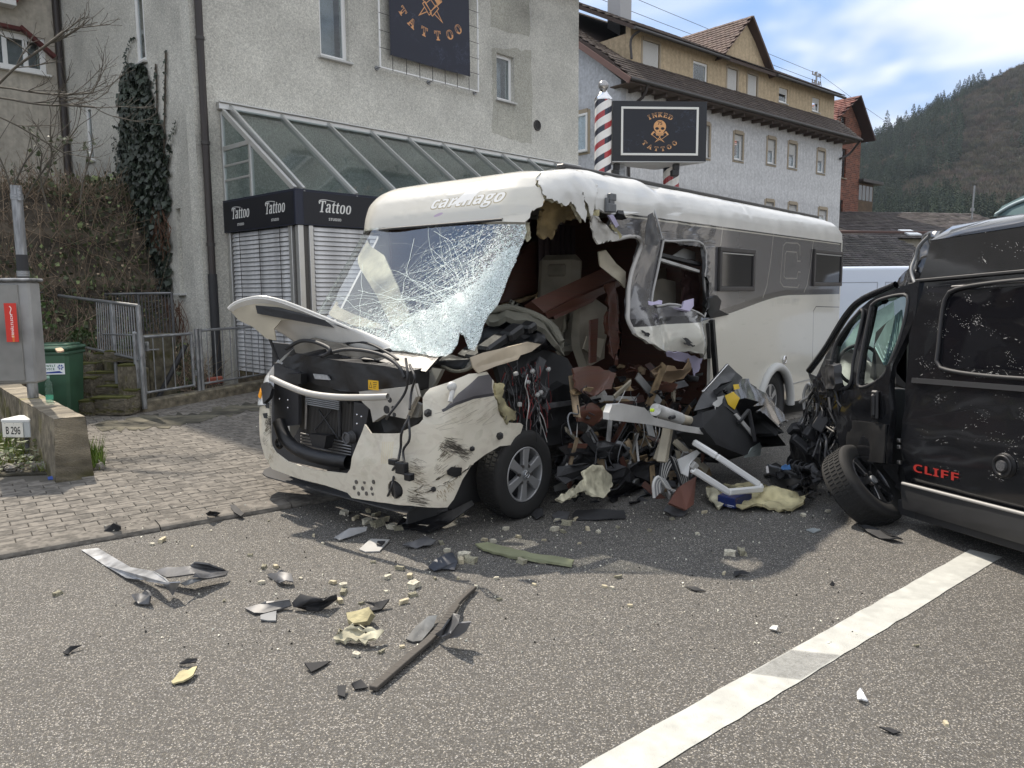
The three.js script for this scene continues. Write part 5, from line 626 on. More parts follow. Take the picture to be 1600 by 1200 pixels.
// ---- lower front skin with grille opening
const frontTex = (() => { const t = ctex(1024, 1024, (c, w, h) => { // dirty cream paint with black scrapes by the driver's corner (s 0..1.9, y 0.1..1.4)
  c.fillStyle = '#e9e4d8'; c.fillRect(0, 0, w, h); const X = s => s / 1.9 * w, Y = y => h - (y - 0.1) / 1.3 * h;
  for (let i = 0; i < 900; i++) { c.fillStyle = `rgba(110,98,78,${rr(0.01, 0.06)})`; c.beginPath(); c.ellipse(rr(0, w), rr(0, h), rr(3, 50), rr(2, 20), rr(0, 3), 0, 7); c.fill(); }
  const at = (px, py) => { const q = shellHit(px, py); return [X(q[0]), Y(q[1])]; };
  const scr = (l, n, len, ang, col, sp) => { for (let i = 0; i < n; i++) { const [a, b] = l[Math.floor(rnd() * l.length)], [x, y] = at(a + rr(-sp, sp), b + rr(-sp, sp)), an = ang + rr(-0.3, 0.3), L = rr(0.3, 1) * len; c.strokeStyle = `rgba(${col},${rr(0.15, 0.6)})`; c.lineWidth = rr(0.6, 3); c.beginPath(); c.moveTo(x, y); c.lineTo(x + Math.cos(an) * L, y + Math.sin(an) * L); c.stroke(); } };
  scr([[700, 690], [712, 700], [722, 708], [706, 700], [693, 697]], 260, 60, 0.5, '26,22,18', 7); scr([[688, 715], [684, 735], [690, 700], [694, 712]], 110, 34, -0.9, '60,50,38', 7); scr([[652, 745], [645, 770], [660, 760], [640, 735], [650, 725]], 220, 30, 0.4, '70,60,48', 9); scr([[640, 780], [655, 783]], 90, 40, 0.15, '30,26,22', 6);
  scr([[705, 650], [725, 640], [760, 635], [740, 655], [690, 660]], 60, 90, -0.35, '120,112,98', 14); scr([[700, 760], [690, 770], [712, 735]], 130, 22, 1.2, '120,100,70', 9);
  for (let i = 0; i < 6; i++) { const [x, y] = at(598 + i * 3, 690); c.fillStyle = 'rgba(225,205,150,.25)'; c.fillRect(x, y, 6, 120); }
  // grey swoosh behind the headlamp
  c.fillStyle = '#6e6c72'; c.beginPath(); [[690, 643], [720, 612], [748, 588], [770, 584], [772, 618], [740, 622], [712, 632]].forEach(([a, b]) => c.lineTo(...at(a, b))); c.fill(); c.strokeStyle = '#46454a'; c.lineWidth = 16; c.beginPath(); [[691, 642], [712, 631], [740, 621], [772, 616]].forEach(([a, b]) => c.lineTo(...at(a, b))); c.stroke();
}, 1.9, 1.3); t.offset.set(0, -0.1 / 1.3); return t; })();
{
  const sOf = p => { const h = HW, fl = h - RC, zc = p.z + HW, a = x0(p.y) + RC - p.x, b = Math.abs(zc) - fl; return a > 0 && b > 0 ? Math.sign(zc) * (fl + RC * Math.atan2(b, a)) : b <= 0 ? zc : Math.sign(zc) * (fl + RC * Math.PI / 2 + p.x - x0(p.y) - RC); };
  const pan = [[570, 663], [580, 677], [623, 677], [655, 662], [661, 655], [661, 622], [672, 607], [698, 598], [733, 584], [762, 581], [772, 596], [773, 622], [781, 640], [789, 657], [803, 661], [816, 664], [813, 680], [815, 698], [801, 695], [780, 697], [757, 710], [736, 727], [722, 750], [708, 780], [698, 792], [668, 792], [640, 790], [610, 787], [583, 783], [550, 778], [543, 770], [507, 758], [467, 748], [425, 733], [414, 715], [405, 667], [405, 637], [420, 632], [424, 697], [430, 707], [450, 722], [493, 735], [542, 740], [547, 733], [557, 697]];
  const fogc = shellHit(617, 765), fog = []; for (let i = 0; i < 18; i++) { const t = i / 18 * 6.283; fog.push([fogc[0] + 0.066 * Math.cos(t), fogc[1] + 0.066 * Math.sin(t)]); }
  const l2 = torn(pan.map(p => shellHit(...p)), 0.05, 0.01, [10, 11, 12, 13, 14, 15, 16]);
  part(mh, 'front_panel', sheet({ p2: l2, holes: [fog], map: (s, y) => shell(s, y), max: 0.07, t: 0.012, noise: 0.009, nf: 5, amp: p => p.z > -0.75 ? 1.3 : 0.15, uv: p => [sOf(p), p.y] }), M([0.80, 0.78, 0.73], 0.38, { map: frontTex, clearcoat: 0.3, clearcoatRoughness: 0.25 }));
  const fc = shell(...fogc, -0.06); part(mh, 'fog_lamp_socket', rotG(new THREE.CylinderGeometry(0.075, 0.06, 0.1, 20, 1, false), 0, 0, Math.PI / 2).applyMatrix4(new THREE.Matrix4().makeRotationY(-0.5).setPosition(fc)), MT.dark);
  const vents = [[557, 753], [570, 753], [584, 753], [554, 762], [567, 763], [581, 763], [561, 771], [573, 771], [583, 771]]; vents.forEach(p => { const q = shellHit(...p), c = shell(...q, 0.002), n = shell(...q, 0.1).sub(c).normalize(); const g = new THREE.CylinderGeometry(0.016, 0.016, 0.006, 12); g.applyQuaternion(new THREE.Quaternion().setFromUnitVectors(V3(0, 1, 0), n)); g.translate(c.x, c.y, c.z); part(mh, 'vent_hole', g, M([0.10, 0.09, 0.08], 0.8)); });
  // bolts, clips and bits left on the fender
  for (const [a, b, r] of [[779, 681, 0.03], [736, 701, 0.02], [677, 764, 0.02], [669, 645, 0.03]]) { const c = shell(...shellHit(a, b), 0.012); part(mh, 'trim_clip', new THREE.DodecahedronGeometry(r, 0).translate(c.x, c.y, c.z), MT.blackPl); }
  part(mh, 'torn_liner', skin([[697, 735], [704, 729], [719, 730], [718, 742], [708, 745], [698, 741]], { off: 0.02, t: 0.01, max: 0.05 }), MT.blackPl);
  part(mh, 'fender_insulation', zpiece(Mh, [[772, 598, 0.0], [789, 600, 0], [787, 618, 0], [795, 635, 0.0], [808, 642, 0], [805, 655, 0], [795, 657, 0.01], [793, 664, 0.01], [786, 645, 0.01], [776, 622, 0.01]], { tear: 4, t: 0.03, noise: 0.01, nf: 16, max: 0.05 }), MT.foam);
  part(mh, 'bumper_underside', sheet({ p2: [[-1.2, 0], [0.9, 0], [0.9, 1], [-1.2, 1]], map: (s, t) => shell(s, 0.24, -t * 0.35), max: 0.2, t: 0.01 }), MT.liner);
  // windscreen pillar stump and wing top
  part(mh, 'pillar_stump', zpiece(Mh, [[675, 607, -0.55], [700, 559, -0.55], [688, 553, -0.62], [665, 598, -0.62], [652, 615, -0.65], [660, 622, -0.6]], { t: 0.05, noise: 0.01, max: 0.06 }), MT.whiteDirt); part(mh, 'wing_bracket', zpiece(Mh, [[632, 560, -0.75], [660, 568, -0.72], [690, 556, -0.6], [672, 590, -0.62], [655, 612, -0.68], [640, 598, -0.72]], { t: 0.02, noise: 0.02, max: 0.06 }), M([0.45, 0.40, 0.34], 0.6, { map: T_soft })); part(mh, 'ball_joint', jn([new THREE.SphereGeometry(0.035, 12, 8), rod([0, -0.02, 0.01], [-0.04, -0.1, 0.02], 0.018)]).translate(...MZ(706, 604, 0.0).toArray()), MT.whitePl);
}
// ---- bonnet sprung open
{
  const zf = px => mix(-2.3, -0.6, (px - 357) / 308), e = [[357, 482], [366, 474], [385, 467], [408, 464], [440, 470], [480, 485], [520, 502], [560, 520], [600, 540], [640, 560], [665, 571]], F = e.map(([a, b]) => MZ(a, b, zf(a)));
  const n = e.length - 1, cr = new THREE.CatmullRomCurve3(F), back = t => { const s = mix(-1.08, 0.62, t); return shell(s, 1.31, -0.02); };
  const map = (t, k) => { const a = cr.getPoint(clamp(t)), b = back(t), p = a.clone().lerp(b, k); p.y += 0.035 * Math.sin(Math.PI * Math.min(1, k * 1.1)) * (1 - 0.3 * k); return p; };
  const hood = part(mh, 'bonnet', sheet({ p2: [[0, 0], [0.25, 0], [0.5, 0], [0.75, 0], [1, 0], [1, 1], [0.5, 1], [0, 1]], map, max: 0.09, t: 0.022, uv: p => [p.x, p.z] }), MT.white);
  part(hood, 'front_lip', tube(F, 0.012, 50, 8), MT.white);
  part(hood, 'inner_frame', zpiece(Mh, [[359, 485], [372, 500], [395, 511], [416, 529], [431, 532], [428, 514], [440, 500], [470, 500], [521, 511], [505, 499], [470, 487], [440, 476], [410, 470], [385, 472]].map(([a, b]) => [a, b, zf(a) - 0.015]), { t: 0.012, max: 0.1, noise: 0.006 }), MT.cream);
  part(hood, 'sound_pad', zpiece(Mh, [[399, 477], [402, 490], [440, 497], [478, 504], [521, 512], [507, 500], [470, 489], [436, 480]].map(([a, b]) => [a, b, zf(a) + 0.012]), { t: 0.01, max: 0.1 }), MT.blackPl);
  part(hood, 'strut', rod(MZ(418, 520, -2.0), MZ(434, 562, -1.98), 0.012), MT.dark); part(hood, 'crest', zpiece(Mh, [[398, 466, -2.1], [410, 461, -2.05], [428, 466, -1.97], [412, 469, -2.04]], { t: 0.02 }), MT.white);
}
// ---- engine bay behind the missing grille
{
  const X = (px, py, x) => Mh.at(px, py, 'x', x), xp = (name, l, x, mat, o = {}) => part(mh, name, sheet({ p2: l.map(p => [p[0], -p[1]]), p3: l.map(p => X(p[0], p[1], p[2] ?? x)), t: 0.03, max: 0.12, uv: p => [p.z, p.y], ...o }), mat);
  xp('bay_backing', [[425, 535], [660, 560], [650, 640], [560, 745], [425, 715]], -0.62, MT.liner);
  xp('air_guide', [[428, 567], [466, 582], [466, 664], [428, 668]], -1.02, M([0.03, 0.03, 0.033], 0.6), { noise: 0.004 }); xp('air_guide', [[553, 628], [577, 633], [568, 690], [555, 700], [548, 720]], -0.98, M([0.03, 0.03, 0.033], 0.6));
  for (const [a, b] of [[437, 623], [450, 625], [450, 637], [558, 648], [565, 651], [558, 662]]) { const p = X(a, b, -1.045); part(mh, 'rivet', new THREE.SphereGeometry(0.009, 8, 6).translate(p.x, p.y, p.z), MT.chrome); }
  const core = xp('radiator', [[468, 590], [552, 620], [550, 695], [468, 670]], -0.88, M([0.055, 0.053, 0.05], 0.6));
  const c0 = X(475, 620, -0.9), c1 = X(548, 620, -0.9), lw = X(500, 688, -0.9).y, up = X(500, 612, -0.9).y; const fins = []; for (let i = 0; i < 34; i++) { const z = mix(c0.z, c1.z, i / 33); fins.push(b2(-0.905, -0.895, lw, up, z - 0.003, z + 0.003, 0.001)); } stuff(part(core, 'fins', jn(fins), M([0.09, 0.085, 0.08], 0.5))); part(core, 'cross_brace', jn([bar(X(498, 640, -0.93), X(530, 688, -0.93), 0.012, 0.012), bar(X(522, 636, -0.93), X(492, 672, -0.93), 0.012, 0.012)]), MT.dark); part(core, 'side_tube', rod(X(479, 622, -0.94), X(478, 670, -0.94), 0.014), MT.steel); part(core, 'side_tube', rod(X(531, 628, -0.94), X(531, 682, -0.94), 0.016), MT.dark);
  for (let i = 0; i < 7; i++) part(mh, 'condenser_tube', rod(X(470, 677 + i * 4.6, -0.96), X(549, 693 + i * 4.6, -0.94), 0.007, 6), MT.steel);
  for (let i = 0; i < 5; i++) part(mh, 'cooler_tube', rod(X(478, 619 + i * 3, -0.98), X(530, 628 + i * 3, -0.97), 0.006, 6), MT.greyLt);
  part(mh, 'lower_duct', tube([X(436, 660, -1.05), X(446, 685, -1.08), X(462, 700, -1.08), X(500, 715, -1.08), X(545, 722, -1.05)], 0.055, 30, 12), MT.blackPl); part(mh, 'duct_ring', new THREE.TorusGeometry(0.035, 0.015, 8, 16).rotateY(Math.PI / 2).translate(...X(436, 693, -1.12).toArray()), MT.blackPl);
  part(mh, 'horn', jn([rotG(new THREE.CylinderGeometry(0.04, 0.05, 0.05, 18), 0, 0, Math.PI / 2), rotG(new THREE.TorusGeometry(0.04, 0.008, 6, 18), 0, Math.PI / 2, 0, -0.03, 0, 0)]).translate(...X(546, 684, -1.03).toArray()), MT.greyPl);
  xp('sensor_box', [[482, 678], [510, 681], [506, 702], [488, 697]], -1.04, MT.blackPl, { t: 0.08 });
  xp('slam_panel', [[447, 560], [462, 552], [520, 562], [600, 572], [640, 580], [640, 610], [600, 614], [540, 612], [470, 596], [447, 585]], -1.0, MT.blackPl, { t: 0.18, noise: 0.02, nf: 7 });
  xp('panel_step', [[446, 584], [470, 584], [470, 600], [446, 598]], -1.06, MT.blackPl, { t: 0.06 }); xp('latch_plate', [[489, 584], [510, 586], [516, 594], [492, 592]], -1.04, MT.silver, { t: 0.01 });
  { const p = X(590, 601, -1.025); const tx = ctex(128, 64, (c, w, h) => { c.fillStyle = '#d8a91c'; c.fillRect(0, 0, w, h); c.strokeStyle = '#1a1a14'; c.lineWidth = 4; c.beginPath(); c.moveTo(14, 50); c.lineTo(30, 16); c.lineTo(46, 50); c.closePath(); c.stroke(); c.fillStyle = '#1a1a14'; for (let i = 0; i < 4; i++) c.fillRect(60, 12 + i * 12, 50 - i * 6, 4); }); const g = new THREE.PlaneGeometry(0.115, 0.07); g.rotateY(-Math.PI / 2); g.translate(p.x - 0.04, p.y, p.z); part(mh, 'warning_label', g, M([1, 1, 1], 0.5, { map: tx })); }
  part(mh, 'lamp_reflector', zpiece(Mh, [[470, 552, -1.85], [478, 536, -1.9], [500, 532, -1.8], [522, 540, -1.7], [520, 552, -1.7], [500, 556, -1.75], [485, 557, -1.8]], { t: 0.03, noise: 0.03, nf: 9, max: 0.05 }), MT.steel);
  xp('inner_scuttle', [[455, 538], [490, 528], [560, 545], [640, 568], [632, 580], [560, 562], [500, 548], [462, 556]], -0.85, M([0.34, 0.31, 0.26], 0.6, { map: T_soft }), { noise: 0.025, nf: 8 });
  part(mh, 'seal_hose', tube([X(447, 545, -0.95), X(470, 533, -0.95), X(500, 537, -1.0), X(517, 548, -1.02), X(505, 556, -1.02)], 0.016, 24, 7), MT.dark); part(mh, 'seal_hose', tube([X(500, 556, -1), X(545, 546, -1), X(600, 556, -0.98), X(625, 575, -1), X(632, 590, -1)], 0.014, 24, 7), MT.dark);
  // bent cross tube of the front end
  part(mh, 'cross_tube', tube([X(424, 591, -1.28), X(445, 601, -1.3), X(480, 614, -1.3), X(520, 620, -1.28), X(570, 621, -1.25), X(606, 620, -1.2)], 0.024, 40, 10), M([0.50, 0.48, 0.44], 0.5, { map: T_soft })); part(mh, 'tube_flange', xp('end_plate', [[560, 612], [630, 605], [645, 600], [650, 620], [632, 655], [600, 648], [582, 660], [578, 640], [565, 628]], -1.05, MT.whiteDirt, { t: 0.02, noise: 0.012 }).geometry.clone().translate(0.03, 0, 0), MT.whiteDirt);
  for (const [a, b, r] of [[573, 622, 0.014], [609, 625, 0.02], [604, 640, 0.03], [614, 637, 0.014], [616, 648, 0.016]]) { const p = X(a, b, -1.09); part(mh, 'plate_hole', rotG(new THREE.CylinderGeometry(r, r, 0.006, 14), 0, 0, Math.PI / 2, p.x, p.y, p.z), MT.dark); }
  xp('lamp_mount', [[600, 640], [660, 628], [662, 652], [640, 676], [604, 675], [598, 660]], -0.85, MT.blackPl, { noise: 0.03 }); xp('grey_bracket', [[630, 640], [645, 625], [660, 632], [655, 652], [632, 652]], -0.95, M([0.30, 0.30, 0.29], 0.5), { noise: 0.02 });
  for (const l of [[[634, 560], [637, 590], [632, 615], [608, 648], [604, 655]], [[640, 570], [648, 590], [643, 612], [640, 640]], [[640, 650], [628, 675], [626, 700], [620, 730]], [[638, 650], [640, 685], [630, 705], [634, 735]], [[612, 736], [622, 728], [634, 738], [632, 722]], [[616, 742], [612, 760], [606, 775]]]) part(mh, 'cable', tube(l.map((p, i) => X(p[0], p[1], -1.2 - 0.06 * (i % 2))), 0.009, 24, 6), MT.dark);
  part(mh, 'connector', jn([bx(0, 0, 0, 0.05, 0.08, 0.09), bx(0.0, -0.05, 0.07, 0.05, 0.05, 0.06), bx(0, 0.03, -0.08, 0.05, 0.04, 0.07)]).translate(...X(628, 731, -1.28).toArray()), MT.blackPl);
  // passenger headlamp
  const lampG = skin([[404, 604], [408, 575], [418, 562], [428, 572], [424, 592], [421, 612], [416, 632], [405, 633], [402, 620]], { off: 0.02, t: 0.05, max: 0.06 }); const lp = part(mh, 'headlamp', lampG, M([0.8, 0.82, 0.84], 0.1, { clearcoat: 1, metalness: 0.2 })); part(lp, 'indicator', skin([[403, 610], [408, 606], [414, 612], [412, 622], [404, 618]], { off: 0.03, t: 0.02 }), MT.amber); part(lp, 'bezel', skin([[414, 600], [423, 596], [430, 606], [426, 620], [416, 630], [415, 615]], { off: 0.03, t: 0.03 }), MT.blackPl);
  for (const [a, b] of [[417, 634], [414, 650]]) part(mh, 'mount_hole', skin([[a - 3, b - 4], [a + 4, b - 5], [a + 4, b + 4], [a - 1, b + 3]], { off: 0.004, t: 0.004 }), MT.dark);
  part(mh, 'wing_edge', skin([[405, 606], [409, 575], [420, 556], [440, 540], [452, 534], [444, 550], [430, 562], [416, 575], [410, 604]], { off: 0.0, t: 0.02, max: 0.08 }), MT.white);
}
// ---- cab interior laid open
{
  const zp = (name, l, mat, o) => part(mh, name, zpiece(Mh, l, o), mat);
  zp('wood_panel', [[790, 408, -1.85], [834, 377, -1.8], [838, 380, -1.8], [838, 455, -1.8], [782, 474, -1.85], [776, 460, -1.9], [770, 440, -1.95]], MT.wood, { t: 0.02, max: 0.3 }); zp('wood_panel', [[786, 475, -1.8], [836, 460, -1.75], [850, 452, -1.7], [852, 456, -1.7], [838, 466, -1.75], [788, 481, -1.8]], MT.woodRaw, { t: 0.03 });
  zp('wardrobe_front', [[842, 330, -2.0], [870, 330, -2.0], [870, 440, -2.0], [842, 440, -2.0]], M([0.30, 0.25, 0.25], 0.6, { map: T_wood }), { t: 0.02, max: 0.4 });
  part(mh, 'bulkhead', b2(3.3, 3.34, 0.45, 2.65, -2.2, -0.06), MT.wood); part(mh, 'headliner', b2(1.1, 7.0, 2.62, 2.65, -2.0, -0.4), M([0.30, 0.28, 0.25], 0.9)); part(mh, 'inner_lining', b2(0.45, 3.2, 0.5, 2.6, -2.2, -2.17), MT.wood);
  const curtains = []; for (let i = 0; i < 12; i++) { const p = MZ(846 + i * 4, 380, -1.7); curtains.push(rod([p.x, 1.2, p.z + (i % 2) * 0.04], [p.x, 2.5, p.z + (i % 2) * 0.04], 0.035, 8)); } part(mh, 'curtain', jn(curtains), M([0.07, 0.05, 0.055], 0.95));
  const seat = (name, px, py, z, w, h, tilt, m) => { const p = MZ(px, py, z); const g = bx(0, 0, 0, 0.18, h, w, 0.07); rotG(g, 0, 0.2, tilt, p.x, p.y, z); return part(mh, name, g, m); };
  seat('seat_back', 873, 455, -1.45, 0.5, 0.8, -0.15, MT.beigeSeat); seat('headrest', 874, 424, -1.45, 0.32, 0.24, -0.15, MT.beigeSeat);
  zp('fallen_locker', [[830, 470, -0.62], [848, 462, -0.62], [905, 436, -0.6], [958, 412, -0.56], [972, 424, -0.5], [978, 434, -0.48], [930, 454, -0.5], [885, 474, -0.53], [852, 490, -0.55]], MT.wood, { t: 0.10, max: 0.2 });
  zp('locker_edge', [[852, 489, -0.5], [885, 473, -0.48], [930, 453, -0.46], [978, 433, -0.44], [980, 441, -0.44], [935, 463, -0.46], [890, 483, -0.48], [856, 498, -0.5]], M([0.7, 0.6, 0.55], 0.5, { map: T_wood }), { t: 0.03 }); zp('splintered_end', [[836, 468, -0.8], [852, 466, -0.78], [858, 474, -0.74], [846, 482, -0.74], [835, 478, -0.78]], MT.woodRaw, { t: 0.03, noise: 0.02, nf: 15, tear: 4 });
  zp('locker_flap', [[936, 394, -0.16], [947, 391, -0.14], [963, 412, -0.1], [978, 425, -0.08], [977, 450, -0.08], [968, 440, -0.1], [955, 431, -0.14], [938, 416, -0.18]], MT.cream, { t: 0.02, max: 0.1 });
  zp('seat_cushion', [[862, 490, -0.95], [880, 482, -0.9], [900, 476, -0.85], [898, 510, -0.85], [895, 548, -0.8], [880, 550, -0.85], [868, 530, -0.95]], MT.beigeSeat, { t: 0.12, noise: 0.02, nf: 6 }); zp('seat_side', [[905, 478, -0.6], [930, 466, -0.55], [948, 480, -0.5], [950, 520, -0.5], [945, 560, -0.5], [915, 575, -0.55], [905, 540, -0.6]], M([0.34, 0.30, 0.23], 0.8, { map: T_soft }), { t: 0.1, noise: 0.03 });
  zp('seat_belt', [[898, 475, -0.8], [908, 472, -0.8], [910, 500, -0.7], [906, 545, -0.65], [899, 545, -0.65], [898, 510, -0.75]], MT.navy, { t: 0.01 });
  zp('wood_strip', [[923, 500, -0.4], [935, 497, -0.4], [932, 565, -0.35], [922, 568, -0.35]], MT.wood, { t: 0.02 }); zp('wood_strip', [[946, 445, -0.3], [962, 440, -0.25], [966, 480, -0.2], [968, 530, -0.15], [960, 570, -0.2], [954, 545, -0.25], [946, 505, -0.3], [952, 480, -0.3]], MT.wood, { t: 0.03, tear: 8, tearAmp: 2 });
  zp('cream_board', [[912, 545, -0.5], [918, 525, -0.5], [945, 530, -0.45], [938, 560, -0.45]], MT.cream, { t: 0.02 });
  // dashboard, blanket and trim hanging over the wing
  part(mh, 'dashboard', zpiece(Mh, [[715, 552, -0.55], [735, 535, -0.6], [752, 512, -0.65], [790, 500, -0.55], [822, 500, -0.45], [850, 505, -0.35], [868, 520, -0.25], [878, 545, -0.2], [862, 540, -0.2], [830, 535, -0.15], [790, 540, -0.2], [755, 556, -0.25], [735, 562, -0.35]], { t: 0.08, noise: 0.04, nf: 6, max: 0.06 }), MT.blackPl);
  for (const [x, y, w, h, z] of [[800, 520, 0.2, 0.09, -0.2], [770, 538, 0.28, 0.08, -0.22], [825, 512, 0.12, 0.08, -0.2], [745, 552, 0.2, 0.05, -0.3]]) { const p = MZ(x, y, z); part(mh, 'dash_block', rotG(bx(0, 0, 0, w, h, 0.12, 0.02), 0.1, 0.1, 0.35, p.x, p.y, z), MT.blackPl); }
  part(mh, 'blanket', jn([zpiece(Mh, [[752, 490, -0.6], [765, 478, -0.65], [790, 476, -0.6], [815, 484, -0.5], [850, 497, -0.35], [868, 512, -0.22], [880, 545, -0.12], [882, 556, -0.12], [872, 538, -0.12], [852, 514, -0.2], [820, 502, -0.3], [790, 497, -0.4], [765, 505, -0.5]], { t: 0.04, noise: 0.03, nf: 9, max: 0.05 }), tube([MZ(760, 486, -0.58), MZ(800, 482, -0.5), MZ(850, 500, -0.3), MZ(878, 535, -0.12)], 0.03, 24, 8)]), MT.canvasG);
  part(mh, 'cream_trim', zpiece(Mh, [[735, 558, -0.05], [755, 551, -0.02], [790, 543, 0.02], [825, 534, 0.03], [846, 538, 0.03], [830, 549, 0.03], [812, 555, 0.03], [808, 562, 0.03], [775, 572, 0.02], [748, 583, 0.0], [740, 574, -0.02]], { t: 0.012, noise: 0.01, max: 0.06 }), M([0.62, 0.52, 0.38], 0.6, { map: T_soft }));
  part(mh, 'shoulder_panel', zpiece(Mh, [[640, 566, -0.6], [680, 575, -0.5], [712, 578, -0.3], [736, 572, -0.15], [735, 560, -0.2], [700, 556, -0.45]], { t: 0.03, noise: 0.02 }), MT.blackPl); part(mh, 'weather_strip', tube([MZ(690, 572, -0.4), MZ(710, 580, -0.25), MZ(728, 578, -0.12), MZ(742, 570, -0.04)], 0.014, 20, 6), MT.canvasG);
  zp('footwell', [[775, 570, -0.35], [850, 545, -0.3], [885, 560, -0.3], [905, 590, -0.35], [900, 690, -0.3], [830, 700, -0.3], [790, 650, -0.35]], MT.liner, { t: 0.05, noise: 0.03 });
  zp('pedal_box', [[845, 620, -0.2], [880, 600, -0.15], [900, 605, -0.15], [900, 660, -0.15], [850, 670, -0.2]], MT.blackPl, { t: 0.08, noise: 0.03, nf: 10 }); zp('sill_beam', [[846, 632, -0.1], [896, 626, -0.08], [898, 632, -0.08], [848, 640, -0.1]], MT.greyPl, { t: 0.03 });
  // loom of wires with pale plugs
  for (let i = 0; i < 46; i++) { const a = rr(785, 850), b = rr(560, 590), l = [[a, b]]; let x = a, y = b; const n = 4 + Math.floor(rnd() * 3); for (let k = 0; k < n; k++) { x += rr(-9, 11); y += rr(8, 26); l.push([x, Math.min(y, 700)]); } const z0 = rr(-0.2, 0.02); part(mh, 'wire', tube(l.map((p, k) => MZ(p[0], p[1], z0 + 0.03 * Math.sin(k * 2 + i))), rr(0.002, 0.006), 14, 5), [MT.dark, MT.dark, MT.dark, MT.greyPl, M([0.2, 0.03, 0.03], 0.6), MT.whitePl][Math.floor(rnd() * 5.4)]); }
  for (const [a, b] of [[857, 577], [845, 613], [840, 617], [812, 632], [825, 597], [832, 580], [806, 584]]) { const p = MZ(a, b, 0.03); part(mh, 'plug', rotG(bx(0, 0, 0, 0.035, 0.028, 0.03), 0, 0, rr(0, 3), p.x, p.y, p.z), MT.whitePl); }
  for (let i = 0; i < 7; i++) { const p = MZ(rr(790, 850), rr(570, 650), -0.12); part(mh, 'harness_box', rotG(bx(0, 0, 0, rr(0.08, 0.2), rr(0.06, 0.16), 0.08, 0.01), rr(0, 1), rr(0, 1), rr(0, 1), p.x, p.y, p.z), MT.blackPl); }
  // behind the opened side window: seat, roller rail, curtains
  zp('bench_back', [[1018, 440, -0.5], [1035, 435, -0.5], [1056, 440, -0.45], [1056, 490, -0.4], [1016, 490, -0.45]], MT.beigeSeat, { t: 0.15, noise: 0.01 }); zp('bench_headrest', [[1022, 425, -0.7], [1040, 418, -0.7], [1046, 440, -0.7], [1024, 440, -0.7]], M([0.2, 0.17, 0.13], 0.8), { t: 0.1 });
  part(mh, 'blind_rail', bar(MZ(1027, 405, -0.06), MZ(1090, 424, -0.06), 0.05, 0.03), MT.whitePl); part(mh, 'blind_cassette', bar(MZ(1030, 398, -0.1), MZ(1092, 413, -0.1), 0.06, 0.035), MT.dark); zp('blind_fabric', [[1046, 402, -0.2], [1070, 388, -0.2], [1086, 394, -0.2], [1088, 406, -0.2]], MT.whitePl, { t: 0.01, noise: 0.02 }); zp('window_curtain', [[1068, 420, -0.25], [1090, 425, -0.2], [1092, 482, -0.2], [1066, 478, -0.25]], M([0.05, 0.022, 0.02], 0.9), { t: 0.02, noise: 0.04, nf: 14, max: 0.05 });
  zp('lilac_foam', [[1013, 470, 0.12], [1035, 470, 0.13], [1034, 476, 0.15], [1014, 476, 0.14]], MT.lilac, { tear: 5, tearAmp: 2 }); zp('lilac_foam', [[1069, 470, 0.1], [1084, 466, 0.1], [1084, 478, 0.12], [1078, 486, 0.14], [1054, 480, 0.14], [1066, 482, 0.13]], MT.lilac, { t: 0.02 }); zp('lilac_foam', [[1040, 549, 0.14], [1072, 552, 0.12], [1098, 560, 0.08], [1094, 575, 0.04], [1085, 590, 0.02], [1078, 568, 0.06], [1042, 557, 0.1]], MT.lilac, { tear: 6, tearAmp: 2 });
  for (const [a, b, c, d] of [[1000, 515, 1028, 532], [1004, 518, 1032, 540], [1066, 527, 1084, 537], [1068, 535, 1086, 541]]) zp('scrape', [[a, b, 0.185], [mix(a, c, 0.5), mix(b, d, 0.4) - 2, 0.19], [c, d, 0.185], [mix(a, c, 0.5), mix(b, d, 0.6) + 2, 0.19]], MT.dark, { t: 0.002, tear: 3, tearAmp: 1.6 });
  // black rail hanging at the edge of the intact wall, awning arm end
  part(mh, 'hanging_rail', jn([bar(MZ(1112, 500, 0.05), MZ(1119, 590, 0.06), 0.05, 0.05), bar(MZ(1106, 505, 0.04), MZ(1108, 560, 0.04), 0.025, 0.04)]), MT.blackPl); zp('window_bracket', [[1101, 478, 0.03], [1108, 466, 0.06], [1122, 462, 0.08], [1128, 470, 0.08], [1124, 484, 0.06], [1140, 492, 0.03], [1110, 497, 0.04]], MT.blackPl, { t: 0.04, noise: 0.01 });
  part(mh, 'torn_strip', tube([MZ(1098, 412, 0.02), MZ(1099, 450, 0.03), MZ(1104, 470, 0.04)], 0.01, 12, 5), MT.dark);
}
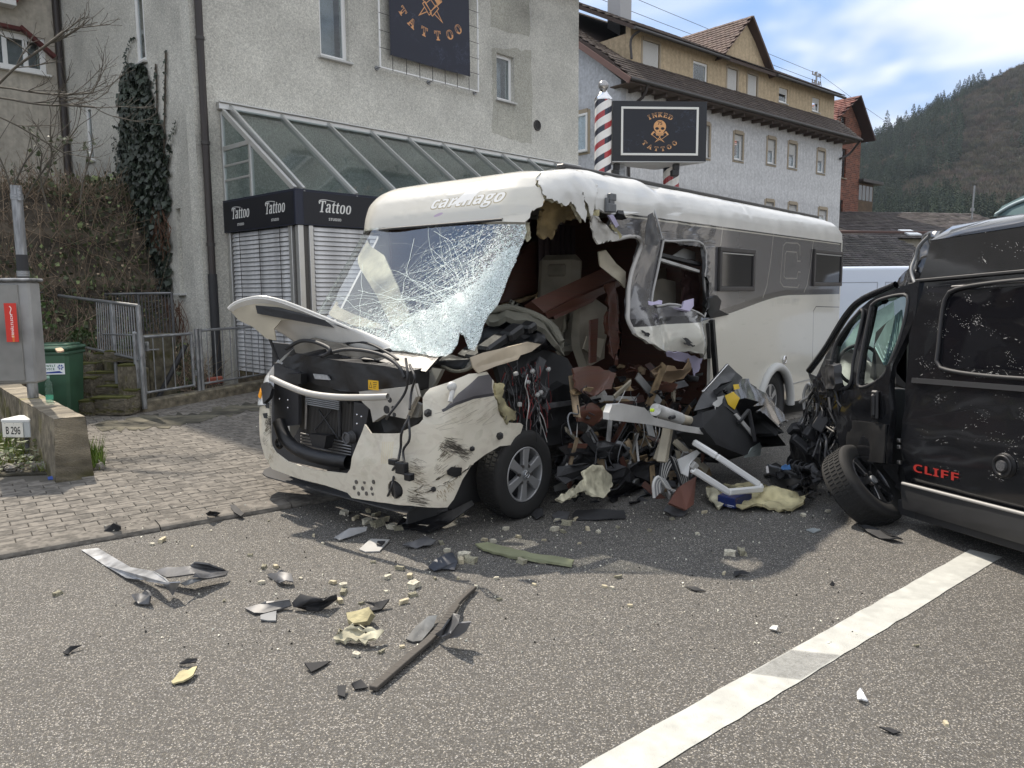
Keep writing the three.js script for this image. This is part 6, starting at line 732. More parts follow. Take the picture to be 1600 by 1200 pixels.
// ================================================================ THE BLACK CAMPER VAN
const Vf = new Frame(V3(2.86, 0, -5.46), 180 - 14.2, 3);   // x to the rear, z out of its driver side, nose down
const van = thing('camper_van', 'black high roof camper van with crushed nose, torn front wheel and red lettering', 'van', Vf);
{
  const VZ = (px, py, z = 0) => Vf.z(px, py, z), P = l => l.map(([a, b]) => { const v = VZ(a, b); return [v.x, v.y]; });
  const T_spl = ctex(1024, 1024, (c, w, h) => { c.fillStyle = '#dcdcdc'; c.fillRect(0, 0, w, h); for (let i = 0; i < 400; i++) { c.fillStyle = `rgba(${rnd() < 0.5 ? '255,255,255' : '120,115,108'},${rr(0.02, 0.10)})`; c.beginPath(); c.ellipse(rr(0, w), rr(0, h), rr(10, 90), rr(6, 50), rr(0, 3), 0, 7); c.fill(); } }, 1.9, 1.9);
  const black = M([0.014, 0.0145, 0.017], 0.2, { map: T_spl, clearcoat: 0.8, clearcoatRoughness: 0.08 }), trim = M([0.035, 0.035, 0.036], 0.5, { map: T_soft });
  const uv = p => [p.x, p.y];
  const zb = y => y < 0.34 ? 0.02 : y < 0.9 ? 0.03 * Math.sin((y - 0.34) / 0.56 * Math.PI) : y < 1.8 ? -0.08 * ((y - 0.9) / 0.9) ** 2 : -0.08 - 0.06 * clamp((y - 1.8) / 0.3);   // side leans in towards the roof
  const winH = P([[1466, 470], [1475, 464], [1600, 456], [1700, 452]]).concat([]), wl = [[0.27, 1.24], [0.30, 1.20], [1.55, 1.20], [1.6, 1.25], [1.6, 1.68], [1.55, 1.72], [0.34, 1.72], [0.29, 1.68]];
  const L = 4.6, sideOut = [[0.0, 0.34], [L, 0.34], [L, 1.8], [-0.02, 1.8], [0.0, 1.3], [-0.01, 0.8]];
  part(van, 'side_panel', sheet({ p2: sideOut, holes: [wl.map(p => [...p])], map: (x, y) => V3(x, y, zb(y)), max: 0.16, t: 0.03, noise: 0.006, nf: 4, amp: p => p.x < 0.5 ? 1.6 : 0.1, uv }), black);
  part(van, 'high_roof_side', sheet({ p2: [[0.0, 1.815], [L, 1.815], [L, 2.085], [0.05, 2.085], [0.03, 1.95]], map: (x, y) => V3(x, y, zb(y) - 0.012), max: 0.2, t: 0.02, noise: 0.004, uv }), black);
  const rc = [[0.05, 2.09, -0.152], [0.05, 2.13, -0.165], [0.05, 2.165, -0.21], [0.05, 2.19, -0.32]]; const roofP = (x, t) => { const i = Math.min(2, Math.floor(t * 3)), f = t * 3 - i; return V3(x, mix(rc[i][1], rc[i + 1][1], f), mix(rc[i][2], rc[i + 1][2], f)); };
  part(van, 'roof_edge', sheet({ p2: [[0.04, 0], [L, 0], [L, 1], [0.06, 1]], map: roofP, max: 0.3, t: 0.02, uv: p => [p.x, p.z] }), black);
  part(van, 'roof', b2(0.06, L, 2.16, 2.193, -1.62, -0.31, 0.01), black); part(van, 'roof_gutter', b2(0.0, L, 1.797, 1.817, -0.12, -0.06, 0.004), MT.dark); part(van, 'far_side', b2(0.0, L, 0.2, 2.1, -1.95, -1.9), black); part(van, 'rear_wall', b2(L, L + 0.05, 0.3, 2.15, -1.95, -0.05), black); part(van, 'far_roof_edge', b2(0.2, L, 2.05, 2.16, -1.94, -1.62, 0.04), black);
  // flattened front edge of the high roof, torn
  part(van, 'torn_roof_front', zpiece(Vf, [[1470, 357, -0.3], [1458, 380, -0.2], [1446, 410, -0.18], [1436, 445, -0.14], [1398, 447, -0.3], [1410, 424, -0.34], [1428, 396, -0.36], [1441, 375, -0.36], [1452, 362, -0.34]], { t: 0.02, noise: 0.03, nf: 9, max: 0.05 }), black); part(van, 'roof_front_panel', b2(-0.12, 0.06, 1.75, 2.1, -1.8, -0.4, 0.05), black); part(van, 'bent_edge', tube([VZ(1452, 368, -0.2), VZ(1436, 385, -0.2), VZ(1431, 400, -0.2), VZ(1424, 420, -0.15), VZ(1427, 436, -0.12), VZ(1430, 442, -0.09)], 0.012, 24, 6), MT.greyLt);
  part(van, 'windscreen_frame', tube([VZ(1264, 580, -0.1), VZ(1290, 545, -0.12), VZ(1325, 490, -0.14), VZ(1345, 470, -0.15), VZ(1400, 445, -0.2)], 0.03, 30, 8), black);
  // long side window
  const wf = part(van, 'window', tube([...wl, wl[0]].map(([x, y]) => V3(x, y, zb(y) + 0.004)), 0.014, 60, 6), MT.dark); part(wf, 'pane', sheet({ p2: wl, map: (x, y) => V3(x, y, zb(y) - 0.008), max: 0.4, t: 0.006, uv }), M([0.008, 0.008, 0.01], 0.05)); part(wf, 'top_moulding', tube([V3(0.33, 1.745, zb(1.745) + 0.006), V3(1.0, 1.745, zb(1.745) + 0.006), V3(1.6, 1.745, zb(1.745) + 0.006)], 0.007, 20, 5), MT.steel);
  part(van, 'waist_moulding', sheet({ p2: [[0.06, 1.08], [L, 1.08], [L, 1.115], [0.06, 1.115]], map: (x, y) => V3(x, y, zb(y) + 0.012), max: 0.3, t: 0.015, uv }), M([0.05, 0.05, 0.052], 0.35));
  part(van, 'sill', sheet({ p2: [[0.02, 0.16], [L, 0.16], [L, 0.36], [0.02, 0.36]], map: (x, y) => V3(x, y, 0.045 - 0.25 * Math.max(0, 0.22 - y)), max: 0.2, t: 0.02, noise: 0.003, uv }), trim); part(van, 'sill_trim', rod([0.03, 0.35, 0.045], [L, 0.35, 0.045], 0.012, 8), M([0.34, 0.33, 0.31], 0.45)); part(van, 'underbody', b2(-0.1, L, 0.09, 0.2, -1.85, -0.03), MT.dark); part(van, 'sill_skirt', b2(0.1, L, 0.10, 0.18, -0.06, 0.0), MT.blackPlDull);
  // shattered dirt specks thrown along the side
  const sp = []; for (let k = 0; k < 95; k++) { const cx = Math.pow(rnd(), 0.8) * 1.7, top = rnd() < 0.6, cy = top ? rr(1.15, 1.78) : rnd() < 0.85 ? rr(0.5, 1.1) : rr(1.85, 2.05), dir = rr(-0.9, 0.5), n = 4 + Math.floor(Math.pow(rnd(), 2) * 26), sprd = rr(0.02, 0.12); for (let i = 0; i < n; i++) { const t = rr(-1, 1) * sprd, x = cx + Math.cos(dir) * t + rr(-0.03, 0.03), y = cy + Math.sin(dir) * t + rr(-0.03, 0.03); if (x < 0.05 || y < 0.42 || (y > 1.775 && y < 1.83)) continue; const l = rnd() < 0.1 ? rr(0.008, 0.03) : rr(0.0012, 0.006), z = zb(y) + (x > 0.27 && x < 1.6 && y > 1.2 && y < 1.72 ? -0.001 : y > 1.8 ? 0.001 : 0.006); const g = new THREE.PlaneGeometry(l, rr(0.001, 0.0026)); g.rotateZ(dir + rr(-0.4, 0.4)); g.translate(x, y, z); sp.push(g); } } stuff(part(van, 'mud_specks', jn(sp), M([0.62, 0.61, 0.58], 0.8)));
  // lettering
  { const c0 = VZ(1430, 745), c1 = VZ(1506, 748), w = c1.x - c0.x, tx = ctex(512, 96, (c, ww, hh) => { c.clearRect(0, 0, ww, hh); c.fillStyle = '#a5302b'; c.font = 'bold 88px sans-serif'; c.textBaseline = 'middle'; c.save(); c.scale(ww / c.measureText('CLIFF').width * 0.98, 1.0); c.fillText('CLIFF', 4, hh * 0.54); c.restore(); }); const g = new THREE.PlaneGeometry(w, 0.085, 6, 1); g.translate(c0.x + w / 2, (c0.y + c1.y) / 2 + 0.042, zb(0.5) + 0.008); part(van, 'lettering', g, M([1, 1, 1], 0.4, { map: tx, transparent: true })); }
  { const p = VZ(1577, 727); const cap = part(van, 'water_filler', jn([rotG(new THREE.CylinderGeometry(0.075, 0.08, 0.02, 28), Math.PI / 2, 0, 0), rotG(new THREE.TorusGeometry(0.06, 0.01, 8, 28), 0, 0, 0, 0, 0, 0.012)]).translate(p.x, p.y, zb(p.y) + 0.012), MT.blackPl); part(cap, 'lock_cap', rotG(new THREE.CylinderGeometry(0.032, 0.036, 0.03, 20), Math.PI / 2, 0, 0, p.x, p.y, zb(p.y) + 0.025), MT.greyPl); }
  // cab door, sprung from its frame
  const door = [[1426, 440], [1424, 490], [1416, 520], [1408, 545], [1402, 570], [1401, 600], [1404, 640], [1402, 680], [1400, 724], [1370, 722], [1345, 715], [1325, 700], [1305, 650], [1302, 612], [1296, 605], [1280, 590], [1290, 555], [1318, 505], [1332, 484], [1347, 469], [1370, 457], [1400, 447]];
  const w1 = [[1353, 478], [1362, 470], [1405, 461], [1409, 466], [1406, 520], [1398, 560], [1390, 585], [1375, 598], [1350, 603], [1349, 560]], w2 = [[1338, 484], [1341, 486], [1337, 560], [1334, 602], [1306, 604], [1303, 590], [1305, 540], [1318, 512]];
  const dz = (x, y) => 0.03 + 0.07 * clamp(x + 1) * clamp((1.5 - y)) - 0.10 * clamp((y - 1.1) / 0.7);
  const dr = part(van, 'cab_door', sheet({ p2: P(door), holes: [P(w1), P(w2)], map: (x, y) => V3(x, y, dz(x, y)), max: 0.07, t: 0.05, noise: 0.014, nf: 5, uv }), black);
  const dg = M([0.5, 0.58, 0.56], 0.04, { transmission: 1, thickness: 0, ior: 1.5 }); for (const w of [w1, w2]) { part(dr, 'door_pane', sheet({ p2: P(w), map: (x, y) => V3(x, y, dz(x, y) - 0.03), max: 0.2, t: 0, uv }), dg); part(dr, 'pane_seal', tube([...P(w), P(w)[0]].map(([x, y]) => V3(x, y, dz(x, y))), 0.014, 50, 6), MT.dark); }
  const hp = VZ(1382, 632); part(dr, 'door_handle', jn([bx(hp.x, hp.y, dz(hp.x, hp.y) + 0.02, 0.07, 0.22, 0.03, 0.014), bx(hp.x + 0.01, hp.y, dz(hp.x, hp.y) + 0.045, 0.035, 0.17, 0.03, 0.012)]), MT.blackPl); part(dr, 'lower_cladding', sheet({ p2: P([[1330, 655], [1400, 662], [1400, 722], [1372, 720], [1346, 713], [1332, 690]]), map: (x, y) => V3(x, y, dz(x, y) + 0.012), max: 0.06, t: 0.012, noise: 0.014, nf: 7, uv }), M([0.02, 0.02, 0.021], 0.45, { map: T_soft }));
  const hs = [[1404, 688], [1404, 698], [1404, 722]]; for (const [a, b] of hs) { const p = VZ(a, b, 0.0); part(van, 'door_striker', bx(p.x + 0.01, p.y, 0.0, 0.035, 0.03, 0.03), MT.steel); }
  part(van, 'cab_rear_wall', b2(0.06, 0.09, 0.2, 2.05, -1.88, -0.25), MT.carpet); part(van, 'pillar_inner', b2(-0.14, 0.12, 0.3, 1.8, -0.2, -0.12), MT.liner); part(van, 'door_opening', b2(-0.7, 0.05, 0.2, 1.0, -0.3, -0.22), MT.liner);
  part(van, 'door_jamb', sheet({ p2: P([[1400, 730], [1404, 600], [1410, 540], [1428, 480], [1440, 480], [1430, 600], [1425, 730]]), map: (x, y) => V3(x, y, -0.08), max: 0.3, t: 0.02, uv }), MT.liner);
  // inside the cab
  part(van, 'windscreen_blind', zpiece(Vf, [[1366, 540, -0.45], [1385, 505, -0.3], [1408, 484, -0.22], [1410, 520, -0.2], [1400, 560, -0.2], [1390, 575, -0.22], [1378, 565, -0.3]], { t: 0.01, max: 0.05 }), M([0.36, 0.52, 0.52], 0.8, { map: T_soft })); const pl = []; for (let i = 0; i < 9; i++) pl.push(rod(VZ(1368 + i * 4.6, 543 - i * 6.5, -0.42 + i * 0.024), VZ(1382 + i * 2.2, 570 - i * 4.5, -0.26 + i * 0.008), 0.006, 5)); part(van, 'blind_pleats', jn(pl), M([0.42, 0.58, 0.58], 0.8)); part(van, 'cab_seat', zpiece(Vf, [[1360, 600, -0.5], [1372, 520, -0.6], [1390, 500, -0.6], [1402, 530, -0.6], [1400, 600, -0.5]], { t: 0.2, noise: 0.02 }), MT.blackPlDull); part(van, 'dashboard', zpiece(Vf, [[1310, 602, -0.4], [1312, 560, -0.6], [1330, 545, -0.6], [1350, 560, -0.6], [1375, 575, -0.6], [1385, 600, -0.5]], { t: 0.1, noise: 0.03 }), MT.blackPl); part(van, 'steering_wheel', new THREE.TorusGeometry(0.17, 0.016, 8, 28).rotateY(1.1).translate(...VZ(1342, 570, -0.45).toArray()), MT.dark);
  part(van, 'crazed_windscreen', zpiece(Vf, [[1290, 590, -1.2], [1300, 560, -1.4], [1345, 500, -1.5], [1395, 470, -1.6], [1402, 560, -1.5], [1390, 600, -1.4], [1330, 603, -1.2]], { t: 0.004, noise: 0.04, max: 0.12 }), M([0.42, 0.58, 0.56], 0.35, { map: T_dirt, transparent: true, opacity: 0.7 }));
  part(van, 'mirror', zpiece(Vf, [[1282, 576, 0.04], [1291, 569, 0.1], [1302, 572, 0.12], [1305, 600, 0.12], [1300, 608, 0.1], [1290, 607, 0.06], [1282, 592, 0.04]], { t: 0.06, noise: 0.02, nf: 12, max: 0.03 }), M([0.06, 0.06, 0.063], 0.4, { map: T_soft })); part(van, 'mirror_glass', zpiece(Vf, [[1290, 562, 0.1], [1296, 563, 0.1], [1297, 571, 0.1], [1291, 571, 0.1]], { t: 0.03 }), MT.dark);
  // crushed nose
  const fl = m => { const c = m.clone(); c.flatShading = true; return c; }; const crush = (name, l, m0, o) => { const m = fl(m0); return part(van, name, zpiece(Vf, l, { t: 0.012, noise: 0.035, nf: 6, max: 0.09, tear: 6, tearAmp: 3, ...o }), m); };
  crush('crushed_wing', [[1268, 582, -0.1], [1285, 600, 0.02], [1302, 620, 0.03], [1306, 650, 0.02], [1318, 690, 0.0], [1290, 700, -0.02], [1268, 700, -0.05], [1248, 690, -0.15], [1252, 660, -0.15], [1262, 625, -0.12]], black); crush('crushed_wing', [[1234, 690, -0.3], [1250, 670, -0.2], [1275, 665, -0.08], [1300, 690, -0.1], [1295, 735, -0.12], [1255, 750, -0.25], [1232, 725, -0.3]], MT.blackPl); crush('folded_bonnet', [[1262, 600, -0.4], [1275, 588, -0.3], [1285, 610, -0.25], [1282, 660, -0.2], [1262, 668, -0.3], [1255, 640, -0.4]], black); crush('engine_block', [[1238, 700, -0.45], [1300, 690, -0.4], [1310, 760, -0.4], [1245, 770, -0.45]], MT.dark, { t: 0.3 });
  part(van, 'lamp_remains', jn([tube([VZ(1257, 640, -0.3), VZ(1256, 615, -0.3), VZ(1263, 600, -0.3), VZ(1270, 606, -0.3), VZ(1268, 625, -0.3)], 0.015, 20, 6), tube([VZ(1250, 629, -0.28), VZ(1260, 622, -0.26), VZ(1270, 618, -0.28)], 0.012, 12, 6), bar(VZ(1262, 640, -0.3), VZ(1246, 664, -0.3), 0.02, 0.02)]), MT.whitePl);
  for (let i = 0; i < 26; i++) { let x = rr(1262, 1312), y = rr(590, 650); const l = [VZ(x, y, 0.05)]; for (let k = 0; k < 4; k++) { x += rr(-14, 14); y += rr(8, 34); l.push(VZ(x, Math.min(y, 735), rr(-0.1, 0.06))); } part(van, 'torn_strut', tube(l, rr(0.004, 0.013), 14, 5), [MT.dark, MT.blackPl, MT.greyPl, MT.steel][Math.floor(rnd() * 3.4)]); }
  for (let i = 0; i < 16; i++) { const p = VZ(rr(1242, 1312), rr(650, 740), rr(-0.2, 0.02)); part(van, 'broken_block', rotG(bx(0, 0, 0, rr(0.06, 0.2), rr(0.04, 0.14), rr(0.05, 0.12), 0.01), rr(0, 3), rr(0, 3), rr(0, 3), p.x, p.y, p.z), [MT.blackPl, MT.dark, MT.greyPl][i % 3]); }
  const sp0 = VZ(1238, 728, 0.02), spr = []; for (let i = 0; i <= 60; i++) { const t = i / 60; spr.push(V3(sp0.x + t * 0.36, sp0.y + 0.055 * Math.cos(t * 31), sp0.z + 0.055 * Math.sin(t * 31))); } part(van, 'coil_spring', tube(spr, 0.009, 160, 6), MT.dark); part(van, 'damper', rod([sp0.x, sp0.y, sp0.z], [sp0.x + 0.38, sp0.y, sp0.z], 0.022), MT.greyPl);
  // wheel folded out under the sill
  const wc = VZ(1348, 760, 0.10), q = new THREE.Quaternion().setFromEuler(new THREE.Euler(-0.68, 2.1, 0.0, 'YXZ')); const Tm = new THREE.Matrix4().compose(wc, q, V3(1, 1, 1)); const wl2 = wheel(van, wc, 0.325, 0.225, 0.205, { T: Tm, n: 5, rimMat: M([0.12, 0.12, 0.125], 0.25, { metalness: 0.8 }) });
  wheel(van, V3(3.1, 0.2, -0.1), 0.34, 0.225, 0.205, {}); wheel(van, V3(3.1, 0.2, -1.8), 0.34, 0.225, 0.205, {});
  crush('arch_liner', [[1322, 700, -0.15], [1402, 728, -0.15], [1404, 800, -0.2], [1330, 790, -0.25]], MT.liner);
  // teal pop-up on the roof, further back
  part(van, 'roof_spoiler', zpiece(Vf, [[1552, 338, -0.6], [1566, 322, -0.6], [1600, 305, -0.6], [1660, 285, -0.6], [1660, 330, -0.6], [1600, 335, -0.55]], { t: 0.5, max: 0.3 }), M([0.10, 0.16, 0.17], 0.4)); part(van, 'spoiler_rib', tube([VZ(1556, 335, -0.58), VZ(1580, 321, -0.58), VZ(1605, 311, -0.58), VZ(1640, 303, -0.58)], 0.012, 14, 6), M([0.3, 0.38, 0.4], 0.4));
}
// ---------------------------------------------------------------- white van parked behind the motorhome
{
  const Wf = new Frame(baseAt(1326, 14.5), 95), wv = thing('delivery_van', 'white panel van parked beyond the rear end of the motorhome', 'van', Wf);
  const hgt = Wf.z(1350, 422).y, L = 5; const body = new THREE.Shape(); [[-0.6, 0.3], [L, 0.3], [L, 0.95], [L - 0.9, 1.15], [L - 1.6, hgt - 0.1], [L - 2.2, hgt], [-0.4, hgt], [-0.55, hgt - 0.15]].forEach((p, i) => i ? body.lineTo(...p) : body.moveTo(...p)); const bg = new THREE.ExtrudeGeometry(body, { depth: 1.7, bevelEnabled: true, bevelSize: 0.07, bevelThickness: 0.08, bevelSegments: 4 }); bg.translate(0, 0, -1.85);
  part(wv, 'body', boxUV(bg), M([0.62, 0.68, 0.78], 0.25, { clearcoat: 0.6 })); const panel = (a, b) => part(wv, 'panel_groove', jn([b2(a, b, 1.86, 1.875, -0.076, -0.066), b2(a, b, 1.0, 1.015, -0.076, -0.066), b2(a, a + 0.015, 1.016, 1.86, -0.076, -0.066), b2(b - 0.015, b, 1.016, 1.86, -0.076, -0.066)]), M([0.3, 0.33, 0.38], 0.4)); panel(-0.4, 0.55); panel(0.68, 1.9);
  part(wv, 'brake_lamp', b2(-0.5, -0.2, hgt - 0.02, hgt + 0.1, -0.35, -0.12, 0.03), MT.red); part(wv, 'cab_window', b2(L - 1.9, L - 1.1, 1.25, 1.75, -0.075, -0.06), MT.dark);
  for (const x of [0.4, 3.9]) wheel(wv, V3(x, 0.33, -0.18), 0.33, 0.21, 0.2, {}); for (const x of [0.4, 3.9]) wheel(wv, V3(x, 0.33, -1.7), 0.33, 0.21, 0.2, {});
}
// ================================================================ LEFT SIDE: WALL, BIN, CABINET, RAILINGS, BANK, IVY
function wthing(name, label, category, base, group) { const g = thing(name, label, category, null, group); g.position.copy(base); return g; }
const wp = (g, name, geo, mat) => { const a = g.userData.base || g.position; geo.translate(-a.x, -a.y, -a.z); const m = part(g, name, geo, mat); m.userData.base = a; return m; };
const clean = o => o.traverse(c => { delete c.userData.base; });
// gravelly verge with grass
const vergePoly = [[-420, 775], [-200, 760], [-10, 748], [60, 745], [120, 743], [150, 742], [166, 741], [160, 733], [142, 722], [100, 690], [60, 660], [20, 630], [-40, 600], [-420, 590]];
{
  const pts = vergePoly.map(p => G(...p)); struct('verge', sheet({ p2: pts.map(p => [p.x, -p.z]), map: (x, y) => V3(x, 0.025 + 0.02 * vn(x * 5, y * 5), -y), t: 0.02, max: 0.15, uv: p => [p.x, p.z] }), M([0.16, 0.145, 0.10], 1, { map: T_dirt, bumpMap: T_dirt, bumpScale: 0.03 }));
  const inP = (x, z) => { let c = false; for (let i = 0, j = pts.length - 1; i < pts.length; j = i++) if ((pts[i].z > z) !== (pts[j].z > z) && x < (pts[j].x - pts[i].x) * (z - pts[i].z) / (pts[j].z - pts[i].z) + pts[i].x) c = !c; return c; };
  const sg = new THREE.IcosahedronGeometry(1, 1); { const p = sg.attributes.position; for (let i = 0; i < p.count; i++) { const k = 0.8 + 0.4 * hash(Math.round(p.getX(i) * 50), Math.round((p.getY(i) + p.getZ(i) * 3) * 50)); p.setXYZ(i, p.getX(i) * k, p.getY(i) * k * 0.7, p.getZ(i) * k); } sg.computeVertexNormals(); }
  const st = []; for (let i = 0; i < 2600 && st.length < 620; i++) { const x = rr(-6.2, -3.7), z = rr(-10, -6.7); if (inP(x, z)) st.push([x, z, Math.pow(rnd(), 3) * 0.05 + 0.01]); }
  const im = new THREE.InstancedMesh(sg, M([0.42, 0.40, 0.37], 0.9, { map: T_fine }), st.length), q = new THREE.Quaternion(), M4 = new THREE.Matrix4(), c = new THREE.Color(); st.forEach(([x, z, s], i) => { M4.compose(V3(x, 0.05 + s * 0.3, z), q.setFromEuler(new THREE.Euler(rr(0, 3), rr(0, 3), rr(0, 3))), V3(s, s * 0.8, s)); im.setMatrixAt(i, M4); const k = rr(0.6, 1.2); im.setColorAt(i, c.setRGB(k, k * 0.97, k * 0.92)); }); im.name = 'verge_gravel'; im.castShadow = im.receiveShadow = true; scene.add(stuff(im)); tag(im, 'pale gravel stones lying over the verge around the marker post', 'gravel');
  // grass: bent blades
  const blade = (() => { const g = new THREE.BufferGeometry(); g.setAttribute('position', new THREE.Float32BufferAttribute([-0.004, 0, 0, 0.004, 0, 0, 0.003, 0.5, 0.06, -0.004, 0, 0, 0.003, 0.5, 0.06, -0.003, 0.5, 0.06, -0.003, 0.5, 0.06, 0.003, 0.5, 0.06, 0, 1, 0.28], 3)); g.computeVertexNormals(); return g; })();
  const gr = (name, label, list, col) => { const m = new THREE.InstancedMesh(blade, M(col, 0.8), list.length); list.forEach(([x, y, z, h], i) => { M4.compose(V3(x, y, z), q.setFromEuler(new THREE.Euler(rr(-0.35, 0.35), rr(0, 6.3), rr(-0.35, 0.35))), V3(rr(0.7, 1.4), h, h)); m.setMatrixAt(i, M4); const k = rr(0.6, 1.3); m.setColorAt(i, c.setRGB(k * rr(0.8, 1.3), k, k * 0.7)); }); m.name = numbered(name); m.castShadow = m.receiveShadow = true; scene.add(stuff(m)); tag(m, label, 'grass'); };
  const l = []; for (let i = 0; i < 9000 && l.length < 2400; i++) { const x = rr(-6.2, -3.7), z = rr(-10, -6.7); if (inP(x, z) && vn(x * 3.1 + 4, z * 3.1) > 0.42) l.push([x, 0.05, z, rr(0.03, 0.11)]); } gr('verge_grass', 'short patchy green grass growing through the verge gravel', l, [0.14, 0.17, 0.045]);
  const tuft = []; for (const [px, py, n, s, hm] of [[140, 733, 190, 0.10, 0.33], [148, 738, 80, 0.08, 0.24], [120, 735, 90, 0.09, 0.2], [95, 736, 70, 0.1, 0.14], [20, 715, 120, 0.18, 0.16], [2, 700, 100, 0.2, 0.18]]) { const p = G(px, py); for (let i = 0; i < n; i++) tuft.push([p.x + rr(-s, s), 0.04, p.z + rr(-s, s), rr(0.5, 1) * hm]); } gr('grass_tuft', 'tall bright green grass tufts at the foot of the concrete wall end', tuft, [0.13, 0.21, 0.04]);
  const pl = []; for (let i = 0; i < 500; i++) { const x = rr(-5.4, -4.3), z = rr(-8.3, -7.15); if (!inP(x, z)) continue; const g = new THREE.CircleGeometry(rr(0.012, 0.03), 5); g.rotateX(-1.2 + rr(-0.6, 0.6)); g.rotateY(rr(0, 6)); g.translate(x, 0.08 + Math.pow(rnd(), 2) * 0.22, z); pl.push(g); } tag(stuff(part(scene, 'weeds', jn(pl), M([0.16, 0.19, 0.09], 0.8, { transmission: 0.2, thickness: 0 }))), 'low leafy weeds growing against the concrete wall', 'weeds');
}
{ // concrete wall stub
  const h = 0.60, e0 = G(84, 655, h), e1 = G(133, 651, h), dir = G(38, 615, h).sub(G(108, 653, h)).normalize(), w = e1.distanceTo(e0), n = e1.clone().sub(e0).normalize(), L = 4.2;
  const t = wthing('concrete_wall', 'low weathered concrete wall stub with mossy end face beside the bin', 'wall', V3((e0.x + e1.x) / 2, 0, (e0.z + e1.z) / 2));
  const P = (a, b, y, f = 0) => e0.clone().addScaledVector(n, b * w + (b - 0.5) * f).addScaledVector(dir, a - (y < 0.3 ? 0.05 : 0)).setY(y);
  const quad = (a, b, c, d) => sheet({ p2: [[0, 0], [1, 0], [1, 1], [0, 1]], map: (u, v) => a.clone().lerp(b, u).lerp(d.clone().lerp(c, u), v), t: 0, max: 0.12, noise: 0.006, nf: 9, uv: p => [p.x * 0.8 + p.z * 0.6, p.y + p.x * 0.2] });
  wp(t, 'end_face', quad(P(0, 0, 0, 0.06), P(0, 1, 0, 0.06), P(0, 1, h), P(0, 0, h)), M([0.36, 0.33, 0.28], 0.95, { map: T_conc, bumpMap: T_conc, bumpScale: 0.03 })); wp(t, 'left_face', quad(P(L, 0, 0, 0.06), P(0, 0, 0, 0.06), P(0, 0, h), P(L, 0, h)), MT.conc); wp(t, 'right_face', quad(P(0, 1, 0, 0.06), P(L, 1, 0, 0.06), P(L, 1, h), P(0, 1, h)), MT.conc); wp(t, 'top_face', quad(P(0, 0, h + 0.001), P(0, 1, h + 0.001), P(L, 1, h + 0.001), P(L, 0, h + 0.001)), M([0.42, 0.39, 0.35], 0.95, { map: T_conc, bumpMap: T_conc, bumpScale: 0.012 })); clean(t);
  // post
  const pb = G(52, 621, h), top = D(33, 290, -pb.z), po = wthing('sign_post', 'tall galvanised steel post with clamped rail standing on the concrete wall', 'post', pb);
  wp(po, 'tube', rod(pb, V3(pb.x, top.y, pb.z), 0.055, 20), MT.galv); wp(po, 'side_rail', rod(V3(pb.x + 0.06, pb.y + 1.0, pb.z + 0.05), V3(pb.x + 0.06, top.y - 0.03, pb.z + 0.05), 0.022, 10), MT.galv); wp(po, 'clamp', jn([0.12, 0.95].map(o => new THREE.CylinderGeometry(0.064, 0.064, 0.06, 16).translate(pb.x, top.y - o, pb.z))), MT.galv); wp(po, 'base_plate', b2(pb.x - 0.14, pb.x + 0.14, pb.y, pb.y + 0.015, pb.z - 0.12, pb.z + 0.12), MT.dark); wp(po, 'black_sleeve', rod(V3(pb.x, D(40, 448, -pb.z).y, pb.z), V3(pb.x, D(38, 398, -pb.z).y, pb.z), 0.058, 20), MT.dark); clean(po);
  // cabinet
  const cz = 7.75, cw = D(62, 595, cz).x - D(-15, 595, cz).x, cb = D(22, 598, cz), ct = D(20, 440, cz).y, cab = wthing('control_cabinet', 'grey metal roadside cabinet with red sticker behind the galvanised post', 'cabinet', V3(cb.x, 0.6, -cz)); const x0c = D(-12, 560, cz).x, x1c = D(60, 560, cz).x;
  wp(cab, 'housing', rotG(bx(0, 0, 0, x1c - x0c, ct - cb.y, 0.26, 0.02), 0, 0.18, 0, (x0c + x1c) / 2, (ct + cb.y) / 2, -cz), M([0.38, 0.38, 0.37], 0.5, { map: T_soft })); wp(cab, 'door', rotG(bx(-0.03, 0, 0.137, x1c - x0c - 0.14, ct - cb.y - 0.06, 0.02, 0.006), 0, 0.18, 0, (x0c + x1c) / 2, (ct + cb.y) / 2, -cz), M([0.30, 0.295, 0.275], 0.5, { map: T_soft })); wp(cab, 'roof_cap', rotG(bx(0, 0, 0, x1c - x0c + 0.05, 0.035, 0.32, 0.012), 0, 0.18, 0, (x0c + x1c) / 2, ct + 0.015, -cz), MT.galv); wp(cab, 'side_profile', rotG(bx(-(x1c - x0c) / 2 + 0.06, 0, 0.15, 0.05, ct - cb.y, 0.03, 0.008), 0, 0.18, 0, (x0c + x1c) / 2, (ct + cb.y) / 2, -cz), MT.greyLt);
  { const p = D(19, 504, cz - 0.17), tx = ctex(96, 256, (c, w, hh) => { c.fillStyle = '#cf3527'; c.fillRect(0, 0, w, hh); c.strokeStyle = '#f2ded8'; c.lineWidth = 7; c.beginPath(); c.moveTo(40, 20); c.bezierCurveTo(80, 40, 20, 60, 55, 80); c.stroke(); c.save(); c.translate(62, 150); c.rotate(-Math.PI / 2); c.fillStyle = '#f6ece8'; c.font = 'bold 26px sans-serif'; c.textAlign = 'center'; c.fillText('ERHÄLTLICH', 0, 0); c.restore(); c.save(); c.translate(62, 232); c.rotate(-Math.PI / 2); c.fillStyle = '#e5a03c'; c.font = 'bold 22px sans-serif'; c.textAlign = 'center'; c.fillText('HIER', 0, 0); c.restore(); }); wp(cab, 'sticker', rotG(new THREE.PlaneGeometry(0.11, 0.38), 0, 0.18, 0, p.x, p.y, p.z + 0.012), M([1, 1, 1], 0.5, { map: tx })); } clean(cab);
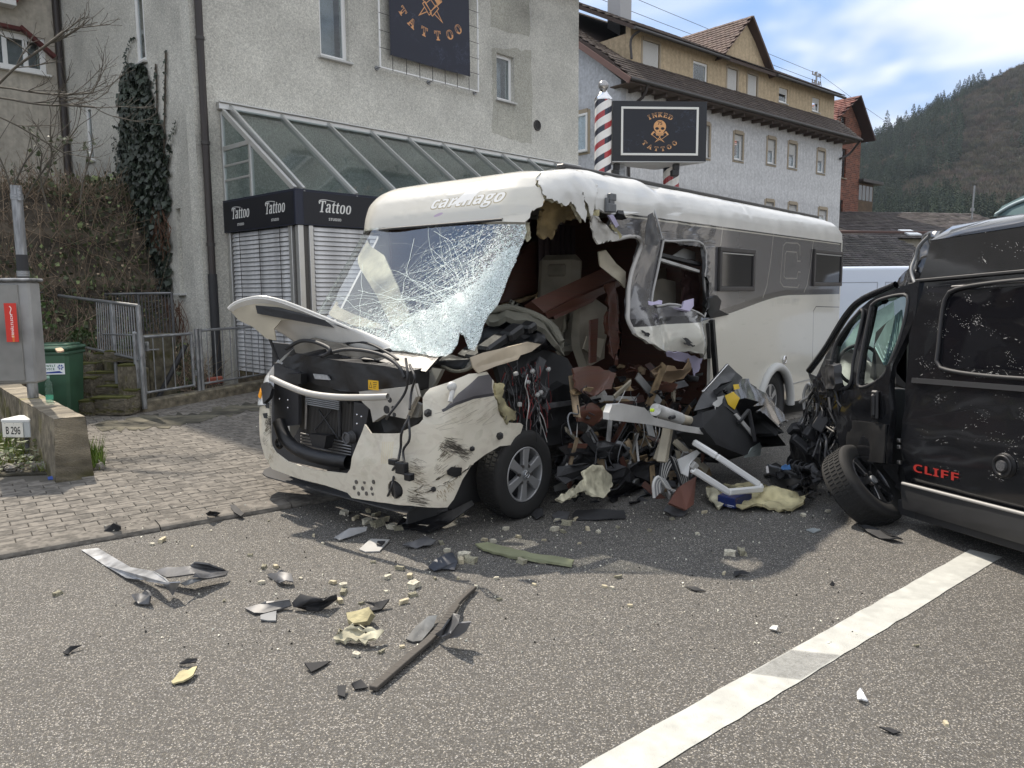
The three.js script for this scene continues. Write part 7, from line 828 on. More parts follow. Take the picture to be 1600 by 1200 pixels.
  // bottle on the wall
  const bp = G(78, 629, h), bo = wthing('water_bottle', 'clear plastic water bottle with green label standing on the concrete wall', 'bottle', bp), prf = [[0, 0.001], [0.036, 0.0], [0.038, 0.02], [0.037, 0.09], [0.034, 0.1], [0.037, 0.11], [0.037, 0.16], [0.03, 0.175], [0.037, 0.19], [0.034, 0.22], [0.014, 0.26], [0.013, 0.275]];
  wp(bo, 'shell', lathe(prf, 24).translate(bp.x, bp.y, bp.z), M([0.75, 0.92, 0.86], 0.08, { transmission: 0.95, thickness: 0, ior: 1.3 })); wp(bo, 'label', new THREE.CylinderGeometry(0.0385, 0.0385, 0.05, 24, 1, true).translate(bp.x, bp.y + 0.06, bp.z), M([0.10, 0.42, 0.27], 0.4)); wp(bo, 'cap', new THREE.CylinderGeometry(0.016, 0.016, 0.025, 16).translate(bp.x, bp.y + 0.288, bp.z), M([0.35, 0.6, 0.52], 0.4)); clean(bo); bo.scale.setScalar(0.95);
  // kilometre marker
  const mb = G(35, 722), mk = wthing('road_marker', 'white road number marker reading B 296 on a short grey post', 'marker', mb), tM = (txt, w, big) => ctex(256, 128, (c, W, H) => { c.fillStyle = '#e4e0d6'; c.fillRect(0, 0, W, H); for (let i = 0; i < 30; i++) { c.fillStyle = `rgba(120,110,90,${rr(0.03, 0.15)})`; c.fillRect(rr(0, W), rr(0, H), rr(1, 12), rr(1, 6)); } c.fillStyle = '#1c1c1c'; c.font = `bold ${big}px sans-serif`; c.textAlign = 'center'; c.textBaseline = 'middle'; c.save(); c.translate(W / 2, H * 0.56); c.scale(0.8, 1); c.fillText(txt, 0, 0); c.restore(); c.fillStyle = '#444'; for (const x of [W * 0.12, W * 0.55, W * 0.92]) c.fillRect(x, 8, 5, 5); });
  const mz = -mb.z, L0 = D(3, 680, mz), y1 = D(20, 660, mz).y, y0 = D(20, 683, mz).y, a = D(3, 672, mz).x, b = D(38, 672, mz).x, c = D(47, 672, mz).x, d = D(62, 672, mz).x;
  wp(mk, 'post', rod(mb.clone().add(V3(0, 0, -0.12)).setY(0), mb.clone().add(V3(0, 0, -0.12)).setY(y0 + 0.05), 0.03, 12), MT.greyPl); const sh = new THREE.Shape([[a, 0.02], [b, 0], [c, 0.0], [d, 0.14], [d - 0.06, 0.3], [a + 0.02, 0.26]].map(p => new THREE.Vector2(p[0], p[1]))); wp(mk, 'housing', new THREE.ExtrudeGeometry(sh, { depth: y1 - y0, bevelEnabled: true, bevelSize: 0.006, bevelThickness: 0.006, bevelSegments: 1 }).rotateX(-Math.PI / 2).translate(0, y0, mb.z), M([0.5, 0.52, 0.52], 0.5)); wp(mk, 'number_plate', rotG(new THREE.PlaneGeometry(b - a - 0.006, y1 - y0), 0, -0.09, 0, (a + b) / 2, (y0 + y1) / 2, mb.z + 0.004), M([1, 1, 1], 0.5, { map: tM('B 296', 1, 92) })); wp(mk, 'side_plate', rotG(new THREE.PlaneGeometry(Math.hypot(d - c, 0.14) - 0.01, y1 - y0), 0, Math.atan2(0.14, d - c) , 0, (c + d) / 2 + 0.007, (y0 + y1) / 2, mb.z - 0.062), M([1, 1, 1], 0.5, { map: tM('12', 1, 80) })); wp(mk, 'lid', new THREE.ExtrudeGeometry(sh, { depth: 0.02, bevelEnabled: true, bevelSize: 0.01, bevelThickness: 0.006, bevelSegments: 1 }).rotateX(-Math.PI / 2).translate(0, y1 + 0.008, mb.z), MT.pvc); clean(mk);
}
{ // wheelie bin
  const b = V3(D(95, 640, 10.7).x, 0.04, -10.7), t = wthing('wheelie_bin', 'green wheeled refuse bin with white service sticker and lid dirt', 'bin', b), gm = M([0.05, 0.13, 0.075], 0.45, { map: T_soft }), W = 0.52, H = 0.94, tap = (g) => { const p = g.attributes.position; for (let i = 0; i < p.count; i++) { const k = mix(0.84, 1, clamp(p.getY(i) / H)); p.setX(i, p.getX(i) * k); p.setZ(i, p.getZ(i) * k); } g.computeVertexNormals(); return g; };
  const R = new THREE.Matrix4().makeRotationY(0.12).setPosition(b); wp(t, 'body', tap(bx(0, H / 2, 0, W, H, 0.54, 0.04)).applyMatrix4(R), gm); const lid = wp(t, 'lid', jn([bx(0, H + 0.035, 0.0, W + 0.06, 0.06, 0.6, 0.025), bx(0, H + 0.075, -0.02, W - 0.06, 0.04, 0.46, 0.02), bx(0, H - 0.03, 0.0, W + 0.03, 0.05, 0.57, 0.015)]).applyMatrix4(R), M([0.06, 0.14, 0.085], 0.45, { map: T_soft })); wp(t, 'handle', new THREE.CylinderGeometry(0.014, 0.014, 0.4, 10).rotateZ(Math.PI / 2).translate(0, H, -0.34).applyMatrix4(R), gm); for (const s of [-1, 1]) wp(t, 'wheel', rotG(new THREE.CylinderGeometry(0.1, 0.1, 0.05, 20), 0, 0, Math.PI / 2, s * 0.2, 0.1, -0.26).applyMatrix4(R), MT.rubber);
  const tx = ctex(256, 128, (c, w, h) => { c.fillStyle = '#e6ebea'; c.fillRect(0, 0, w, h); c.fillStyle = '#1d5a3c'; c.font = 'bold 38px sans-serif'; c.fillText('UMWELT', 6, 40); c.fillText('SERVICE', 6, 78); c.fillStyle = '#233a8c'; c.beginPath(); c.moveTo(6, 106); c.lineTo(200, 88); c.lineTo(236, 112); c.lineTo(6, 118); c.fill(); c.save(); c.translate(214, 44); for (let i = 0; i < 6; i++) { c.rotate(Math.PI / 3); c.beginPath(); c.moveTo(4, 4); c.lineTo(30, -10); c.lineTo(30, 12); c.fill(); } c.restore(); }); wp(t, 'sticker', new THREE.PlaneGeometry(0.32, 0.15).translate(0.05, H - 0.24, 0.27).applyMatrix4(R), M([1, 1, 1], 0.5, { map: tx })); clean(t);
  one('bread_scrap', gpiece([[86, 545, 1.06], [95, 543, 1.06], [100, 546, 1.06], [92, 549, 1.06]], { t: 0.02, noise: 0.01 }), M([0.5, 0.36, 0.24], 0.9), 'tan scrap lying on the lid of the green bin', 'scrap');
}
{ // kerb and fence towards the shop
  const a = G(216, 648), b = G(405, 612), kb = wthing('plinth_kerb', 'long low concrete plinth under the metal fence', 'kerb', a.clone().lerp(b, 0.5)); wp(kb, 'block', bar(a.clone().setY(0.1), b.clone().addScaledVector(b.clone().sub(a).normalize(), 0.8).setY(0.1), 0.22, 0.2, 0.02), M([0.30, 0.28, 0.24], 0.95, { map: T_conc, bumpMap: T_conc, bumpScale: 0.015 })); clean(kb);
  const along = (f, y) => a.clone().lerp(b, f).setY(y), yt = 1.16, base = 0.2;
  const run = (name, label, cat, f0, f1, n, y0, y1, r = 0.024) => { const g = wthing(name, label, cat, along(f0, base)); wp(g, 'top_rail', rod(along(f0, y1), along(f1, y1 + 0.0), r), MT.galv); wp(g, 'bottom_rail', rod(along(f0, y0), along(f1, y0), r * 0.8), MT.galv); for (let i = 1; i < n; i++) wp(g, 'bar', rod(along(mix(f0, f1, i / n), y0), along(mix(f0, f1, i / n), y1), 0.009, 7), MT.galv); return g; };
  const gate = run('gate', 'small galvanised bar gate with latch hung beside the steps', 'gate', 0.06, 0.42, 5, 0.30, yt - 0.04); for (const f of [0.06, 0.42]) wp(gate, 'stile', rod(along(f, 0.28), along(f, yt - 0.02), 0.026, 10), MT.galv); wp(gate, 'latch', jn([bx(...along(0.09, 0.98).toArray(), 0.05, 0.14, 0.05, 0.01), rod(along(0.09, 0.93), along(0.17, 0.92), 0.012)]), MT.galv); for (const y of [0.45, 0.9]) wp(gate, 'hinge', rod(along(0.44, y), along(0.44, y + 0.08), 0.02), MT.galv); clean(gate);
  const fe = run('bar_fence', 'galvanised vertical bar fence on the plinth between gate and shop blinds', 'fence', 0.48, 1.15, 10, 0.30, yt); for (const f of [0.46, 0.49, 1.13]) wp(fe, 'post', rod(along(f, 0.15), along(f, yt + 0.03), 0.03, 10), MT.galv); clean(fe);
  const gp = wthing('gate_post', 'round galvanised post between the sloping railing and the gate', 'post', along(0.0, 0.1)); wp(gp, 'tube', rod(along(0.01, 0.1), along(0.01, yt + 0.02), 0.035, 12), MT.galv); wp(gp, 'cap', new THREE.SphereGeometry(0.036, 12, 8).translate(...along(0.01, yt + 0.02).toArray()), MT.galv); clean(gp);
  // sloping railing to the left of the gate
  const A = D(92, 462, 13.6), Bp = D(216, 478, 11.0), A2 = D(92, 533, 13.6), B2 = D(222, 563, 11.0), rl = wthing('stair_railing', 'galvanised stair railing with vertical bars sloping beside the stone steps', 'railing', V3(Bp.x, 0.2, Bp.z)); wp(rl, 'top_rail', rod(A, Bp, 0.026), MT.galv); wp(rl, 'bottom_rail', rod(A2, B2, 0.02), MT.galv); for (let i = 1; i < 19; i++) if (i !== 8) wp(rl, 'bar', rod(A.clone().lerp(Bp, i / 19), A2.clone().lerp(B2, i / 19), 0.009, 6), MT.galv); wp(rl, 'end_post', rod(V3(Bp.x, 0.1, Bp.z), Bp, 0.035, 10), MT.galv); wp(rl, 'middle_post', rod(A.clone().lerp(Bp, 0.42).setY(0.3), A.clone().lerp(Bp, 0.42), 0.03, 10), MT.galv); wp(rl, 'lower_rail', rod(D(160, 522, 12), D(222, 524, 11), 0.012), MT.galv); clean(rl);
  const C0 = D(70, 461, 15), C1 = D(268, 458, 14.0), rl2 = wthing('rear_railing', 'thin dark bar railing at the foot of the shrubby bank', 'railing', V3(C1.x, 0.4, C1.z)); wp(rl2, 'top_rail', rod(C0, C1, 0.022), MT.galv); for (let i = 0; i <= 20; i++) { const p = C0.clone().lerp(C1, i / 20); wp(rl2, 'bar', rod(p, p.clone().setY(0.55), i % 10 ? 0.009 : 0.025, 6), MT.greyPl); } clean(rl2);
  // stone steps and blocks
  const stoneG = () => { const g = new THREE.BoxGeometry(1, 1, 1, 4, 3, 3); const p = g.attributes.position, sd = rnd() * 50; for (let i = 0; i < p.count; i++) { const x = p.getX(i), y = p.getY(i), z = p.getZ(i); const k = 1 - 0.10 * Math.max(0, Math.abs(x) + Math.abs(y) + Math.abs(z) - 0.9) + 0.07 * (vn(x * 4 + sd, y * 4 + z * 5 + sd) - 0.5); p.setXYZ(i, x * k, y * k, z * k); } g.computeVertexNormals(); return g; };
  const mossT = M([0.30, 0.28, 0.24], 0.95, { map: T_conc, bumpMap: T_conc, bumpScale: 0.02 });
  const steps = wthing('stone_steps', 'mossy rough stone steps and blocks beside the green bin', 'steps', V3(D(170, 640, 10.9).x, 0, -10.9)); for (const [px, py, d, w, h, dp] of [[180, 633, 10.9, 0.62, 0.24, 0.34], [143, 637, 10.9, 0.26, 0.22, 0.3], [184, 612, 11.4, 0.55, 0.18, 0.36], [142, 606, 11.3, 0.26, 0.3, 0.3], [207, 596, 11.2, 0.26, 0.5, 0.34], [196, 556, 11.9, 0.5, 0.16, 0.4], [165, 590, 11.9, 0.5, 0.18, 0.3], [140, 578, 12.2, 0.4, 0.22, 0.3], [165, 558, 12.4, 0.3, 0.14, 0.24], [212, 622, 11.1, 0.22, 0.26, 0.3]]) { const p = D(px, py, d); wp(steps, 'stone', stoneG().scale(w, h, dp).rotateY(rr(-0.25, 0.1)).translate(p.x, Math.max(h / 2, p.y), p.z), mossT); const m = stoneG().scale(w * 0.92, 0.03, dp * 0.9).translate(p.x, Math.max(h, p.y + h / 2) + 0.0, p.z + 0.02); wp(steps, 'moss', m, M([0.17, 0.17, 0.035], 1, { map: T_dirt, bumpMap: T_fine, bumpScale: 0.02 })); } clean(steps);
  const cw = wthing('cellar_wall', 'stained concrete cheek wall seen through the gate bars', 'wall', V3(D(250, 610, 12.3).x, 0, -12.3)); wp(cw, 'slab', jn([bar(D(228, 565, 12.3).setY(0.55), D(268, 560, 12.8).setY(0.55), 0.2, 1.1, 0.02), bar(D(100, 545, 13.8).setY(0.5), D(222, 580, 11.4).setY(0.36), 0.2, 0.6, 0.02)]), M([0.22, 0.21, 0.17], 0.95, { map: T_conc })); clean(cw);
  one('brick_rubble', rotG(bx(0, 0, 0, 0.24, 0.11, 0.11, 0.01), 0, 0.6, 0.1, ...D(337, 612, 13.1).setY(0.27).toArray()), M([0.30, 0.09, 0.06], 0.9), 'red brick lying behind the fence by the downpipe', 'brick');
  const stick = D(300, 560, 12.6); one('leaning_pole', rod(D(247, 622, 12.2), D(290, 540, 12.6), 0.04, 10), MT.dark, 'dark pole leaning behind the gate bars', 'pole');
  const mossStrip = [[140, 664], [215, 652], [300, 645], [400, 628], [420, 634], [330, 655], [247, 668], [160, 674]].map(p => p); struct('moss_strip', gpiece(mossStrip.map(p => [p[0], p[1], 0.046]), { t: 0, tear: 7, tearAmp: 4, max: 0.3 }), M([0.145, 0.132, 0.095], 1, { map: T_dirt, bumpMap: T_dirt, bumpScale: 0.02 }));
}
// ---- shrubby bank against the side wall
const bankY = (x, z) => { const f = sm(clamp((-z - 0.2) / 3.1)); return mix(0.35, 3.65, f) * (0.9 + 0.2 * vn(x * 0.8 + 3, z * 0.8)) - 0.35 * clamp((z + 0.2) / 1.2); };
{
  const g = new THREE.PlaneGeometry(11, 9, 44, 36); g.rotateX(-Math.PI / 2); g.translate(-5.55, 0, -2.8); const p = g.attributes.position; for (let i = 0; i < p.count; i++) p.setY(i, bankY(p.getX(i), p.getZ(i))); g.computeVertexNormals(); B.place(struct('bank', boxUV(g), M([0.14, 0.115, 0.085], 1, { map: T_dirt, bumpMap: T_dirt, bumpScale: 0.05 })));
  const leaf = (() => { const q = new THREE.BufferGeometry(); q.setAttribute('position', new THREE.Float32BufferAttribute([0, 0, 0, -0.5, 0.35, 0.06, 0, 0.5, 0.0, 0, 0, 0, 0, 0.5, 0, 0.5, 0.35, 0.06, -0.5, 0.35, 0.06, 0, 1, 0.1, 0, 0.5, 0, 0, 0.5, 0, 0, 1, 0.1, 0.5, 0.35, 0.06], 3)); q.computeVertexNormals(); return q; })();
  const M4 = new THREE.Matrix4(), q = new THREE.Quaternion(), c = new THREE.Color();
  const inst = (name, label, cat, geo, mat, n, fn) => { const l = []; for (let i = 0; i < n; i++) { const r = fn(i); if (r) l.push(r); } const m = new THREE.InstancedMesh(geo, mat, l.length); l.forEach(([pos, e, s, k], i) => { M4.compose(pos, q.setFromEuler(e), s.isVector3 ? s : V3(s, s, s)); m.setMatrixAt(i, M4); m.setColorAt(i, c.setRGB(...k)); }); m.name = numbered(name); m.castShadow = m.receiveShadow = true; scene.add(stuff(m)); tag(m, label, cat); return m; };
  const bt = M([0.085, 0.105, 0.05], 0.6, { transmission: 0.25, thickness: 0 }), twig = new THREE.CylinderGeometry(0.003, 0.006, 1, 4).translate(0, 0.5, 0);
  const hk = (x, z) => 0.25 + 0.75 * vn(x * 1.1, z * 1.1 + 7);
  const spot = () => { const x = rr(-9.5, -0.15), z = rr(-5.8, 0.9); return [x, z]; };
  inst('bramble_leaves', 'dark green bramble and ivy leaves covering the bank', 'shrubs', leaf, bt, 20000, () => { const [x, z] = spot(); if (vn(x * 0.9 + 20, z * 0.9) < 0.30) return; const h = Math.pow(rnd(), 1.5) * 0.75 * hk(x, z); const k = rr(0.5, 1.3), br = rnd() < 0.14 ? 3.5 : 1; return [B.w(x, bankY(x, z) + 0.02 + h, z), new THREE.Euler(rr(-1.2, 1.2), rr(0, 6), rr(-1.2, 1.2)), rr(0.04, 0.11), [k * br, k * br, k * br * 0.9]]; });
  inst('bramble_stems', 'tangled brown dry stems on the bank behind the bin', 'shrubs', twig, M([0.24, 0.19, 0.14], 0.9), 11000, () => { const [x, z] = spot(); const k = rr(0.4, 1.5); return [B.w(x, bankY(x, z), z), new THREE.Euler(rr(-1.4, 1.4), rr(0, 6), rr(-1.4, 1.4)), V3(1, rr(0.25, 0.95), 1), [k, k * 0.95, k * 0.9]]; });
  inst('bramble_dry_leaves', 'pale withered leaves caught in the bank shrubs', 'shrubs', leaf, M([0.36, 0.28, 0.19], 0.8), 8000, () => { const [x, z] = spot(); const k = rr(0.3, 1.6); return [B.w(x, bankY(x, z) + Math.pow(rnd(), 2) * 0.5, z), new THREE.Euler(rr(-2, 2), rr(0, 6), rr(-2, 2)), rr(0.02, 0.06), [k, k, k]]; });
  const clump = []; for (let i = 0; i < 22; i++) { const [x, z] = spot(); clump.push([x, z, rr(0.25, 0.6), rr(0.7, 1.4)]); } inst('evergreen_leaves', 'glossy green evergreen shrub leaves in clumps on the bank', 'shrubs', leaf, M([0.055, 0.085, 0.035], 0.35), 9000, i => { const [x, z, r, k] = clump[i % 22], a = rr(0, 6.3), e = rr(-0.3, 1.5), R = r * Math.pow(rnd(), 0.4); const k2 = k * rr(0.6, 1.5); return [B.w(x + Math.cos(a) * Math.cos(e) * R, bankY(x, z) + 0.1 + Math.max(0, Math.sin(e)) * R * 1.3, z + Math.sin(a) * Math.cos(e) * R), new THREE.Euler(rr(-1.2, 1.2), rr(0, 6), rr(-1.2, 1.2)), rr(0.04, 0.09), [k2, k2, k2 * 0.8]]; });
  // ivy climbing the side wall
  const iv = thing('ivy', 'dense dark green ivy column climbing the grey side wall to the window', 'ivy', B), SW = (px, py) => B.at(px, py, 'x', -0.02), list = [], prof3 = [[100, 206, 229], [125, 194, 234], [170, 192, 242], [195, 192, 256], [240, 190, 263], [290, 185, 264], [315, 186, 262], [340, 190, 262], [400, 196, 266], [460, 205, 270]];
  const edge = (py, k) => { for (let i = 1; i < prof3.length; i++) if (py <= prof3[i][0]) { const f = (py - prof3[i - 1][0]) / (prof3[i][0] - prof3[i - 1][0]); return mix(prof3[i - 1][k], prof3[i][k], f); } return prof3[9][k]; };
  for (let i = 0; i < 9000; i++) { const py = rr(100, 460), a = edge(py, 1), b = edge(py, 2), w = b - a, px = rr(a - 4, b + 4); const t = Math.abs((px - (a + b) / 2) / (w / 2)); if (rnd() > clamp((1.08 - t) * 6 + (vn(px * 0.12, py * 0.12) - 0.5) * 2)) continue; if (py > 330 && rnd() < 0.5) continue; const p = SW(px, py); list.push([V3(-0.03 - rnd() * 0.2 * (1 - t * 0.6), p.y, p.z), rr(0.07, 0.15)]); }
  for (const l of [[[248, 190], [245, 130], [243, 100]], [[259, 190], [260, 130], [260, 78]], [[262, 235], [268, 215], [276, 188]], [[195, 235], [188, 200], [178, 195]], [[186, 265], [181, 240], [179, 212]], [[200, 125], [197, 90], [205, 62], [212, 58]], [[264, 250], [266, 235], [265, 225]]]) for (let k = 1; k < l.length; k++) for (let i = 0; i < 26; i++) { const f = rnd(), p = SW(mix(l[k - 1][0], l[k][0], f) + rr(-2, 2), mix(l[k - 1][1], l[k][1], f)); list.push([V3(-0.03 - rnd() * 0.04, p.y, p.z), rr(0.03, 0.07)]); }
  const im = new THREE.InstancedMesh(leaf, M([0.032, 0.045, 0.030], 0.5, { transmission: 0.2, thickness: 0 }), list.length); list.forEach(([p, s], i) => { M4.compose(p, q.setFromEuler(new THREE.Euler(Math.PI + rr(-0.5, 0.5), Math.PI / 2 + rr(-0.8, 0.8), rr(-0.6, 0.6), 'YXZ')), V3(s, s, s)); im.setMatrixAt(i, M4); const k = rr(0.55, 1.5); im.setColorAt(i, c.setRGB(k, k * rr(0.95, 1.1), k)); }); im.name = 'foliage'; im.castShadow = im.receiveShadow = true; iv.add(stuff(im));
  for (const l of [[[228, 470], [225, 330], [215, 200], [215, 105]], [[235, 470], [240, 300], [246, 170], [244, 100]], [[250, 470], [256, 280], [260, 80]], [[215, 470], [205, 320], [200, 200], [198, 110]]]) part(iv, 'stem', tube(l.map(([a, b]) => { const p = SW(a, b); return V3(-0.03, p.y, p.z); }), 0.018, 30, 6), M([0.10, 0.08, 0.06], 0.9));
  const dry = thing('dead_creeper', 'reddish brown dead creeper hanging beside the basement window', 'creeper', B); for (let i = 0; i < 70; i++) { let px = rr(244, 268), py = rr(322, 350); const l = []; const up = i < 35; if (!up) { px = rr(262, 292); py = rr(465, 485); } for (let k = 0; k < 5; k++) { l.push(SW(px, py).setX(-0.04 - rnd() * 0.12)); px += rr(-5, 6); py += rr(6, up ? 22 : 26); } part(dry, 'strand', tube(l, 0.006, 10, 4), M([0.12, 0.06, 0.035], 0.9)); }
  // bare shrub by the wall and leafless branches reaching in from the left
  const branch = (list, a, d, L, r, lev, out) => { const n = 5, pts = [a.clone()]; let p = a.clone(), v = d.clone(); for (let i = 0; i < n; i++) { v.add(V3(rr(-0.18, 0.18), rr(-0.14, 0.18), rr(-0.12, 0.12))).normalize(); p = p.clone().addScaledVector(v, L / n); pts.push(p); if (lev > 0 && i > 0) { const k = lev > 1 ? 2 : 2; for (let m = 0; m < k; m++) { const w = v.clone().add(V3(rr(-0.9, 0.9), rr(-0.5, 0.9), rr(-0.7, 0.7))).normalize(); branch(list, p, w, L * rr(0.28, 0.5), r * 0.45, lev - 1); } } } list.push([pts, r]); };
  const tr = wthing('bare_tree', 'leafless tree reaching thin grey twigs across the beige house and wall', 'tree', V3(-9.3, 0.3, -10.6)), bm = M([0.10, 0.088, 0.07], 0.9); const lim = [];
  const trunkTop = V3(-9.0, 2.6, -10.6); wp(tr, 'trunk', tube([V3(-9.3, 0.3, -10.6), V3(-9.2, 1.6, -10.5), trunkTop, V3(-8.9, 4.5, -10.7), V3(-8.7, 6.5, -10.9)], 0.11, 20, 9), bm);
  const reach = (px, py, d, L, r, dir) => branch(lim, D(px, py, d), V3(...dir).normalize(), L, r, 2); reach(-20, 150, 10.5, 1.35, 0.017, [1, 0.75, 0]); reach(-25, 150, 10.5, 1.5, 0.014, [1, -0.2, 0]); reach(-25, 135, 10.5, 1.3, 0.013, [1, -0.02, -0.1]); reach(-20, 175, 10.4, 1.0, 0.011, [1, -0.35, 0]);
  const byR = lim.map(([p, r]) => tube(p, Math.max(r, 0.0022), 8, 5)); lim.forEach(([p, r], i) => { if (r > 0.0085) wp(tr, 'limb', byR[i], bm); }); stuff(wp(tr, 'twigs', jn(lim.map(([p, r], i) => r > 0.0085 ? null : byR[i]).filter(Boolean)), bm)); clean(tr);
  const sh = wthing('bare_shrub', 'thin bare shrub stems with few leaves growing up before the side wall', 'shrub', D(35, 330, 12.5)), sl = []; for (const [px, py, dx, L] of [[22, 330, -0.02, 1.6], [35, 320, 0.5, 1.5], [60, 300, 0.7, 1.1], [125, 320, 0.05, 0.9], [15, 325, 0.2, 1.0], [75, 330, -0.2, 0.9]]) branch(sl, D(px, py, 12.5), V3(dx, 1, 0).normalize(), L, 0.012, 1); wp(sh, 'stems', jn(sl.map(([p, r]) => tube(p, Math.max(r, 0.004), 8, 5))), bm); const ls = []; for (let i = 0; i < 90; i++) { const [pts] = sl[Math.floor(rnd() * sl.length)], pp = pts[1 + Math.floor(rnd() * 5)]; const g2 = leaf.clone(); const s = rr(0.04, 0.09); g2.scale(s, s, s); g2.rotateX(rr(-1, 1)); g2.rotateY(rr(0, 6)); g2.translate(pp.x + rr(-0.05, 0.05), pp.y + rr(-0.05, 0.05), pp.z); ls.push(g2); } wp(sh, 'leaves', jn(ls), bt); clean(sh);
}
// ================================================================ WRECKAGE LYING ABOUT
const one2 = (name, label, cat, geo, mat, group) => one(name, geo, mat, label, cat, group);
const zGround = (px, py) => Mh.loc(G(px, py)).z;
function up(name, label, cat, list, base, mat, o = {}, group) { const z = zGround(...base); const l = list.map(p => [p[0], p[1], z + (p[2] || 0)]); const g = zpiece(Mh, l, { t: 0.01, max: 0.06, ...o }); const m = one2(name, label, cat, g, mat, group); Mh.place(m); return m; }
const gl = (name, label, cat, list, mat, o = {}, group) => { const g = gpiece(list, { t: 0.008, noise: 0.008, nf: 14, ...o }); g.computeBoundingBox(); if (g.boundingBox.min.y < 0.003) g.translate(0, 0.003 - g.boundingBox.min.y, 0); return one2(name, label, cat, g, mat, group); };
// bright trim strip with its dark bracket
{
  const t = wthing('trim_strip', 'bent silver trim strip with dark curved bracket lying on sunlit asphalt', 'trim', G(250, 910)); const b = g => g;
  wp(t, 'strip', gpiece([[127, 859, 0.01], [153, 856, 0.02], [180, 872, 0.03], [204, 886, 0.05], [238, 892, 0.09], [256, 903, 0.12], [265, 912, 0.12], [250, 910, 0.1], [225, 906, 0.05], [197, 903, 0.02], [165, 884, 0.01]], { t: 0.006, max: 0.05 }), MT.silver); wp(t, 'folded_tip', gpiece([[250, 909, 0.1], [265, 911, 0.12], [282, 910, 0.11], [276, 920, 0.05], [270, 931, 0.01], [262, 920, 0.06]], { t: 0.006 }), M([0.30, 0.31, 0.33], 0.3, { metalness: 0.5 })); wp(t, 'bracket', gpiece([[238, 895, 0.06], [262, 886, 0.10], [295, 882, 0.13], [325, 884, 0.12], [357, 893, 0.05], [352, 899, 0.05], [315, 903, 0.09], [300, 902, 0.1], [306, 896, 0.12], [285, 898, 0.1], [260, 901, 0.07]], { t: 0.01, max: 0.05, noise: 0.01 }), MT.greyPl); wp(t, 'lower_flange', gpiece([[282, 911, 0.11], [300, 904, 0.09], [330, 901, 0.07], [356, 897, 0.04], [352, 901, 0.03], [320, 906, 0.05], [290, 915, 0.08]], { t: 0.006 }), MT.greyLt); clean(t);
}
const dk = MT.blackPlDull, gy = M([0.14, 0.14, 0.145], 0.5, { map: T_fine });
gl('bumper_fragment', 'long black curved bumper fragment under the motorhome front', 'bumper piece', [[620, 822, 0.02], [670, 830, 0.03], [705, 815, 0.06], [741, 790, 0.14], [737, 783, 0.17], [710, 796, 0.13], [670, 806, 0.1], [630, 809, 0.06]], MT.blackPl, { t: 0.02, max: 0.06 });
gl('plastic_shard', 'dark stepped plastic fragment between the foam block and trim strip', 'shard', [[457, 945, 0.03], [471, 933, 0.07], [488, 935, 0.05], [504, 939, 0.07], [525, 932, 0.05], [527, 939, 0.03], [498, 954, 0.01], [459, 952, 0.01]], dk, { t: 0.02, noise: 0.015 });
gl('plastic_shard', 'grey tapered plastic fragment touching the dark stepped one', 'shard', [[382, 951, 0.01], [405, 945, 0.03], [451, 939, 0.05], [455, 947, 0.02], [413, 959, 0.01], [397, 959, 0.01]], gy, { t: 0.012 });
gl('plastic_shard', 'small light grey flat flake below the grey tapered fragment', 'shard', [[407, 963], [432, 956], [431, 970], [407, 969]], MT.greyLt);
gl('plastic_shard', 'L shaped dark fragment behind the yellow foam block', 'shard', [[566, 943, 0.02], [585, 944, 0.03], [609, 938, 0.04], [596, 953, 0.01], [576, 957, 0.01], [586, 950, 0.01]], dk, { t: 0.014 });
gl('plastic_shard', 'curved grey corner piece in front of the silver trim strip', 'shard', [[207, 930, 0.04], [222, 928, 0.01], [226, 925, 0.05], [234, 932, 0.06], [233, 946, 0.01], [216, 945, 0.01]], gy, { t: 0.01 });
gl('plastic_shard', 'blade shaped dark shard lying alone on open asphalt', 'shard', [[476, 1036, 0.03], [495, 1035, 0.02], [517, 1033, 0.01], [500, 1044, 0.01], [486, 1051, 0.01]], dk);
gl('plastic_shard', 'square black shard beside the end of the long rubber strip', 'shard', [[550, 1068, 0.03], [564, 1061, 0.03], [575, 1075], [555, 1077]], dk); gl('plastic_shard', 'upright rectangular black chip left of the square black shard', 'shard', [[527, 1072, 0.03], [541, 1070, 0.03], [539, 1089], [528, 1087]], dk);
gl('plastic_shard', 'large dark shield shaped shard in the motorhome shadow', 'shard', [[669, 887], [678, 875, 0.05], [694, 868, 0.07], [708, 865, 0.06], [715, 877, 0.05], [710, 891], [690, 890], [678, 893]], M([0.03, 0.034, 0.045], 0.5), { t: 0.01 });
gl('plastic_shard', 'crumpled grey film piece under the bumper scraps', 'shard', [[628, 854], [645, 846, 0.04], [665, 838, 0.05], [682, 845, 0.03], [673, 854], [650, 857]], gy, { noise: 0.02 });
gl('plastic_shard', 'torn grey metal scrap among crumbs on sunlit asphalt', 'shard', [[414, 899], [426, 895, 0.05], [440, 893, 0.06], [455, 900, 0.04], [457, 914], [447, 910, 0.03], [438, 914], [424, 908]], gy, { noise: 0.02 });
gl('white_plate', 'white square plastic plate with dark cut-outs in the shadow', 'plate', [[561, 858], [579, 842, 0.02], [609, 843, 0.02], [593, 861], [571, 862]], MT.whitePl, { noise: 0 }); gl('plate_scrap', 'small black scrap lying on the white plastic plate', 'scrap', [[590, 845, 0.03], [602, 845, 0.03], [596, 851, 0.03], [588, 850, 0.03]], MT.dark, { noise: 0 });
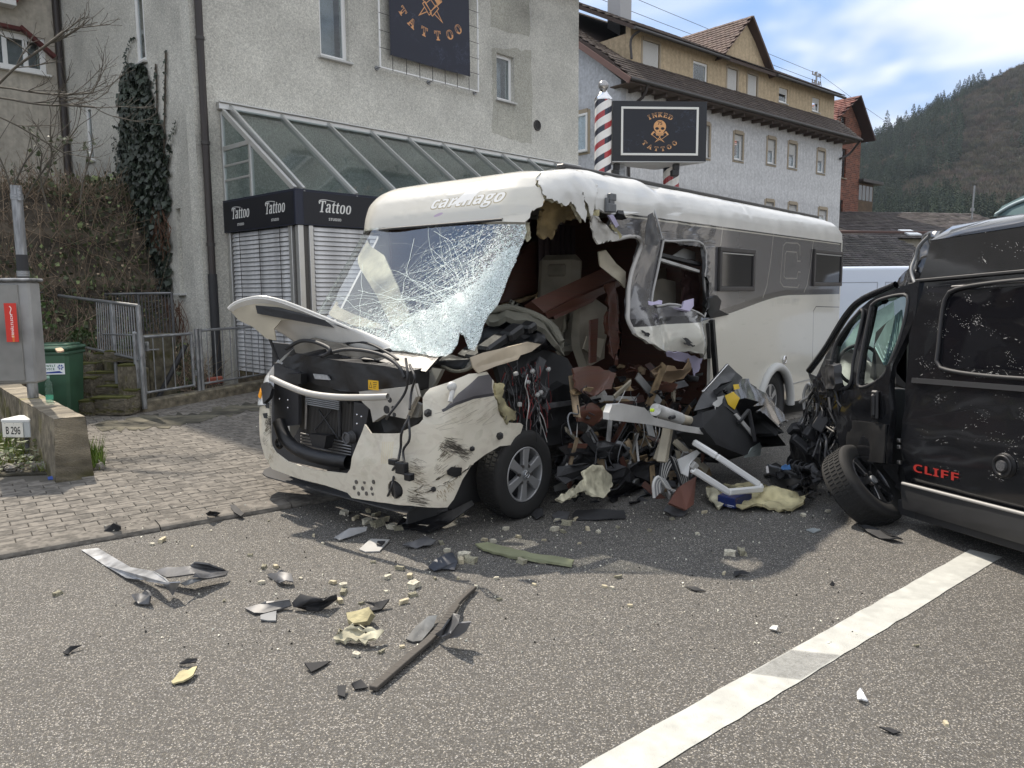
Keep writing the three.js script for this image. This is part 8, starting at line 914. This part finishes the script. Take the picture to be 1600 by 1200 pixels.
gl('clear_plastic', 'long clear plastic lens shard in the shadow under the bumper', 'lens shard', [[521, 840], [546, 827, 0.05], [574, 825, 0.05], [572, 831, 0.02], [548, 840, 0.01], [530, 845]], M([0.5, 0.5, 0.5], 0.15, { transparent: true, opacity: 0.55 }));
gl('olive_strip', 'pale olive insulation strip lying along the shadow edge', 'strip', [[742, 852, 0.01], [762, 850, 0.03], [830, 867, 0.03], [897, 877, 0.02], [893, 886, 0.01], [820, 876, 0.01], [755, 862, 0.01]], M([0.28, 0.29, 0.17], 0.7, { map: T_soft }), { t: 0.015 });
{ const P = [[583, 1076, 0.02], [630, 1035, 0.025], [677, 994, 0.03], [695, 972, 0.05], [706, 956, 0.06], [720, 938, 0.03], [742, 918, 0.02]].map(p => G(...p)); const c = new THREE.CatmullRomCurve3(P), gs = []; for (let i = 0; i < 24; i++) gs.push(bar(c.getPoint(i / 24), c.getPoint((i + 1.05) / 24), 0.042 * (i > 17 ? 0.6 : 1), 0.022)); one2('rubber_strip', 'long kinked brown grey rubber strip lying across the asphalt', 'strip', jn(gs), M([0.13, 0.115, 0.098], 0.8, { map: T_soft })); }
gl('plastic_shard', 'light grey plate with moulded grid beside the long rubber strip', 'shard', [[634, 999], [649, 978, 0.03], [669, 964, 0.04], [683, 962, 0.03], [678, 978, 0.02], [659, 1001, 0.01], [645, 1003]], M([0.26, 0.27, 0.27], 0.5, { map: T_dirt }));
{ const t = wthing('curled_flap', 'curled grey plastic flap standing on the long rubber strip', 'shard', G(705, 1000)); wp(t, 'curl', gpiece([[677, 992, 0.03], [692, 983, 0.1], [703, 968, 0.14], [708, 958, 0.15], [719, 961, 0.15], [716, 974, 0.16], [704, 990, 0.1], [690, 996, 0.04]], { t: 0.008 }), gy); wp(t, 'lip', gpiece([[690, 996, 0.05], [704, 990, 0.1], [718, 974, 0.13], [736, 972, 0.13], [729, 986, 0.08], [714, 996, 0.05], [700, 998, 0.04]], { t: 0.008 }), M([0.20, 0.20, 0.21], 0.5, { map: T_soft })); clean(t); }
for (const [l, p] of [['black crumpled scrap on the paving near the kerb stones', [[162, 822, 0.05], [176, 819, 0.1], [188, 822, 0.08], [189, 827, 0.05], [176, 830, 0.045], [162, 830, 0.045]]], ['ragged black scrap on the paving before the motorhome nose', [[319, 803, 0.06], [328, 799, 0.1], [338, 796, 0.08], [345, 801, 0.06], [336, 805, 0.05], [324, 807, 0.045]]], ['flat grey leaf shaped scrap on the paving beside the ragged one', [[359, 790, 0.06], [368, 791, 0.06], [381, 800, 0.05], [376, 804, 0.045], [365, 800, 0.045]]], ['thin black splinter on asphalt behind the yellow flake', [[277, 1037, 0.01], [292, 1032, 0.03], [308, 1032, 0.02], [306, 1038, 0.01], [280, 1040, 0.01]]], ['curved thin black splinter on open asphalt below the kerb', [[98, 1020, 0.01], [110, 1010, 0.03], [128, 1008, 0.02], [114, 1016, 0.01], [106, 1022, 0.01]]], ['dark leaf shaped chip beside two pale crumbs in the van shadow', [[1146, 893, 0.01], [1160, 892, 0.03], [1171, 896, 0.02], [1156, 898, 0.01], [1148, 901, 0.01]]], ['narrow dark sliver lying on the far side of the white line', [[1374, 1137, 0.01], [1390, 1137, 0.02], [1408, 1144, 0.01], [1396, 1146, 0.01]]], ['flat dark grey scrap at the rim of the shadow on the road', [[1069, 916, 0.01], [1086, 918, 0.02], [1103, 924, 0.01], [1085, 923, 0.01]]], ['small black lump on the road between shadow rim and white line', [[1294, 914, 0.01], [1298, 908, 0.04], [1303, 912, 0.03], [1300, 917, 0.01]]], ['black rubber strip lying beside the front wheel of the black van', [[1340, 822, 0.01], [1365, 826, 0.03], [1395, 838, 0.04], [1412, 846, 0.01], [1390, 846, 0.01], [1360, 836, 0.01]]], ['black fragment under the front tyre of the motorhome', [[822, 800, 0.01], [848, 795, 0.05], [850, 806, 0.02], [838, 812, 0.01]]]]) gl('road_scrap', l, 'scrap', p, dk, { noise: 0.012 });
gl('clear_plastic', 'crumpled clear plastic wrapper on asphalt beyond the white line', 'wrapper', [[1333, 1080, 0.02], [1343, 1077, 0.04], [1350, 1086, 0.03], [1359, 1097, 0.01], [1346, 1094, 0.02], [1336, 1092, 0.01]], M([0.75, 0.77, 0.8], 0.15, { transparent: true, opacity: 0.75 }), { noise: 0.02 }); gl('paper_scrap', 'white paper scrap lying on the shadow rim of the road', 'scrap', [[1201, 982], [1207, 978, 0.02], [1216, 980, 0.02], [1213, 987]], MT.whitePl); gl('clear_plastic', 'flat smoky plastic sliver on the road near the wreck pile', 'lens shard', [[1260, 828], [1270, 825], [1283, 828], [1272, 832]], M([0.35, 0.38, 0.38], 0.2)); gl('bottle_cap', 'dark blue plastic cap at the edge of the verge', 'cap', [[74, 745, 0.06], [82, 744, 0.07], [83, 748, 0.06], [75, 749, 0.055]], MT.blue);
gl('foam_sheet', 'ragged pale yellow foam sheet on sunlit asphalt', 'foam', [[519, 1003, 0.01], [530, 992, 0.04], [537, 986, 0.05], [552, 981, 0.07], [560, 990, 0.05], [574, 990, 0.05], [599, 997, 0.02], [589, 1008, 0.01], [566, 1008, 0.02], [537, 1007, 0.01]], MT.foamPale, { tear: 6, tearAmp: 2, t: 0.02, noise: 0.02, nf: 20, max: 0.04 }); gl('foam_block', 'thick yellow foam block with dark underside on the asphalt', 'foam', [[541, 959, 0.05], [576, 950, 0.07], [581, 961, 0.06], [574, 973, 0.03], [552, 974, 0.03], [543, 968, 0.04]], MT.foam, { t: 0.03, noise: 0.008 }); gl('foam_flake', 'yellow diamond shaped foam flake lying alone on the asphalt', 'foam', [[267, 1065], [281, 1052, 0.02], [308, 1042, 0.03], [302, 1056, 0.02], [286, 1067], [270, 1069]], MT.foam, { tear: 7, tearAmp: 1.5 });
// foam crumbs: one built, many copied
{
  const cr = [0, 1, 2].map(() => { const g = new THREE.BoxGeometry(1.5, 1.3, 1.2, 2, 1, 2).toNonIndexed(), p = g.attributes.position, sd = rnd() * 99; for (let i = 0; i < p.count; i++) { const k = 0.55 + 0.9 * vn(p.getX(i) * 1.7 + sd, p.getY(i) * 1.7 + p.getZ(i) * 2.1 + sd); p.setXYZ(i, p.getX(i) * k, p.getY(i) * k * 0.55, p.getZ(i) * k * 0.7); } g.computeVertexNormals(); return g; });
  const L = [[90, 930, .03], [253, 847, .04], [238, 852, .022], [413, 888, .03], [431, 887, .03], [408, 912, .025], [391, 869, .02], [520, 912, .03], [537, 917, .03], [537, 928, .035], [531, 941, .035], [648, 918, .05], [645, 932, .03], [630, 943, .035], [605, 904, .03], [625, 890, .035], [641, 902, .035], [603, 926, .02], [565, 944, .02], [629, 1012, .018], [557, 1026, .025], [596, 1020, .02], [555, 812, .04], [575, 818, .05], [590, 822, .06], [600, 815, .05], [612, 826, .05], [588, 806, .04], [640, 818, .05], [650, 815, .05], [662, 812, .045], [690, 814, .06], [700, 806, .05], [715, 806, .05], [575, 800, .04], [538, 804, .045], [622, 828, .04], [660, 800, .03], [726, 872, .05], [735, 879, .05], [720, 879, .04], [698, 862, .03], [690, 850, .03], [757, 845, .03], [770, 847, .03], [815, 880, .04], [848, 880, .03], [870, 815, .03], [885, 820, .045], [899, 813, .03], [866, 829, .04], [880, 832, .03], [945, 918, .02], [956, 920, .02], [966, 903, .025], [985, 948, .02], [1141, 868, .045], [1160, 866, .05], [1131, 897, .02], [1042, 800, .03], [1060, 805, .03], [1100, 802, .03], [1255, 807, .03], [1050, 812, .022], [918, 828, .03], [935, 833, .025], [965, 825, .02], [1478, 1133, .018], [1293, 800, .025], [1432, 1010, .014], [716, 905, .02], [744, 918, .02], [680, 905, .018], [850, 845, .02], [775, 905, .02], [780, 938, .018], [835, 915, .018], [470, 905, .015], [350, 940, .015], [300, 855, .015], [330, 830, .012], [420, 815, .014], [490, 838, .02], [505, 850, .018], [583, 880, .02], [810, 840, .03], [790, 828, .03], [1015, 830, .02], [905, 850, .018], [1090, 835, .02]];
  const cms = [MT.foamPale, M([0.68, 0.60, 0.42], 0.95, { map: T_fine }), M([0.74, 0.69, 0.55], 0.95, { map: T_fine })];
  L.forEach(([px, py, s], i) => { const p = G(px, py), onPave = rd.loc(p).z < 0; const m = one('foam_crumb', cr[i % 3], cms[i % 3], 'pale yellow foam crumb scattered on the road around the wreck', 'foam', 'foam crumbs scattered over the road'); m.position.set(p.x, s * 0.32 + (onPave ? 0.042 : 0), p.z); m.scale.setScalar(s); m.rotation.y = rr(0, 6); });
  // glass and plastic grit
  const gg = new THREE.TetrahedronGeometry(1), n = 2600, im = new THREE.InstancedMesh(gg, M([0.55, 0.53, 0.48], 0.5), n), M4 = new THREE.Matrix4(), q = new THREE.Quaternion(), c = new THREE.Color(); for (let i = 0; i < n; i++) { const px = rr(150, 1350), py = i % 3 ? 800 + Math.pow(rnd(), 1.8) * 220 : rr(660, 850), p = G(px, py), onP = rd.loc(p).z < 0, s = Math.pow(rnd(), 3) * 0.007 + 0.0025; M4.compose(V3(p.x, (onP ? 0.044 : 0.002) + s * 0.3, p.z), q.setFromEuler(new THREE.Euler(rr(0, 6), rr(0, 6), 0)), V3(s, s, s)); im.setMatrixAt(i, M4); const k = rnd() < 0.3 ? 0.06 : rr(0.6, 1.5); im.setColorAt(i, c.setRGB(k, k, k * 0.92)); } im.name = 'glass_grit'; im.castShadow = im.receiveShadow = true; scene.add(stuff(im)); tag(im, 'fine glass and plastic grit scattered over road and paving', 'grit');
}
// ---- the heap between the two vehicles
up('insulation_foam', 'torn yellowish foam panel leaning in front of the wreck heap', 'foam', [[868, 780, 0.1], [890, 768, 0.06], [912, 748, 0], [911, 738, 0], [925, 728, 0], [940, 727, 0], [955, 742, 0], [958, 752, 0], [954, 766, 0.05], [944, 778, 0.08], [926, 776, 0.06], [915, 766, 0.04], [905, 769, 0.06], [880, 784, 0.12]], [915, 803], MT.foamPale, { tear: 5, tearAmp: 1.5, t: 0.02, noise: 0.012, nf: 14, max: 0.04 });
up('white_rail', 'long white plastic rail lying across the top of the heap', 'rail', [[952, 645], [957, 632], [975, 631], [1007, 637], [1022, 652], [1067, 664], [1116, 672], [1113, 681], [1067, 674], [1020, 664], [952, 656]], [1030, 815], MT.whitePl, { t: 0.05 });
up('white_strip', 'narrow white aluminium strip stuck in the heap under the torn side', 'strip', [[911, 620], [950, 618], [995, 620], [995, 626], [950, 626], [912, 625]], [950, 755], MT.whitePl, { t: 0.02 });
{ const z = zGround(1060, 792), P = (a, b, o = 0) => MZ(a, b, z + o); const t = thing('awning_tube', 'cream roller tube with slotted end lying beside the white rail', 'tube', Mh); part(t, 'tube', rod(P(1024, 640, -0.05), P(1062, 654, -0.05), 0.05, 16), MT.whitePl); part(t, 'end', rod(P(1060, 653, -0.05), P(1085, 660, -0.05), 0.04, 14), MT.cream); part(t, 'slot', bx(...P(1050, 652, 0.0).toArray(), 0.08, 0.03, 0.03), MT.dark); part(t, 'marker', bx(...P(1019, 641, 0).toArray(), 0.03, 0.025, 0.03), M([0.6, 0.8, 0.05], 0.5));
  const f = thing('window_frame', 'broken white window frame lying open in front of the heap', 'frame', Mh), fp = [[1083, 690, 0.52], [1120, 713, 0.42], [1186, 757, 0.17], [1190, 764, 0.13], [1138, 769, 0.20], [1081, 733, 0.42]].map(p => Mh.loc(G(...p))); part(f, 'member', jn(fp.slice(1).map((p, i) => bar(fp[i].clone(), p.clone(), 0.04, 0.05, 0.01))), MT.pvc); part(f, 'broken_end', bar(fp[5].clone(), Mh.loc(G(1088, 724, 0.46)), 0.035, 0.045), MT.whitePl);
  const pst = thing('white_post', 'short white profile standing under the rail in the heap', 'profile', Mh); part(pst, 'profile', jn([bar(P(1043, 668, -0.02), P(1033, 722, 0.0), 0.07, 0.03), bar(P(1050, 668, -0.02), P(1041, 722, 0.0), 0.02, 0.02)]), MT.cream); const brk = thing('white_bracket', 'folded white bracket beside the striped bellows', 'bracket', Mh); part(brk, 'plate', zpiece(Mh, [[1060, 718, z], [1090, 703, z], [1094, 708, z], [1078, 725, z + 0.03], [1075, 745, z + 0.04], [1066, 740, z + 0.02]], { t: 0.012, noise: 0.01 }), MT.pvc);
  const be = thing('striped_bellows', 'black and white striped rubber bellows curled in the heap', 'bellows', Mh), z3 = zGround(1045, 795); for (let i = 0; i < 9; i++) { const o = i * 2.4; part(be, 'fold', tube([MZ(1030 + o * 0.3, 772 - o * 0.2, z3), MZ(1031 + o * 0.6, 740, z3 - 0.02), MZ(1036 + o, 716 + i * 0.6, z3 - 0.03), MZ(1046 + o * 0.9, 713 + i * 1.2, z3 - 0.02), MZ(1056 + o * 0.8, 735 + i, z3), MZ(1064 + o * 0.55, 758 + i * 1.0, z3 + 0.03)], 0.011, 28, 6), i % 2 ? MT.whitePl : MT.dark); } for (let i = 0; i < 6; i++) part(be, 'lower_fold', tube([MZ(1022 + i * 2, 778 - i * 2, z3 + 0.06), MZ(1021 + i * 2, 755, z3 + 0.05), MZ(1028 + i * 2, 745 + i, z3 + 0.05), MZ(1042 + i * 1.5, 762 + i, z3 + 0.07), MZ(1062, 770 + i * 1.5, z3 + 0.06)], 0.012, 24, 6), i % 2 ? MT.greyLt : MT.whitePl); }
up('brown_board', 'dull red brown board propped behind the striped bellows', 'board', [[1046, 786, 0.1], [1062, 760], [1088, 744], [1084, 788, 0.1], [1072, 797, 0.12]], [1065, 797], M([0.17, 0.07, 0.05], 0.6, { map: T_soft }), { t: 0.018 });
{ const p = G(1148, 792), t = wthing('blue_carton', 'small flat dark blue printed carton on the foam sheet', 'carton', p); const tx = ctex(256, 96, (c, w, h) => { c.fillStyle = '#1d2c62'; c.fillRect(0, 0, w, h); c.fillStyle = '#c9cede'; c.fillRect(10, 20, 60, 8); c.fillRect(10, 36, 40, 6); for (let i = 0; i < 30; i++) { c.fillStyle = `rgba(${rr(60, 200) | 0},90,60,.5)`; c.fillRect(rr(90, 240), rr(10, 80), rr(4, 18), rr(3, 10)); } }, 0.26, 0.09); wp(t, 'box', rotG(bx(0, 0.045, 0, 0.26, 0.085, 0.16, 0.006), 0, 0.75, 0.06, p.x, 0.03, p.z), M([1, 1, 1], 0.4, { map: tx })); clean(t); }
gl('foam_sheet', 'wide crumpled yellow foam sheet spread under the window frame', 'foam', [[1103, 766, 0.06], [1118, 775, 0.05], [1135, 795, 0.01], [1160, 800, 0.01], [1190, 795, 0.02], [1225, 802, 0.01], [1255, 794, 0.02], [1262, 778, 0.05], [1225, 770, 0.09], [1190, 764, 0.1], [1150, 760, 0.08]], MT.foam, { tear: 9, tearAmp: 3, t: 0.02, noise: 0.03, nf: 12, max: 0.05 }); gl('foam_sheet', 'small yellow foam slab at the left end of the spread sheet', 'foam', [[1103, 766, 0.08], [1120, 765, 0.1], [1132, 790, 0.03], [1122, 797, 0.01], [1108, 786, 0.02]], MT.foamPale, { tear: 7, tearAmp: 2, t: 0.03, noise: 0.012 });
{ // torn out refrigerator
  const z = zGround(1165, 730), t = thing('refrigerator', 'torn out black refrigerator with crumpled stainless door in the heap', 'refrigerator', Mh), q = (name, l, m, o) => part(t, name, zpiece(Mh, l.map(p => [p[0], p[1], z + (p[2] || 0)]), { t: 0.02, max: 0.07, ...o }), m);
  q('side_panel', [[1084, 642, 0.1], [1098, 612, 0], [1120, 588, -0.1], [1136, 568, -0.15], [1150, 582, -0.1], [1160, 590, -0.08], [1147, 612, 0], [1136, 632, 0.1], [1112, 636, 0.12]], MT.blackPl, { noise: 0.015 }); q('steel_door', [[1147, 612, 0.02], [1158, 592, -0.05], [1168, 592, -0.08], [1196, 616, -0.05], [1231, 655, 0.02], [1222, 663, 0.06], [1196, 680, 0.12], [1180, 672, 0.12], [1155, 645, 0.1], [1138, 630, 0.08]], M([0.34, 0.33, 0.32], 0.22, { metalness: 0.9 }), { noise: 0.022, nf: 7 }); q('cabinet', [[1096, 645, 0.2], [1132, 634, 0.16], [1150, 648, 0.18], [1192, 690, 0.2], [1180, 705, 0.25], [1162, 712, 0.28], [1118, 694, 0.28], [1098, 668, 0.26]], MT.blackPlDull, { t: 0.25, noise: 0.006 }); q('yellow_label', [[1133, 618, 0.115], [1146, 612, 0.1], [1156, 622, 0.13], [1148, 640, 0.15], [1138, 632, 0.14]], MT.yellow, { t: 0.004 }); q('yellow_label', [[1146, 601, 0.05], [1154, 600, 0.05], [1156, 607, 0.06], [1148, 609, 0.07]], MT.yellow, { t: 0.004 });
  part(t, 'handle', jn([bar(MZ(1154, 660, z + 0.22), MZ(1170, 641, z + 0.2), 0.03, 0.03), bar(MZ(1170, 641, z + 0.2), MZ(1180, 690, z + 0.28), 0.03, 0.03)]), MT.dark); part(t, 'edge_trim', bar(MZ(1098, 612, z + 0.03), MZ(1136, 570, z - 0.12), 0.02, 0.015), MT.chrome); part(t, 'torn_lining', zpiece(Mh, [[1114, 632, z + 0.16], [1124, 620, z + 0.14], [1132, 618, z + 0.14], [1126, 632, z + 0.17], [1118, 640, z + 0.18]], { tear: 4, noise: 0.01 }), MT.whitePl); q('white_edge', [[1148, 648, 0.21], [1152, 646, 0.21], [1180, 678, 0.24], [1176, 682, 0.24]], MT.whitePl, { t: 0.01 });
  q('vent_grille', [[1192, 688, 0.2], [1188, 712, 0.24], [1165, 715, 0.28], [1175, 700, 0.26]], M([0.32, 0.36, 0.34], 0.5), { t: 0.02 }); }
{ const z = zGround(1230, 772), t = thing('metal_tray', 'dented grey metal tray lying between fridge and van wheel', 'tray', Mh); part(t, 'side', zpiece(Mh, [[1200, 728, z - 0.1], [1214, 722, z - 0.12], [1262, 752, z], [1258, 772, z + 0.02], [1216, 764, z], [1202, 750, z - 0.06]], { t: 0.02, noise: 0.01 }), MT.steel); part(t, 'rim', tube([MZ(1200, 727, z - 0.1), MZ(1226, 735, z - 0.04), MZ(1262, 751, z)], 0.012, 14, 6), MT.silver); one2('blue_rag', 'small bright blue rag in the van wreckage', 'rag', (() => { const g = zpiece(Mh, [[1222, 728, z], [1234, 725, z], [1236, 733, z + 0.03], [1224, 734, z + 0.02]], { noise: 0.015, tear: 4 }); return g; })(), M([0.08, 0.22, 0.5], 0.8)); Mh.place(scene.children[scene.children.length - 1]); }
up('steel_sill', 'torn dark sill panel lying behind the front wheel', 'panel', [[868, 742, 0.1], [880, 722], [897, 690, -0.1], [937, 691, -0.1], [958, 703, -0.05], [952, 718, 0], [925, 735, 0.04], [893, 727, 0.08], [876, 752, 0.12]], [905, 775], M([0.05, 0.05, 0.052], 0.4, { map: T_dirt }), { noise: 0.02, tear: 8, tearAmp: 2 });
gl('black_mat', 'flat black rubber mat in front of the heap', 'mat', [[894, 806, 0.01], [900, 797, 0.02], [975, 797, 0.02], [978, 810, 0.01], [940, 813, 0.01], [896, 812, 0.01]], dk); gl('speaker_cover', 'flat oval ribbed black cover lying before the striped bellows', 'cover', [[1036, 800, 0.02], [1042, 793, 0.05], [1060, 792, 0.05], [1075, 799, 0.03], [1068, 806, 0.01], [1050, 806, 0.01]], MT.greyPl, { t: 0.015 }); gl('grey_plate', 'thin dark grey shield plate by the motorhome tyre', 'plate', [[862, 805], [872, 798, 0.02], [890, 800, 0.02], [886, 813], [868, 815]], gy, { noise: 0.005 }); up('silver_strip', 'pale aluminium sill strip on the road behind the tyre', 'strip', [[866, 760], [890, 748], [898, 752], [886, 764], [868, 768]], [885, 772], MT.aluDull, {});
// crumpled pieces of the heap
const shard = (px, py, z, w, h, mat, name, label, cat, group) => { const n = 5 + Math.floor(rnd() * 3), a0 = rr(0, 6), l = []; for (let i = 0; i < n; i++) { const a = a0 + i / n * 6.283, r = rr(0.5, 1); l.push([px + Math.cos(a) * r * w, py + Math.sin(a) * r * h, z + rr(-0.08, 0.08)]); } const m = one2(name, label, cat, zpiece(Mh, l, { t: 0.008, noise: 0.02, nf: 7, max: 0.1 }), mat, group); Mh.place(m); };
const flat = m => { const c = m.clone(); c.flatShading = true; return c; };
const hm = [MT.blackPl, MT.dark, MT.blackPlDull, MT.greyPl, M([0.06, 0.06, 0.062], 0.5, { map: T_dirt })].map(flat);
for (const [x, y, w, h] of [[900, 738, 30, 18], [955, 745, 44, 16], [1015, 735, 40, 18], [1070, 742, 36, 16], [935, 705, 52, 16], [1040, 705, 50, 16], [985, 772, 50, 10], [1090, 768, 34, 11]]) { const l = []; for (let i = 0; i < 9; i++) { const a = i / 9 * 6.283, r = rr(0.75, 1.1); l.push([x + Math.cos(a) * r * w, y + Math.sin(a) * r * h, 0.05 + rr(-0.1, 0.1) + 0.25 * clamp((y - 690) / 80)]); } Mh.place(one2('crumpled_panel', 'broad crumpled dark body panel buried in the heap', 'panel', zpiece(Mh, l, { t: 0.008, noise: 0.06, nf: 5, max: 0.16 }), hm[Math.floor(rnd() * 3)], 'crumpled body panels of the heap')); }
for (let i = 0; i < 150; i++) { const px = rr(872, 1115), py = mix(700, 792, Math.pow(rnd(), 0.8)); const zg = Math.min(zGround(px, 798), Math.max(0.0, zGround(px, Math.max(py + 14, 760)))); shard(px, py, zg - 0.25 + rr(-0.15, 0.12), rr(6, 22), rr(3, 10), hm[i % 5], 'heap_shard', 'crumpled black plastic or metal shard in the heap beside the torn side', 'shard', 'crumpled dark shards of the wreck heap'); }
for (let i = 0; i < 22; i++) { const px = rr(1195, 1300), py = rr(735, 800), zg = zGround(px, 796); shard(px, py, zg - 0.15 + rr(-0.1, 0.05), rr(7, 22), rr(4, 11), hm[i % 5], 'nose_shard', 'crumpled dark shard lying under the nose of the black van', 'shard', 'dark shards under the van nose'); }
const wm = [MT.wood, MT.dark, MT.woodRaw, MT.dark, MT.wood, MT.blackPl, M([0.30, 0.21, 0.13], 0.8, { map: T_soft }), MT.blackPlDull, MT.greyPl];
for (let i = 0; i < 80; i++) { const px = rr(888, 1100), py = rr(572, 704); shard(px, py, rr(-0.7, 0.12), rr(5, 17), rr(3, 10), wm[i % 9], 'furniture_splinter', 'splintered furniture or trim piece spilling from the torn side', 'splinter', 'splintered furniture spilling from the motorhome'); }
for (const [l, m, lab, nm] of [[[[893, 576], [930, 572], [963, 583], [955, 608], [938, 612], [922, 622], [897, 606]], MT.wood, 'broken red brown cabinet door hanging in the torn opening', 'cabinet_door'], [[[903, 658], [902, 636], [925, 629], [946, 645], [940, 655], [922, 666]], MT.wood, 'red brown board fragment above the dark sill panel', 'board_fragment'], [[[1022, 588], [1045, 571], [1068, 578], [1076, 560], [1080, 575], [1068, 592], [1042, 598]], M([0.42, 0.29, 0.17], 0.8, { map: T_soft }), 'curled tan hardboard strip under the lilac foam', 'hardboard_strip'], [[[1020, 604], [1040, 596], [1058, 600], [1050, 612], [1030, 614]], MT.wood, 'small red brown panel piece under the tan hardboard', 'panel_piece'], [[[893, 610], [912, 604], [930, 607], [918, 617], [897, 616]], MT.woodRaw, 'torn tan seat foam roll beneath the hanging cabinet door', 'foam_roll'], [[[960, 606], [985, 600], [992, 610], [970, 614]], MT.woodRaw, 'torn brown cardboard flap behind the white strip', 'cardboard_flap'], [[[962, 690], [985, 700], [982, 716], [965, 718], [952, 705]], MT.greyLt, 'bent grey metal fitting in the middle of the heap', 'metal_fitting'], [[[935, 640], [955, 632], [960, 640], [945, 652]], MT.foam, 'small torn yellow board above the red brown fragment', 'torn_board']]) { const g = zpiece(Mh, l.map(p => [...p, 0.08 + rr(-0.05, 0.05)]), { t: 0.015, noise: 0.015, tear: 7, tearAmp: 2, max: 0.08 }); Mh.place(one2(nm, lab, 'fragment', g, m)); }
for (let i = 0; i < 26; i++) { let px = rr(880, 1100), py = rr(590, 690); const l = []; const z = rr(-0.2, 0.25); for (let k = 0; k < 5; k++) { l.push(MZ(px, py, z + rr(-0.05, 0.05))); px += rr(-16, 16); py += rr(-6, 26); } Mh.place(one2('loose_cable', 'loose thin cable hanging through the wreck heap', 'cable', tube(l, rr(0.003, 0.007), 18, 5), [MT.dark, MT.greyLt, MT.whitePl, MT.dark][i % 4], 'loose cables in the heap')); }

// straight pieces: torn boards, profiles and trim sticking out of the heap
{
  const pm = [MT.whitePl, MT.wood, MT.woodRaw, MT.blackPl, MT.aluDull, MT.cream, MT.greyPl, MT.wood, M([0.40, 0.30, 0.19], 0.8, { map: T_fine })];
  for (let i = 0; i < 120; i++) { const low = i % 2, px = rr(885, 1105), py = low ? rr(690, 775) : rr(585, 690), zb2 = low ? Math.max(0.1, zGround(px, Math.max(py + 18, 765)) - 0.12) : rr(-0.45, 0.18), p = MZ(px, py, zb2), L = rr(0.1, 0.42), w = rr(0.02, 0.09), t = rr(0.006, 0.02); const sh = torn([[-L / 2, -w / 2], [L / 2, -w / 2], [L / 2 + rr(-0.03, 0.03), w / 2], [-L / 2 + rr(-0.03, 0.03), w / 2]], 0.03, 0.008, [1, 3]); const g = sheet({ p2: sh, map: (x, y) => V3(x, y, 0), t, max: 0.3 }); rotG(g, rr(-0.7, 0.7), rr(-0.9, 0.9), rr(-1.5, 1.5), p.x, Math.max(p.y, 0.06), p.z); Mh.place(one2('board_splinter', 'narrow broken board or trim profile sticking out of the heap', 'splinter', g, pm[i % 9], 'narrow broken boards and profiles of the heap')); }
}
renderer.render(scene, camera);
